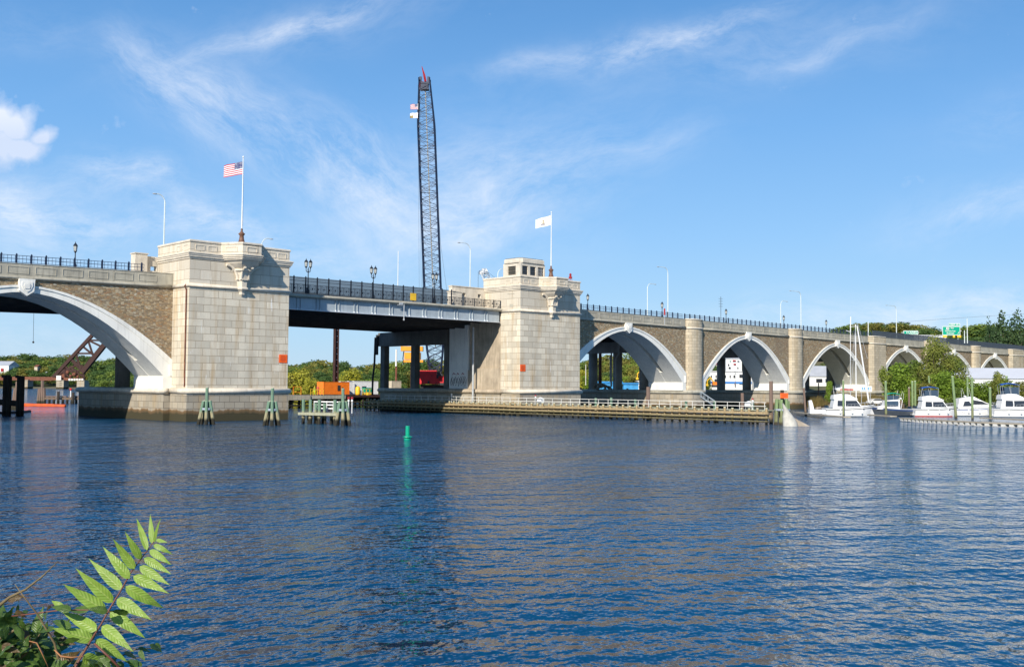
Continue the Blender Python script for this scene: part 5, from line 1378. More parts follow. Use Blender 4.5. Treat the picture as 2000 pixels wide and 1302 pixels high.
for x_, y0_, nm in ((1408, 578, 0),):
    P = dep(1408, 640, 300); t = thing('antenna', 'thin lattice antenna above the second right arch', 'antenna', (P.x, P.y, 18))
    b = MB(); b.bar((P.x, P.y, 15), (P.x, P.y, dep(1408, 579, 300).z), .06, 4)
    for k in range(4): b.bar((P.x-.5, P.y+.4, dep(1408, 583+5*k, 300).z), (P.x+.4, P.y-.4, dep(1408, 583+5*k, 300).z), .05, 4)
    b.build('mast', M['dark_steel'], t)
P = dep(1298, 612, 190); t = thing('road_sign', 'small reddish sign back above the first right arch', 'road sign', tuple(P)); b = MB(); b.obox(P+Vector((0, 0, .3)), TH-math.pi/2, .14, .03, .6); b.build('panel', M['car_red'], t)
b = MB(); b.bar(P-Vector((0, 0, 2)), P-Vector((0, 0, .31)), .05, 4); b.build('post', M['grey_metal'], t)

# white crane tip above the parapet wall
Aw, Bw = dep(972, 600, 300), dep(945, 530, 300)
t = thing('white_crane', 'tip of a white lattice crane left of the cabin tower', 'crane', tuple(dep(972, 750, 300))); axw = (Bw-Aw).normalized(); Lw = (Bw-Aw).length; sd_ = Vector((axw.z, 0, 0)); sd_ = u*axw.z - Vector((0, 0, 1))*axw.dot(u); sd_.normalize()
def wp(s_, i):
    a_, c_ = ((-1, -1), (1, -1), (1, 1), (-1, 1))[i]; k = 1.3-.35*s_/Lw; return Aw+axw*s_+sd_*(a_*k)+v*(c_*k)
b = MB()
for i in range(4):
    b.bar(wp(0, i), wp(Lw, i), .16, 4)
    for q in range(12): b.bar(wp(Lw*q/12, i), wp(Lw*(q+1)/12, (i+1) % 4), .09, 4); b.bar(wp(Lw*(q+1)/12, i), wp(Lw*q/12, (i+1) % 4), .09, 4)
b.bar(Aw-axw*30, Aw, .5, 4)
b.build('boom', M['white'], t)
b = MB(); b.obox(Bw+u*.1, TH-math.pi/2, .75, .6, .8); b.obox(Bw-u*1.0-Vector((0, 0, .3)), TH-math.pi/2, .4, .4, .55); b.build('boom_head', M['white'], t)
b = MB(); b.bar(Bw-u*1.6, Bw-u*1.6-Vector((0, 0, 16)), .04, 4); b.bar(Bw+u*1, Aw+u*7+Vector((0, 0, 2)), .04, 4); b.build('cables', M['cable'], t)

# ================================================================== RAILWAY BRIDGE AND OLD PILES ON THE LEFT
DR = 850.0; q_ = lambda x, y, dd=0: dep(x, y, DR+dd)
t = thing('railway_bridge', 'rusty red railway bridge with raised truss leaf seen through the great arch', 'railway bridge', tuple(q_(120, 758)))
b = MB(); p0, p1 = q_(-60, 734.5), q_(104, 736)
b.obox((p0+p1)/2+Vector((0, 0, -1.5)), TH-math.pi/2, (p1-p0).length/2, 1.6, 1.5); b.build('girder', M['rust'], t)
b = MB(); p0, p1 = q_(100, 736), q_(164, 739); b.obox((p0+p1)/2+Vector((0, 0, -1.0)), TH-math.pi/2, (p1-p0).length/2, 1.8, 1.1); b.build('counterweight_beam', M['rust'], t)
b = MB()
for dd in (0, 7):
    b.bar(q_(103, 738, dd), q_(240, 590, dd), 1.8, 4); b.bar(q_(161, 727, dd), q_(263, 600, dd), 2.6, 4)
    for a_, c_ in (((138, 700), (166, 722)), ((148, 690), (182, 690)), ((148, 690), (158, 722)), ((138, 702), (158, 722)), ((172, 664), (206, 665)), ((172, 664), (181, 692)), ((160, 675), (181, 692)), ((172, 664), (195, 675)), ((120, 722), (160, 724)), ((125, 712), (150, 735)), ((118, 722), (140, 738)), ((112, 732), (150, 712)), ((128, 706), (128, 740)), ((150, 722), (150, 740)), ((160, 712), (164, 738)), ((136, 715), (162, 735))):
        b.bar(q_(*a_, dd), q_(*c_, dd), 1.0, 4)
b.build('truss', M['rust_dark'], t)
b = MB(); b.add([tuple(q_(100, 738)), tuple(q_(128, 706)), tuple(q_(126, 742)), tuple(q_(108, 742)), tuple(q_(100, 738, 6)), tuple(q_(128, 706, 6)), tuple(q_(126, 742, 6)), tuple(q_(108, 742, 6))], [(0, 1, 2, 3), (4, 5, 6, 7), (0, 1, 5, 4), (1, 2, 6, 5), (2, 3, 7, 6), (0, 3, 7, 4)]); b.build('gusset', M['rust'], t)
b = MB()
for (x, y, r) in ((132, 727, 1.6), (145, 731, 1.8), (138, 734, 1.3), (152, 735, 1.2)): b.ball(q_(x, y, -3), r, 8, 6)
b.build('machinery', M['rust'], t)
b = MB(); p = q_(115, 738, -4); b.obox(p, TH-math.pi/2, 1.9, .6, 2.0)
for k in range(6): b.obox(q_(136+5*k, 741, -4), TH-math.pi/2, .8, .5, .8)
b.build('light_panels', M['off_white'], t)
for px in (-18, 52, 122, 162):
    p = q_(px, 755); b = MB(); b.obox((p.x, p.y, 3.2), TH-math.pi/2, 3.0, 5, 3.6); b.obox((p.x, p.y, 6.9), TH-math.pi/2, 3.4, 5.4, .25); b.build('stone_pier', M['granite_base'], t)

def piles_at(root, lst, mat, dd, r=.3, yb=None):
    for px, yt in lst:
        p = dep(px, 750, dd); zt = dep(px, yt, dd).z; b = MB(); b.tube([(p.x, p.y, -1.5), (p.x, p.y, zt)], [r, r*.92], 8); b.build('pile', M[mat], root)
P = dep(25, 750, 157); t = thing('timber_dock', 'dark old timber pile frame at the left edge under the bridge', 'pile frame', (P.x, P.y, 0))
piles_at(t, [(-14, 760), (11, 733), (18, 735), (38, 735), (43, 737)], 'pile_dark', 157, .42)
b = MB(); a_, c_ = dep(-25, 783, 157), dep(38, 788, 157); b.bar(a_, c_, .6, 4); a_, c_ = dep(-30, 745, 156), dep(-5, 770, 156); b.bar(a_, c_, .5, 4)
a_, c_ = dep(4, 734.5, 157), dep(47, 737, 157); b.bar(a_, dep(20, 734.5, 157), .3, 4); b.bar(dep(31, 735, 157), c_, .3, 4)
b.build('beam', M['pile_dark'], t)
P = dep(34, 750, 190); t = thing('pile_cluster', 'leaning grey piles behind the dark frame at the left edge', 'mooring piles', (P.x, P.y, 0))
b = MB()
for (xa, ya, xb, yb_) in ((26, 786, 33, 757), (30, 786, 34, 745), (34, 786, 36, 744), (24, 786, 30, 758)): p0, p1 = dep(xa, ya, 190), dep(xb, yb_, 190); b2 = MB(); b2.tube([p0-Vector((0, 0, 2)), p1], .3, 6); b2.build('pile', M['pile_brown'], t)
P = dep(80, 750, 250); t = thing('pile_cluster', 'grey brown pile cluster by the small old pier behind the great arch', 'mooring piles', (P.x, P.y, 0))
for (xa, xb, yb_) in ((73, 77, 759), (77, 80, 758), (84, 83, 743), (88, 86, 757)): p0, p1 = dep(xa, 791, 250), dep(xb, yb_, 250); b2 = MB(); b2.tube([p0-Vector((0, 0, 2)), p1], .38, 6); b2.build('pile', M['pile_brown'], t)
a_, c_ = dep(88, 774, 250), dep(158, 774, 250); t = thing('old_pier', 'small old timber pier standing in the water left of the pier base', 'pier', tuple((a_+c_)/2))
for k in range(9):
    p = a_.lerp(c_, k/8); b = MB(); b.tube([(p.x, p.y, -1), (p.x, p.y, p.z-.1)], .3, 6); b.build('pile', M['pile_dark'], t)
b = MB(); b.bar(a_, dep(130, 774, 250), .2, 4); b.bar(dep(134, 774, 250), c_, .2, 4); b.obox((a_+c_)/2+Vector((0, 0, -.5)), TH-math.pi/2, (c_-a_).length/2, .3, .22); b.build('deck', M['pile_brown'], t)
for px, yt in ((114, 764), (143, 766)):
    p = dep(px, 772, 249); b = MB(); b.tube([(p.x, p.y, 0), (p.x, p.y, dep(px, yt, 249).z)], .34, 7); b.build('tall_pile', M['pile_dark'], t)
p = dep(138, 770, 249); t = thing('navigation_light', 'tiny red and white light on the small old pier', 'navigation light', tuple(p)); b = MB(); b.tube([p-Vector((0, 0, .6)), p+Vector((0, 0, .9))], .14, 6); b.build('stand', M['white'], t); b = MB(); b.ball(p+Vector((0, 0, 1.2)), .3); b.build('lamp', M['red'], t)
pts = [dep(42, 797.5, 220), dep(70, 796, 220), dep(100, 798, 219), dep(127, 799.5, 217)]
tag(MB().tube([Vector((p.x, p.y, .18)) for p in pts], [.5, .42, .42, .34], 8).build('oil_boom', M['rust_orange'], smooth=True), 'bright orange floating boom lying on the water under the great arch', 'floating boom')
pts = [dep(-40, 812, 165), dep(10, 811, 166), dep(45, 806, 172), dep(58, 803, 178)]
tag(MB().tube([Vector((p.x, p.y, .1)) for p in pts], .28, 7).build('oil_boom', M['rust_dark']), 'dull dark red floating boom at the left edge', 'floating boom')
a_ = dep(66, 612, 190); b = MB(); b.bar(a_, dep(65, 666, 190), .035, 4); o = tag(b.build('hanging_rope', M['cable']), 'thin rope hanging under the highway deck in the great arch', 'rope'); b = MB(); b.ball(dep(65, 668, 190), .2); b.build('weight', M['dark_steel'], o)

def bld(px0, px1, yt, yb, dd, deep, wall, name, label, cat, roof=None, rh=0.0, wins=(), stripe=None, over=.3):
    """a building parallel to the river front: pixel sides give its surveyed width and height at distance dd"""
    a_, c_ = dep(px0, 750, dd), dep(px1, 750, dd); zt, zb = dep((px0+px1)/2, yt, dd).z, dep((px0+px1)/2, yb, dd).z
    c = (a_+c_)/2; W_ = (c_-a_).length/2; fv_ = Vector((FW.x, FW.y, 0)).normalized(); uv_ = Vector((RT.x, RT.y, 0)).normalized(); A_ = TH-math.pi/2
    t = thing(name, label, cat, (c.x, c.y, zb)); c = Vector((c.x, c.y, 0))+fv_*(deep/2)
    b = MB(); b.obox(c+Vector((0, 0, (zt+zb)/2-.5)), A_, W_, deep/2, (zt-zb)/2+.5); b.build('wall', M[wall], t)
    if roof:
        b = MB()
        if rh > 0:
            P8 = [c-uv_*(W_+over)-fv_*(deep/2+over), c+uv_*(W_+over)-fv_*(deep/2+over), c+uv_*(W_+over)+fv_*(deep/2+over), c-uv_*(W_+over)+fv_*(deep/2+over)]
            r0, r1 = c-uv_*(W_+over), c+uv_*(W_+over); z1 = Vector((0, 0, zt+.01)); z2 = Vector((0, 0, zt+rh))
            b.add([P8[0]+z1, P8[1]+z1, P8[2]+z1, P8[3]+z1, r0+z2, r1+z2], [(0, 1, 5, 4), (2, 3, 4, 5), (0, 4, 3), (1, 2, 5), (0, 3, 2, 1)])
        else: b.obox(c+Vector((0, 0, zt+.13)), A_, W_+over, deep/2+over, .12)
        b.build('roof', M[roof], t)
    for (wx, wy, ww, wh, m_) in wins:
        p = dep(wx, wy, dd); p = Vector((p.x, p.y, p.z)) - fv_*.05; k = dd/FPX
        b = MB(); b.obox(p, A_, ww*k/2, .04, wh*k/2); b.build('window' if wh > .9*ww or ww < 12 else 'wall_panel', M[m_], t)
    if stripe:
        p = dep((px0+px1)/2, stripe[0], dd)-fv_*.06; b = MB(); b.obox(p, A_, W_*.98, .03, stripe[1]*dd/FPX/2); b.build('stripe', M[stripe[2]], t)
    return t
bld(1373, 1503, 726, 757, 330, 12, 'wall_white', 'office_building', 'long white building with blue stripe behind the second right arch', 'building', 'white_roof', 0, [(1380+9.2*i, 735, 2, 5, 'window_dark') for i in range(6)]+[(1434, 735, 3, 5, 'window_dark'), (1447, 734, 6, 6, 'window_dark'), (1460, 733, 6, 4, 'window_dark'), (1447, 749, 6, 4, 'window_blue')], (747, 4, 'blue_trim'))
bld(1474, 1500, 737, 757, 322, 4, 'off_white', 'shed', 'pale grey shed at the right end of the long white building', 'shed', 'roof_grey', .8)
bld(1418, 1449, 700, 726, 372, 10, 'wall_white', 'painted_house', 'pale house wall with bright painted patches above the long white building', 'house', 'roof_grey', 2.0, [(1434, 704, 6, 2.5, 'car_red'), (1435, 711, 5, 2.5, 'car_red'), (1426, 704.5, 2, 2, 'sign_green'), (1423, 712, 2.5, 3, 'window_dark'), (1425, 718, 4, 3, 'window_dark'), (1442, 705, 4, 1.5, 'dark_steel'), (1441, 718, 2, 3, 'window_dark')])
bld(1393, 1406, 712, 722, 385, 7, 'wall_white', 'house', 'small house with red roof left of the painted house', 'house', 'car_red', 1.3)
bld(1562, 1650, 735, 748, 345, 12, 'wall_white', 'boat_shed', 'boat shed with blue grey roof behind the third right arch', 'shed', 'roof_grey', 3.6, [(1600+18*i, 743, 12, 7, 'window_dark') for i in range(2)])
bld(1247, 1274, 745, 757, 288, 5, 'white', 'white_container', 'white block container behind the first right arch', 'container', 'white', 0)
bld(1170, 1215, 748, 755, 284, 3, 'tarp_blue', 'covered_boat', 'bright blue tarpaulin cover behind the columns of the first right arch', 'tarpaulin', 'tarp_blue', .5)
bld(1218, 1247, 750, 756, 282, 3, 'tarp_blue', 'covered_boat', 'second blue tarpaulin cover beside the white block container', 'tarpaulin', 'tarp_blue', .4)
bld(1826, 2060, 739, 757, 234, 14, 'wall_white', 'boat_shed', 'long shed with broad white roof behind the marina at far right', 'shed', 'white_roof', 2.5, [(1858, 751, 14, 6, 'window_dark'), (1972, 751, 20, 6, 'window_dark')])
bld(-60, 16, 713, 729, 935, 20, 'wall_white', 'warehouse', 'white building with grey roof on the far left shore', 'building', 'roof_grey', 4, [(4, 722, 5, 6, 'car_red')])
bld(66, 72, 716, 722, 940, 8, 'panel_tan', 'house', 'small orange brown house among trees behind the railway bridge', 'house', 'rust', 2)
bld(86, 92, 730, 734, 925, 8, 'wall_white', 'house', 'small pale house just above the railway bridge girder', 'house', 'roof_grey', 2)
bld(1785, 1850, 655, 664, 430, 10, 'wall_white', 'warehouse', 'pale flat roof between the lane sign and the big green sign', 'building', 'white_roof', 0)
# vehicles and machines under the arches
def wheel_loader(px, y, dd, label):
    P = dep(px, y, dd); t = thing('excavator', label, 'excavator', tuple(P), rz=TH-math.pi/2)
    b = MB(); b.box(-1.6, 1.2, -.9, .9, .7, 1.6); b.box(.2, 1.3, -.8, .8, 1.6, 1.9); b.build('body', M['orange'], t, local=True)
    b = MB(); b.box(-.9, .2, -.6, .6, 1.6, 2.5); b.build('cab', M['window_dark'], t, local=True)
    for s_ in (-1, 1):
        b = MB(); b.box(-1.7, 1.5, s_*.95-.25, s_*.95+.25, 0, .68); b.build('track', M['dark_steel'], t, local=True)
    b = MB(); b.tube([(-1.2, 0, 1.5), (-2.2, 0, 2.9), (-3.2, 0, 2.0), (-3.2, 0, .9)], [.22, .2, .15, .12], 6); b.box(-3.6, -3.0, -.4, .4, .4, .95); b.build('arm', M['yellow'], t, local=True)
wheel_loader(1402, 756, 318, 'orange excavator in front of the long white building')
wheel_loader(1268, 744, 284, 'orange excavator behind the white block container')
def car(px, y, dd, mat, label, rz=0):
    P = dep(px, y, dd); t = thing('parked_car', label, 'car', (P.x, P.y, ground(P.x, P.y)), rz=TH-math.pi/2+rz)
    b = MB(); b.prism_xz([(-2.2, .35), (-2.25, .85), (-1.5, .98), (-.9, 1.42), (.6, 1.45), (1.2, .98), (2.15, .85), (2.25, .35)], -.85, .85); b.build('body', M[mat], t, local=True)
    b = MB(); b.prism_xz([(-1.35, 1.0), (-.85, 1.37), (.55, 1.39), (1.0, 1.0)], -.87, .87); b.build('window', M['window_dark'], t, local=True)
    for x_ in (-1.35, 1.35):
        for y_ in (-.8, .8): b = MB(); b.bar((x_, y_-.1, .34), (x_, y_+.1, .34), .34, 12); b.build('wheel', M['dark_steel'], t, local=True)
car(1592, 765, 300, 'hull_dark', 'dark parked car in the shade under the third right arch')
car(1625, 766, 298, 'grey_metal', 'silver parked car under the third right arch', .2)
car(1640, 768, 296, 'hull_dark', 'dark car right of the silver parked car')
car(1712, 764, 246, 'gelcoat', 'white parked car behind the green canopy boat', .1)
P = dep(1436, 757, 318); person(P, 1, 'jeans', 'jeans', 'small dark clothed person before the long white building')
b = MB(); a_, c_ = dep(1440, 757, 319), dep(1466, 757, 319)
t = thing('guard_rail', 'pale guard rail before the long white building', 'guard rail', tuple(a_)); b.bar(a_+Vector((0, 0, .9)), c_+Vector((0, 0, .9)), .06, 4); b.bar(a_+Vector((0, 0, .4)), c_+Vector((0, 0, .4)), .06, 4)
for k in range(8): p = a_.lerp(c_, k/7); b.bar(p-Vector((0, 0, .3)), p+Vector((0, 0, .95)), .05, 4)
b.build('rails', M['off_white'], t)
b = MB(); c = [dep(x, 757, 208) for x in (1375, 1420, 1500)]
# blue gangway beside the first round pier
a_, c_ = onZ(1368, 774, 4.2), Vector((0, 0, 0))
p0, p1 = dep(1370, 776, 200), dep(1398, 795, 196)
t = thing('gangway', 'sloping blue grey gangway beside the first round pier', 'gangway', tuple(p1)); d = (p1-p0)
b = MB(); sN = Vector((FW.x, FW.y, 0)).normalized()
b.add([p0, p1, p1+sN*1.2, p0+sN*1.2, p0+Vector((0, 0, .2)), p1+Vector((0, 0, .2)), p1+sN*1.2+Vector((0, 0, .2)), p0+sN*1.2+Vector((0, 0, .2))], [(0, 1, 2, 3), (4, 5, 6, 7), (0, 1, 5, 4), (2, 3, 7, 6), (1, 2, 6, 5), (0, 3, 7, 4)]); b.build('ramp', M['girder_blue'], t)
for s_ in (0, 1.2):
    b = MB(); b.bar(p0+sN*s_+Vector((0, 0, 1.1)), p1+sN*s_+Vector((0, 0, 1.1)), .05, 4)
    for k in range(5): q = p0.lerp(p1, k/4)+sN*s_; b.bar(q, q+Vector((0, 0, 1.1)), .04, 4)
    b.build('handrail', M['girder_blue'], t)
# cover panels of the yard seen in front of pier four: blue lettered board
p = dep(1691, 759, 236); t = thing('yard_sign', 'white board with blue lettering behind the first motor boat', 'sign', tuple(p)); nb_ = -Vector((FW.x, FW.y, 0)).normalized()
b = MB(); b.obox(p, TH-math.pi/2, 1.35, .06, .62); b.build('board', M['white'], t)
b = MB()
for bx in (-1.0, 1.0): q = p+Vector((RT.x, RT.y, 0)).normalized()*bx; b.bar(q-Vector((0, 0, 3.2)), q-Vector((0, 0, .63)), .07, 4)
b.build('legs', M['grey_metal'], t)


def text_mesh(txt, size, mat, parent, P, A_=TH-math.pi/2, thick=.02, name='lettering', align='CENTER'):
    cu = bpy.data.curves.new('lettering', 'FONT'); cu.body = txt; cu.size = size; cu.align_x = align; cu.align_y = 'CENTER'; cu.extrude = thick; cu.offset = size*.012
    ob = bpy.data.objects.new('tmp', cu); col.objects.link(ob); bpy.context.view_layer.update()
    me = bpy.data.meshes.new_from_object(ob.evaluated_get(bpy.context.evaluated_depsgraph_get())); bpy.data.objects.remove(ob); bpy.data.curves.remove(cu)
    me.materials.clear(); me.materials.append(M[mat]); me.name = name
    o = bpy.data.objects.new(name, me); col.objects.link(o); o.parent = parent
    o.rotation_euler = (math.pi/2, 0, A_); o.location = Vector(P)-origin(parent)
    return o
text_mesh('BOAT', .62, 'blue_trim', t, p+nb_*.09+Vector((0, 0, .12))) if 0 else None
b = MB()
for k, (x_, w_, z_) in enumerate(((-.8, .22, .1), (-.35, .2, .1), (.1, .24, .1), (.55, .2, .1), (.95, .14, .1), (-.1, 1.0, -.38))): b.obox(p+nb_*.075+Vector((RT.x, RT.y, 0))*x_+Vector((0, 0, z_)), TH-math.pi/2, w_ if k == 5 else w_*.6, .01, .06 if k == 5 else .26)
b.build('lettering', M['tarp_blue'], t)

# green highway signs
YS = 27.0
def sgn(px0, px1, yt, yb, label, lines, tab=None, yellow=()):
    a_, c_ = onY(px0, yb, YS), onY(px1, yb, YS); dd = ((a_+c_)/2-CAM).dot(FW); a_, c_ = dep(px0, yb, dd), dep(px1, yb, dd); zt = dep((px0+px1)/2, yt, dd).z; zb = a_.z; c = (a_+c_)/2; W_ = (c_-a_).length/2; A_ = TH-math.pi/2
    n_ = -Vector((FW.x, FW.y, 0)).normalized(); u_ = Vector((RT.x, RT.y, 0)).normalized()
    t = thing('highway_sign', label, 'road sign', (c.x, c.y, 17.5)); cz = (zt+zb)/2
    b = MB(); b.obox((c.x, c.y, cz), A_, W_, .06, (zt-zb)/2); b.build('board', M['sign_green'], t)
    def border(cc, hw, hh, par):
        b = MB(); e = .09
        for dx, dz, w_, h_ in ((0, hh-e, hw, e*.8), (0, -hh+e, hw, e*.8), (-hw+e, 0, e*.8, hh), (hw-e, 0, e*.8, hh)): b.obox(Vector(cc)+n_*(.075+(.012 if dz else 0))+u_*dx+Vector((0, 0, dz)), A_, w_, .008, h_)
        b.build('border', M['white'], par)
    border((c.x, c.y, cz), W_, (zt-zb)/2, t)
    k = dd/FPX
    for (txt, lx, ly, sz) in lines:
        p = dep(lx, ly, dd); p = Vector((p.x, p.y, p.z))+n_*(.1+((c-p).dot(n_) if 0 else 0)); text_mesh(txt, sz*k*1.35, 'white', t, p)
    if tab:
        a2, c2 = dep(tab[0], tab[3], dd), dep(tab[1], tab[3], dd); z2 = dep((tab[0]+tab[1])/2, tab[2], dd).z; cc = (a2+c2)/2; zz = (z2+zt)/2+.02; hh = (z2-zt)/2
        b = MB(); b.obox((cc.x, cc.y, zz+.02), A_, (c2-a2).length/2, .06, hh); tb = b.build('exit_tab', M['sign_green'], t); border((cc.x, cc.y, zz+.02), (c2-a2).length/2, hh, tb)
        text_mesh(tab[4], (zz-zt)*1.5, 'white', tb, Vector((cc.x, cc.y, zz+.02))+n_*.1)
    for (x0_, x1_) in yellow:
        a2, c2 = dep(x0_, yb+2.2, dd), dep(x1_, yb+2.2, dd); b = MB(); b.obox((a2+c2)/2+n_*.02, A_, (c2-a2).length/2, .05, 2.0*k); b.build('exit_only_panel', M['yellow'], t)
    b = MB()
    for f_ in (-.8, .8): q = c+u_*(W_*f_); b.bar((q.x+FW.x*.4, q.y+FW.y*.4, 17), (q.x+FW.x*.4, q.y+FW.y*.4, zt-.3), .12, 6)
    b.bar(Vector((c.x, c.y, cz))+u_*-W_*1.2-n_*.4, Vector((c.x, c.y, cz))+u_*W_*1.2-n_*.4, .14, 6)
    b.build('gantry', M['grey_metal'], t); return t, dd
t, dd = sgn(1840.5, 1875.5, 637, 654.5, 'big green highway exit sign at the far right above the viaduct', [('East', 1859.5, 640.5, 2.6), ('Taunton Ave', 1855.5, 646.3, 2.9), ('Riverside', 1856, 650.7, 2.9)], (1853, 1875, 631.5, 637, 'EXIT 1D'), ((1841.5, 1849), (1861, 1865), (1869.5, 1877)))
n_ = -Vector((FW.x, FW.y, 0)).normalized(); p = dep(1850.8, 641.3, dd)+n_*.09
b = MB(); b.obox(p, TH-math.pi/2, 2.7*dd/FPX, .01, 2.5*dd/FPX); sh = b.build('route_shield', M['white'], t); text_mesh('44', 4.4*dd/FPX, 'dark_steel', sh, p+n_*.03)
a_ = dep(1871.5, 650, dd)+n_*.1; b = MB(); b.bar(a_-Vector((RT.x, RT.y, 0))*.25-Vector((0, 0, .35)), a_+Vector((RT.x, RT.y, 0))*.25+Vector((0, 0, .2)), .07, 4); b.bar(a_+Vector((RT.x, RT.y, 0))*.1+Vector((0, 0, .36)), a_+Vector((RT.x, RT.y, 0))*.3+Vector((0, 0, .34)), .13, 4, .02); b.build('arrow', M['white'], t)
sgn(1764.5, 1793, 645.5, 653, 'small green lane sign left of the big exit sign', [('2 LANES', 1780, 649.3, 4.2)])
for px, yt, yb_, lb in ((1889.5, 622, 664, 'thin pale pole right of the big green sign'), (1696, 628, 652, 'pale pole with box above the second last round pier'), (1884, 645, 664, 'short pale post beside the thin pale pole')):
    pole(px, yb_+6, yt, 285, .13, 'lamp_pole', 'utility_pole', lb, 'pole')
pts = [dep(1640+40*k, 641-.0+(-38*(k/9)**1.15), 420-15*k) for k in range(12)]
tag(MB().tube([dep(1700+30*k, 634-2.6*k+.05*k*k, 420) for k in range(12)], .035, 4).build('power_line', M['cable']), 'thin power line crossing the sky at the far right', 'cable')

# ================================================================== THE MARINA
def boat(px0, px1, yw, label, dd=188, bow=1, hull='gelcoat', style='fly', canopy=None, boot=None, seed=1):
    """motor boat seen side on; local x runs to the bow"""
    L = (px1-px0)*dd/FPX; P = dep((px0+px1)/2, 750, dd); A_ = TH-math.pi/2 + (0 if bow > 0 else math.pi)
    t = thing('motor_boat', label, 'boat', (P.x, P.y, 0), rz=A_); Wb = L*.16; F_ = L*.165
    b = MB(); N = 14; rings = []
    for i in range(N+1):
        s_ = i/N; x = -L/2+L*s_; w_ = Wb*(1-max(0, (s_-.45)/.55)**2.2)*(.9+.1*min(1, s_*4)); w_ = max(w_, .02); sh = F_*(1+.55*max(0, s_-.2)**1.6); rk = L*.10*max(0, (s_-.6)/.4)**1.5
        rings.append([(x, -w_, sh), (x-rk*.5, -w_*.93, sh*.55), (x-rk, -w_*.78, .1), (x-rk*1.1, 0, -.45), (x-rk, w_*.78, .1), (x-rk*.5, w_*.93, sh*.55), (x, w_, sh), (x, 0, sh+.06)])
    vs = [p for r_ in rings for p in r_]; m = 8
    b.add(vs, [(j*m+k, (j+1)*m+k, (j+1)*m+(k+1) % m, j*m+(k+1) % m) for j in range(N) for k in range(m)]+[tuple(range(m))]); b.build('hull', M[hull], t, local=True)
    def rub(zf, z2, mat, nm, off=.03):
        b = MB()
        for s_ in (-1, 1): b.tube([(r_[0][0], s_*(abs(r_[0][1])+off), r_[0][2]*zf+z2) for r_ in rings[:-1]]+[(rings[-1][0][0]+.02, 0, rings[-1][0][2]*zf+z2)], .045, 4)
        b.build(nm, M[mat], t, local=True)
    rub(1, -.03, 'white' if hull != 'gelcoat' else 'grey_metal', 'rub_rail')
    rub(.80, 0, 'hull_dark' if seed % 2 else 'canvas_blue', 'hull_stripe', .012)
    b = MB(); b.box(-L*.47, -L*.34, -Wb*.62, Wb*.62, F_*1.02, F_*1.09); b.box(-L*.46, -L*.44, -Wb*.7, Wb*.7, F_*1.0, F_*1.0+.5); b.build('cockpit', M['window_blue'], t, local=True)
    b = MB()
    for s_ in (-1, 1):
        b.tube([(-L*.20, s_*Wb*.72, F_*1.1), (-L*.24, s_*Wb*.66, F_*1.1+L*.20), (-L*.23, s_*Wb*.3, F_*1.1+L*.225), (-L*.23, 0, F_*1.1+L*.23)], .05, 5)
        b.tube([(-L*.1, s_*Wb*.8, F_*1.1), (-L*.22, s_*Wb*1.1, F_*1.1+L*.42)], .02, 4)
    b.lathe((-L*.23, 0, F_*1.1+L*.232), [(.26, 0), (.28, .08), (.2, .2), (.05, .24)], 10); b.build('radar_arch', M['gelcoat'], t, local=True)
    b = MB(); b.ball((L*.40, 0, F_*1.3), .16, 6, 4); b.bar((L*.44, 0, F_*1.35), (L*.53, 0, F_*1.3), .06, 5); b.build('anchor', M['grey_metal'], t, local=True)
    b = MB(); b.tube([(L*.45, -.2, F_*1.3), (L*.52, -1.2, .9), (L*.55, -2.0, .5)], .02, 4); b.tube([(-L*.48, -Wb*.7, F_), (-L*.53, -Wb*1.3, .6)], .02, 4); b.build('mooring_line', M['dark_steel'], t, local=True)
    if boot:
        b = MB()
        for s_ in (-1, 1): b.add([(r_[2][0]+.01, s_*(abs(r_[2][1])*1.01+.03), z_) for r_ in rings[:-1] for z_ in (-.05, .12)], [(2*k, 2*k+2, 2*k+3, 2*k+1) for k in range(N-1)])
        b.build('boot_stripe', M[boot], t, local=True)
    def house(poly, hw, mat, nm, taper=.86, win=None, wm='window_dark'):
        zlo = min(p[1] for p in poly); zhi = max(p[1] for p in poly); n_ = len(poly); vs = []
        for s_ in (-1, 1):
            for x, z in poly: vs.append((x, s_*hw*(1-(1-taper)*(z-zlo)/(zhi-zlo)), z))
        b = MB(); b.add(vs, [tuple(range(n_)), tuple(range(2*n_-1, n_-1, -1))]+[((i+1) % n_, i, n_+i, n_+(i+1) % n_) for i in range(n_)]); o = b.build(nm, M[mat], t, local=True)
        for wn_ in (win or []):
            b = MB(); cx = sum(p[0] for p in wn_)/len(wn_)
            for s_ in (-1, 1): b.add([(x, s_*(hw*(1-(1-taper)*(z-zlo)/(zhi-zlo))+.015), z) for x, z in wn_], [tuple(range(len(wn_)))])
            b.build('side_window', M[wm], o, local=True)
        return o
    k = L/10; kz = k*1.35; z0 = F_*1.05
    if style == 'fly':
        cb = house([(-3.6*k, z0-.1), (-3.2*k, z0+1.25*kz), (1.2*k, z0+1.25*kz), (2.3*k, z0+.15*kz), (2.5*k, z0-.1)], Wb*.80, 'gelcoat', 'cabin', .86, [[(-2.7*k, z0+.22*kz), (-2.6*k, z0+1.08*kz), (-1.2*k, z0+1.05*kz), (-1.2*k, z0+.22*kz)], [(-1.0*k, z0+.22*kz), (-1.0*k, z0+1.05*kz), (1.15*k, z0+1.08*kz), (2.0*k, z0+.22*kz)]])
        b = MB(); b.add([(1.27*k, -Wb*.62, z0+1.16*kz), (1.27*k, Wb*.62, z0+1.16*kz), (2.22*k, Wb*.72, z0+.28*kz), (2.22*k, -Wb*.72, z0+.28*kz)], [(0, 1, 2, 3)]); b.build('windscreen', M['window_dark'], cb, local=True)
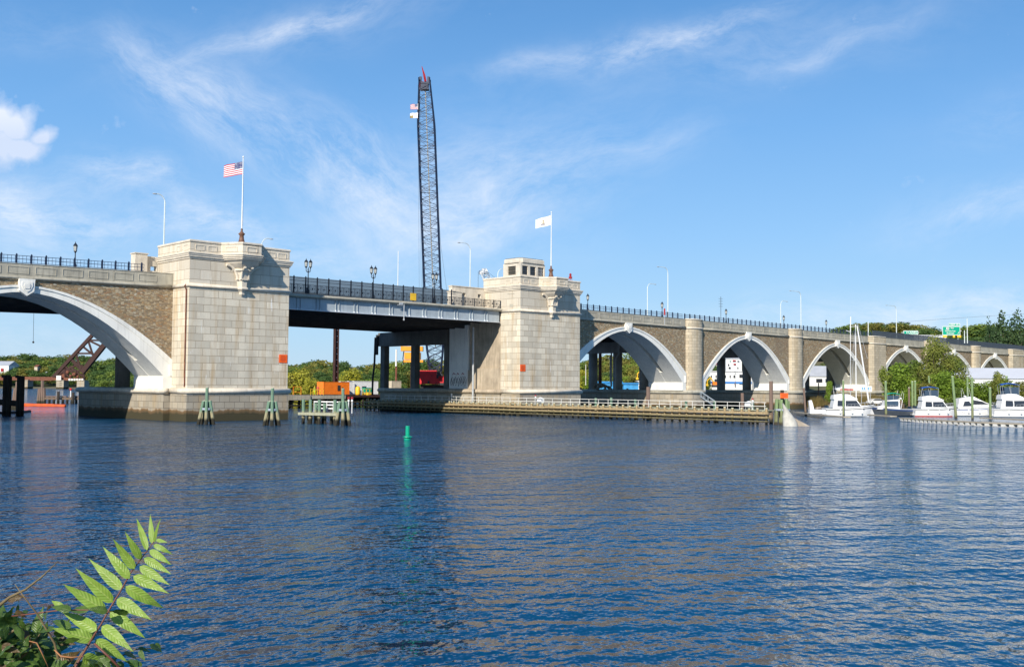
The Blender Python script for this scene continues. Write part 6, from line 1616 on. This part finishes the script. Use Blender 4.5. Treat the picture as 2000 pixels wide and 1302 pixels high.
        fb = house([(-3.4*k, z0+1.25*kz), (-3.3*k, z0+1.85*kz), (-2.0*k, z0+2.05*kz), (-.4*k, z0+2.0*kz), (1.3*k, z0+1.38*kz), (1.45*k, z0+1.26*kz)], Wb*.76, 'gelcoat', 'flybridge', .8)
        house([(4.2*k-2.0*k, z0+.0), (2.3*k, z0+.32*kz), (3.6*k, z0+.36*kz), (4.2*k, z0+.28*kz)], Wb*.42, 'gelcoat', 'foredeck_hatch', .7)
        zc = z0+2.0*kz
    elif style == 'express':
        cb = house([(-4.4*k, z0-.1), (-4.2*k, z0+.5*kz), (-3.9*k, z0+1.5*kz), (-.9*k, z0+1.85*kz), (1.4*k, z0+1.0*kz), (3.6*k, z0+.35*kz), (4.1*k, z0+.2*kz)], Wb*.8, 'gelcoat', 'cabin', .8, [[(-3.3*k, z0+.25*kz), (-2.9*k, z0+1.05*kz), (-1.9*k, z0+1.1*kz), (-1.2*k, z0+.3*kz)], [(-1.1*k, z0+.55*kz), (-1.0*k, z0+1.3*kz), (.9*k, z0+1.05*kz), (2.4*k, z0+.55*kz)]])
        fb = cb; zc = z0+1.7*kz
    else:
        cb = house([(-1.8*k, z0-.1), (-1.7*k, z0+1.7*kz), (1.6*k, z0+1.5*kz), (2.0*k, z0+.6*kz), (3.4*k, z0+.4*kz), (3.8*k, z0-.1)], Wb*.75, 'gelcoat', 'cabin', .85, [[(-1.4*k, z0+.4*kz), (-1.4*k, z0+1.4*kz), (1.4*k, z0+1.35*kz), (1.7*k, z0+.4*kz)]], 'window_blue')
        fb = cb; zc = z0+1.7*kz
    b = MB(); n_ = 7
    for s_ in (-1, 1):
        pr_ = [(r_[0][0]*.985, s_*abs(r_[0][1])*.94, r_[0][2]) for r_ in rings[6:]]
        b.tube([(x, y, z+.62) for x, y, z in pr_], .022, 4)
        for p in pr_[::1]: b.bar(p, (p[0], p[1], p[2]+.62), .018, 4)
    b.build('bow_rail', M['grey_metal'], t, local=True)
    b = MB(); b.box(-L/2-.45, -L/2+.02, -Wb*.7, Wb*.7, .25, .36); b.build('swim_platform', M['gelcoat'], t, local=True)
    b = MB()
    for dx in (.18, .26): b.ball((L*dx, -abs(rings[10][0][1])*.95, F_*.92), .14, 8, 5, (1, .4, .7)); 
    b.build('porthole', M['window_dark'], t, local=True)
    if canopy:
        m_, x0_, x1_, up = canopy; x0_ *= k; x1_ *= k; h_ = up*kz; hw = Wb*.62
        b = MB(); vs = []
        for i in range(9):
            f_ = i/8; x = x0_+(x1_-x0_)*f_; zz = zc+h_+.28*k*math.sin(math.pi*f_)
            for j in range(5): y = hw*(-1+.5*j); vs.append((x, y, zz+.12*k*(1-(j/2-1)**2)))
        fs = [(i*5+j, (i+1)*5+j, (i+1)*5+j+1, i*5+j+1) for i in range(8) for j in range(4)]; nv = len(vs); vs += [(x, y, z-.07) for x, y, z in vs]; fs += [tuple(nv+q for q in f_) for f_ in fs]
        edge = [(i*5, (i+1)*5, nv+(i+1)*5, nv+i*5) for i in range(8)]+[(i*5+4, (i+1)*5+4, nv+(i+1)*5+4, nv+i*5+4) for i in range(8)]
        b.add(vs, fs+edge); cn = b.build('canopy', M[m_], t, local=True, smooth=False)
        b = MB()
        for s_ in (-1, 1):
            for xx in (x0_+.1, (x0_+x1_)/2, x1_-.1): b.bar((xx*.9, s_*hw*.98, zc-.5*k), (xx, s_*hw*.98, zc+h_), .025, 4)
        b.build('canopy_frame', M['grey_metal'], cn, local=True)
        b = MB()
        for s_ in (-1, 1): b.add([(x0_*.75, s_*hw*.9, zc-.2*k), (x1_*.8, s_*hw*.9, zc-.2*k), (x1_*.9, s_*hw*.95, zc+h_*.75), (x0_*.85, s_*hw*.95, zc+h_*.75)], [(0, 1, 2, 3)])
        if up > .8: b.build('clear_panel', M['window_blue'], cn, local=True)
    b = MB(); b.tube([(-3.0*k, 0, zc), (-3.1*k, 0, zc+1.6*k)], .02, 4); b.tube([(-1.2*k, Wb*.5, zc), (-1.4*k, Wb*.5, zc+2.2*k)], .018, 4); b.build('antenna', M['white'], t, local=True)
    b = MB()
    for j, xx in enumerate((-2.2, .2, 2.2)): b.lathe((xx*k, -Wb*(1.03 if xx < 1 else .93), F_*.35), [(.05, 0), (.13, .1), (.13, .6), (.05, .7)], 8)
    b.build('fender_buoy', M['white'], t, local=True)
    return t
boat(1609, 1706, 812, 'white flybridge motor boat with red striped canopy, leftmost in the marina', 187, 1, style='fly', canopy=('white', -2.9, .2, .75))
P = dep(1650, 758, 186); b = MB(); b.obox(dep(1654, 760.5, 185.6), TH-math.pi/2, 1.15, .03, .13); tag(b.build('canopy_stripe', M['stripe_red']), 'red stripe banner on the leftmost motor boat', 'banner')
boat(1700, 1780, 812, 'dark hulled motor boat under a green canopy', 193, -1, seed=2, hull='hull_dark', style='pilot', canopy=('canvas_green', -1.9, 1.4, .9))
boat(1782, 1871, 810, 'white motor boat with bright blue canopy and red waterline', 192, 1, style='fly', canopy=('canvas_blue', -3.3, .4, 1.25), boot='stripe_red')
boat(1860, 1950, 808, 'white express motor boat without canopy between two blue canopied boats', 196, 1, style='express', seed=2)
boat(1934, 2035, 808, 'white motor boat with dark blue canopy at the right edge', 190, 1, style='fly', canopy=('canvas_blue', -3.3, .2, 1.3))

t = thing('sailing_boat', 'moored sailing boat whose bare mast rises behind the leftmost motor boat', 'sailing boat', tuple(dep(1672, 806, 200)))
P = dep(1672, 750, 200)
b = MB(); b.tube([(P.x, P.y, 1), (P.x, P.y, dep(1672, 633, 200).z)], [.11, .08], 6); b.build('mast', M['white'], t)
a_, c_ = dep(1674, 636, 200), dep(1697, 785, 200); b = MB(); b.tube([a_, c_], [.12, .17], 6); b.build('furled_sail', M['white'], t)
b = MB()
for (x0_, y0_, x1_, y1_) in ((1672, 634, 1660, 790), (1672, 634, 1664, 700), (1672, 704, 1661, 702), (1661, 702, 1661, 780), (1676, 634, 1694, 700)): b.bar(dep(x0_, y0_, 200), dep(x1_, y1_, 200), .03, 4)
b.build('rigging', M['grey_metal'], t)
uu_ = Vector((RT.x, RT.y, 0)).normalized(); vv_ = Vector((FW.x, FW.y, 0)).normalized()
b = MB(); pts = [P-uu_*4.2, P-uu_*2, P+uu_*1, P+uu_*3.4]
rg = []
for p, w_, z_ in zip(pts, (.9, 1.3, 1.2, .08), (.95, .9, 1.0, 1.25)):
    rg += [Vector((p.x, p.y, z_))-vv_*w_, Vector((p.x, p.y, -.3)), Vector((p.x, p.y, z_))+vv_*w_]
b.add(rg, [(i*3+j, i*3+3+j, i*3+3+(j+1) % 3, i*3+(j+1) % 3) for i in range(3) for j in range(3)]+[(0, 1, 2)]); b.build('hull', M['gelcoat'], t)
b = MB(); b.bar(dep(1661.5, 618, 215), dep(1661, 648, 215), .1, 6); b.bar(dep(1652, 645, 215), dep(1661, 648, 215), .06, 4); b.bar(dep(1660, 638, 215), dep(1671, 637, 215), .05, 4)
b.bar(dep(1661, 648, 215), dep(1661, 790, 215), .07, 6); tag(b.build('bare_mast', M['white']), 'white mast top with spreader just left of the tall boat mast', 'mast')

mp = None
for k, (px, yt, yb_, r, m_, lb) in enumerate(((1647.5, 743, 814, .22, 'pile_marina', 'tall green pile in front of the leftmost motor boat'), (1574, 757, 812, .25, 'pile_brown', 'brown leaning pile at the left end of the marina'), (1599, 748, 794, .2, 'pile_brown', 'thin grey pile before the third arch'), (1730.5, 745, 812, .27, 'pile_marina', 'green pile in front of the dark hulled boat'),
    (1760, 755, 800, .2, 'pile_brown', 'brown pile behind the dark hulled boat'), (1776, 757, 811, .25, 'pile_brown', 'greyish brown pile left of the two green marina piles'), (1782.5, 745, 811, .25, 'pile_marina', 'left one of two adjoining green marina piles'), (1788, 744, 811, .25, 'pile_marina', 'right one of two adjoining green marina piles'), (1815.5, 735, 807, .27, 'pile_marina', 'green pile in front of the bright blue canopy'),
    (1867, 735, 817, .28, 'pile_marina', 'leaning green pile between the bright blue canopy boat and the express boat'), (1890.5, 735, 810, .24, 'pile_marina', 'left green pile in front of the express boat'), (1899.5, 737, 819, .24, 'pile_marina', 'right green pile in front of the express boat'), (1934.5, 757, 818, .27, 'pile_marina', 'shorter green pile near the right end of the marina'), (1967, 734, 809, .3, 'pile_marina', 'tallest green pile at the right end of the marina'), (1962, 756, 809, .24, 'pile_marina', 'short green pile touching the tallest one'))):
    P = onZ(px, yb_, 0); dd = (P-CAM).dot(FW); zt = dep(px, yt, dd).z; lean = .5 if px == 1867 else (.35 if px == 1574 else 0)
    uu_ = Vector((RT.x, RT.y, 0)).normalized(); t = thing('mooring_pile', lb, 'pile', (P.x, P.y, 0), group='marina piles')
    r *= .82; b = MB(); b.tube([Vector((P.x, P.y, -1.5))+uu_*lean*.3, Vector((P.x, P.y, zt))-uu_*lean], [r, r*.9], 10); b.build('shaft', M[m_], t)
    b = MB(); top = Vector((P.x, P.y, zt))-uu_*lean; b.lathe((top.x, top.y, zt+.003), [(r*.92, 0), (r*.75, .08)], 10); b.build('pile_cap', M['pile_top'], t)


def dock(pxs, label, w_=1.3, floats=True, mat='dock_wood'):
    pts = [onZ(px, y_, .35) for px, y_ in pxs]; t = thing('floating_dock', label, 'dock', (pts[0].x, pts[0].y, .3))
    fl = MB(); dk = MB()
    for a_, c_ in zip(pts[:-1], pts[1:]):
        d = (c_-a_); L = d.length; d.normalize(); nn = Vector((-d.y, d.x, 0)); A_ = math.atan2(d.y, d.x); c = (a_+c_)/2
        dk.obox(Vector((c.x, c.y, .45)), A_, L/2, w_/2, .09)
        n_ = int(L/1.1)
        for i in range(n_): q = a_+d*(L*(i+.5)/n_); fl.obox(Vector((q.x, q.y, .2)), A_, .32, w_/2*.97, .15)
    dk.build('deck', M[mat], t)
    if floats: fl.build('floats', M['off_white'], t)
dock([(1556, 806), (1610, 812), (1655, 815.5)], 'wooden floating dock left of the leftmost motor boat', 1.2, False)
dock([(1764, 817.5), (1835, 822), (1925, 826.5), (2040, 831)], 'long floating dock on white floats at the lower right', 1.3)
dock([(1920, 817), (2040, 823)], 'inner floating dock before the boat at the right edge', 1.3, False)
dock([(1700, 811), (1745, 814)], 'short dock piece between the leftmost boat and the dark hulled boat', 1.2, False)
P = onZ(1586, 808, .5); t = thing('jet_ski', 'small white craft on the dock left of the leftmost motor boat', 'small boat', (P.x, P.y, .5), rz=TH-math.pi/2)
b = MB(); b.prism_xz([(-.5, .05), (-.5, .75), (2.2, .75), (2.3, .1)], -.5, .5); b.build('hull', M['gelcoat'], t, local=True)
b = MB(); b.prism_xz([(-.45, .75), (-.6, 2.3), (-.15, 2.4), (.1, 1.6), (.3, .75)], -.35, .35); b.build('seat_back', M['gelcoat'], t, local=True)

# ================================================================== NEAR BANK, BEHIND AND BELOW THE CAMERA
vs = []; nb_ = 24; u2 = Vector((RT.x, RT.y, 0)).normalized(); f2 = Vector((FW.x, FW.y, 0)).normalized()
for j in range(nb_+1):
    for i in range(41):
        s_ = -20+40*i/40; dd = -22+33*j/nb_; p = CAM+u2*s_+f2*dd; z = 3.5 - .42*max(0, dd)-.02*max(0, dd)**2 + .12*math.sin(s_*1.3+dd) if dd > 0 else 3.5+.1*math.sin(s_+dd)
        vs.append((p.x, p.y, z))
mb = MB(); mb.add(vs, [(j*41+i, j*41+i+1, (j+1)*41+i+1, (j+1)*41+i) for j in range(nb_) for i in range(40)])
tag(mb.build('river_bank', M['terrain'], smooth=True), kind='structure')


def leaf_material(name, c1, c2, vein, gloss=.4, trans=.35):
    m, t, b = base(name); p = pos(t)
    uvn = t.n('ShaderNodeUVMap').outputs[0]; sx = t.n('ShaderNodeSeparateXYZ'); t.l(uvn, sx.inputs[0])
    v_ = t.m('ABSOLUTE', t.m('SUBTRACT', sx.outputs[1], .5)); mid = t.m('SUBTRACT', 1.0, t.ramp(v_, .015, .05))
    wv_ = t.m('SINE', t.m('MULTIPLY', t.m('SUBTRACT', sx.outputs[0], t.m('MULTIPLY', v_, .28)), 72.0)); side = t.m('MULTIPLY', t.ramp(wv_, .3, 1.0), .16)
    n = t.noise(p, 40, 4); c = t.mix(t.ramp(n, .3, .7), c1, c2); c = t.mix(t.m('MULTIPLY', t.ramp(t.noise(p, 15, 3), .5, .7), .35), c, tuple(x*.6 for x in c1))
    c = t.mix(t.m('MAXIMUM', mid, side), c, vein)
    t.l(c, b.inputs['Base Color']); b.inputs['Roughness'].default_value = gloss
    bn = t.n('ShaderNodeBump'); bn.inputs['Strength'].default_value = .25; bn.inputs['Distance'].default_value = .002; t.l(t.m('MULTIPLY', t.m('ADD', wv_, mid), 1.0), bn.inputs['Height']); t.l(bn.outputs[0], b.inputs['Normal'])
    tr = t.n('ShaderNodeBsdfTranslucent'); t.l(c, tr.inputs[0]); mx = t.n('ShaderNodeMixShader'); mx.inputs[0].default_value = trans
    out = [n_ for n_ in m.node_tree.nodes if n_.type == 'OUTPUT_MATERIAL'][0]
    t.l(b.outputs[0], mx.inputs[1]); t.l(tr.outputs[0], mx.inputs[2]); t.l(mx.outputs[0], out.inputs[0])
leaf_material('leaflet', (.25, .40, .05), (.33, .48, .08), (.40, .50, .12))
leaf_material('leaf_shrub', (.06, .12, .02), (.11, .19, .03), (.15, .22, .05))
leaf_material('leaf_red_brown', (.10, .05, .02), (.13, .10, .025), (.2, .12, .05))
plain('stem_red', (.15, .055, .035), .5, .15, 30)
plain('twig', (.16, .12, .06), .8, .25, 20)
plain('twig_orange', (.34, .15, .06), .7, .2, 20)


def leaf_obj(name, a, tip, width, mat, parent, up, curl=.1, droop=.08, fold=.16, acu=1.0, seed=0):
    a = Vector(a); tip = Vector(tip); d = tip-a; L = d.length; d.normalize(); s_ = d.cross(up).normalized(); n_ = s_.cross(d); g_ = random.Random(seed)
    nu, nvv = 16, 6; vs = []; uv = []
    ph = g_.uniform(0, 6)
    for i in range(nu+1):
        u_ = i/nu; w_ = width*(math.sin(math.pi*min(1, u_*1.02)**.62)**.9)*(1-.35*u_)*(1 if u_ < .99 else 0); w_ = max(w_, 0)
        c = a + d*(L*u_) + n_*(droop*L*(4*u_*(1-u_))*.5) 
        for j in range(nvv+1):
            v_ = (j/nvv-.5)*2; wave = .03*width*math.sin(u_*22+ph+v_*2)*abs(v_)
            vs.append(c + s_*(w_*v_) + n_*(fold*w_*abs(v_) - curl*w_*v_*v_ + wave*3)); uv.append((u_, j/nvv))
    fs = [(i*(nvv+1)+j, i*(nvv+1)+j+1, (i+1)*(nvv+1)+j+1, (i+1)*(nvv+1)+j) for i in range(nu) for j in range(nvv)]
    b = MB(); b.add(vs, fs); o = b.build(name, M[mat], parent, smooth=True); ul = o.data.uv_layers.new(name='UVMap')
    for li, lp in enumerate(o.data.loops): ul.data[li].uv = uv[lp.vertex_index]
    return o
DP = 2.55
Zq = lambda x, y, dd=DP: dep(x/4.0425, 980+y/4.0425, dd)
plant = thing('tree_of_heaven_shoot', 'bright green feathery compound leaf on a reddish stem at the lower left', 'plant', tuple(Zq(600, 1500, 2.5)-Vector((0, 0, .7))))
stem = [Zq(1228, 292), Zq(1160, 385), Zq(1040, 545, 2.54), Zq(940, 720, 2.53), Zq(860, 850, 2.52), Zq(800, 960, 2.50), Zq(730, 1070, 2.48), Zq(600, 1290, 2.42), Zq(480, 1600, 2.4)]
MB().tube(stem, [.0009, .0012, .0016, .0019, .0021, .0022, .0024, .0027, .003], 8).build('stem', M['stem_red'], plant, smooth=True)
upv = (-FW*.85 + Vector((0, 0, .45))).normalized()
LF = [((1203, 328), (1186, 88), 21), ((1218, 318), (1272, 122), 15), ((1162, 380), (1076, 122), 24), ((1112, 450), (983, 226), 29), ((1062, 528), (888, 285), 34), ((1024, 603), (807, 345), 36), ((962, 690), (697, 442), 40), ((893, 788), (592, 516), 44), ((835, 856), (488, 640), 48),
      ((1232, 296), (1325, 318), 14), ((1212, 336), (1368, 415), 20), ((1182, 378), (1357, 497), 27), ((1138, 440), (1357, 570), 30), ((1102, 505), (1343, 655), 34), ((1052, 580), (1337, 722), 38), ((990, 665), (1298, 838), 42), ((922, 765), (1202, 932), 44), ((868, 868), (1155, 1080), 42), ((805, 975), (1060, 1185), 42), ((752, 1085), (1012, 1262), 40),
      ((765, 1010), (470, 850), 44), ((735, 1085), (400, 990), 48), ((660, 1210), (860, 1330), 44)]
for k, (a_, c_, w_) in enumerate(LF):
    g_ = random.Random(k); dd0 = DP-.004*k*.8
    leaf_obj('leaflet', Zq(*a_, dd0), Zq(*c_, dd0-.05+.10*g_.random()), w_/4.0425*DP/FPX*1.2, 'leaflet', plant, (upv+Vector((g_.uniform(-.25, .25), g_.uniform(-.25, .25), 0))).normalized(), g_.uniform(.05, .35), g_.uniform(-.04, .2), g_.uniform(.1, .35), seed=k)
# the dark shrub
shrub = thing('shrub', 'dark leafy shrub with orange twigs in the lower left corner', 'shrub', tuple(Zq(150, 1700, 2.6)-Vector((0, 0, .5))))
def tw(pts, rs, mat='twig'): MB().tube([Zq(*p) for p in pts], rs, 6).build('twig', M[mat], shrub, smooth=True)
tw([(-60, 860, 2.5), (75, 750, 2.5), (200, 690, 2.5), (330, 590, 2.52), (460, 465, 2.54)], [.0045, .0035, .0028, .002, .001])
tw([(118, 648, 2.45), (200, 760, 2.45), (300, 890, 2.46), (430, 1110, 2.48), (480, 1320, 2.5), (500, 1500, 2.5)], [.001, .0016, .0022, .003, .004, .005], 'twig')
tw([(230, 1095, 2.4), (290, 1110, 2.4), (330, 1190, 2.4), (380, 1300, 2.4)], [.0012, .0016, .0012, .0008], 'twig_orange')
tw([(430, 1165, 2.38), (480, 1215, 2.38), (560, 1225, 2.38), (660, 1215, 2.38)], [.0014, .0022, .0018, .0008], 'twig_orange')
tw([(745, 1115, 2.46), (850, 1210, 2.46), (960, 1320, 2.46)], [.0028, .003, .003], 'stem_red')
tw([(560, 1350, 2.5), (640, 1200, 2.5), (700, 1130, 2.5)], [.004, .003, .002])
tw([(1300, 1150, 2.6), (1070, 1160, 2.6), (900, 1240, 2.6), (700, 1400, 2.6)], [.001, .0015, .002, .003])
tw([(80, 900, 2.5), (260, 880, 2.5), (480, 850, 2.5), (720, 850, 2.5), (1000, 880, 2.5)], [.002, .002, .002, .0015, .001], 'stem_red')
tw([(-40, 1100, 2.55), (130, 1000, 2.55), (230, 960, 2.55)], [.004, .003, .001]); tw([(-40, 1350, 2.55), (200, 1200, 2.55), (330, 1020, 2.5)], [.005, .004, .001])
g_ = random.Random(21); nl = 0
def rleaf(x, y, dd, L, ang, mat, w_=.2):
    global nl; nl += 1
    a_ = Zq(x, y, dd); c_ = Zq(x+L*math.cos(ang), y-L*math.sin(ang), dd+g_.uniform(-.07, .07))
    leaf_obj('leaf', a_, c_, L*w_/4.0425*dd/FPX, mat, shrub, (upv*.6+Vector((g_.uniform(-.8, .8), g_.uniform(-.8, .8), g_.uniform(-.2, .9)))).normalized(), .2, .15, .2, seed=nl)
for (x, y, L, ang, m_) in [(560, 855, 160, 170, 's'), (700, 850, 150, 185, 's'), (850, 860, 170, 175, 's'), (1010, 885, 150, 170, 's'), (500, 830, 110, 150, 'l'), (430, 1000, 140, 200, 's'), (560, 990, 160, 160, 's'), (640, 1060, 180, 200, 's'), (540, 1120, 190, 175, 's'),
    (60, 770, 150, 10, 'r'), (210, 850, 90, 240, 's'), (300, 890, 80, 280, 's'), (370, 870, 70, 260, 's'), (120, 860, 110, 330, 'r'), (160, 930, 100, 300, 's'), (400, 815, 60, 230, 'r'), (700, 1250, 180, -40, 's'), (620, 1300, 200, 20, 's'), (1090, 1150, 110, -20, 's'), (1180, 1130, 120, -30, 's'), (1230, 1110, 90, -60, 's'), (1100, 1170, 100, -60, 's'), (980, 1190, 120, -30, 's'), (880, 1230, 110, -70, 's'), (700, 1100, 120, 60, 's'), (760, 1060, 100, 20, 's')]:
    rleaf(x, y, 2.44+.12*g_.random(), L, R_(ang), {'s': 'leaf_shrub', 'l': 'leaflet', 'r': 'leaf_red_brown'}[m_], .24)
for k in range(92):
    x = g_.uniform(-80, 560)*(g_.random()**.35); y = 1000+g_.uniform(-120, 420)*.8+max(0, x)*.28
    rleaf(x, y, 2.42+.35*g_.random(), g_.uniform(110, 230), g_.uniform(0, 6.28), 'leaf_shrub' if g_.random() < .93 else 'leaf_red_brown', .24)
for k in range(34):
    x = g_.uniform(380, 1120); y = 1302-g_.uniform(-40, 110)*(1.2-x/1500); rleaf(x, y, 2.46+.2*g_.random(), g_.uniform(90, 170), g_.uniform(2.4, 5.6), 'leaf_shrub', .24)
# a dense fill of inner leaves, past counting
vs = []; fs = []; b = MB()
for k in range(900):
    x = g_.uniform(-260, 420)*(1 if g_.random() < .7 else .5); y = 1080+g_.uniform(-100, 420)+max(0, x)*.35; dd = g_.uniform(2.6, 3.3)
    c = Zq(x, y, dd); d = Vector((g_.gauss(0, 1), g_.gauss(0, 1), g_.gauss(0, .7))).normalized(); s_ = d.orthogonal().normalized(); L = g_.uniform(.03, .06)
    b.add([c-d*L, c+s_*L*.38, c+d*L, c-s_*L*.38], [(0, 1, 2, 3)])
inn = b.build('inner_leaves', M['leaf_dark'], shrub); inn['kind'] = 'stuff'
P = Zq(-60, 1330, 2.7) - LD*2.6  # unseen bush, added in the sun's path to shade the shrub
tree((P.x, P.y, 3.5), P.z+.16, 1.0, 'leaf_mid', 'big', 'small leafy bush on the near bank, shading the dark shrub', 'bush', name='bush', zb=3.5)
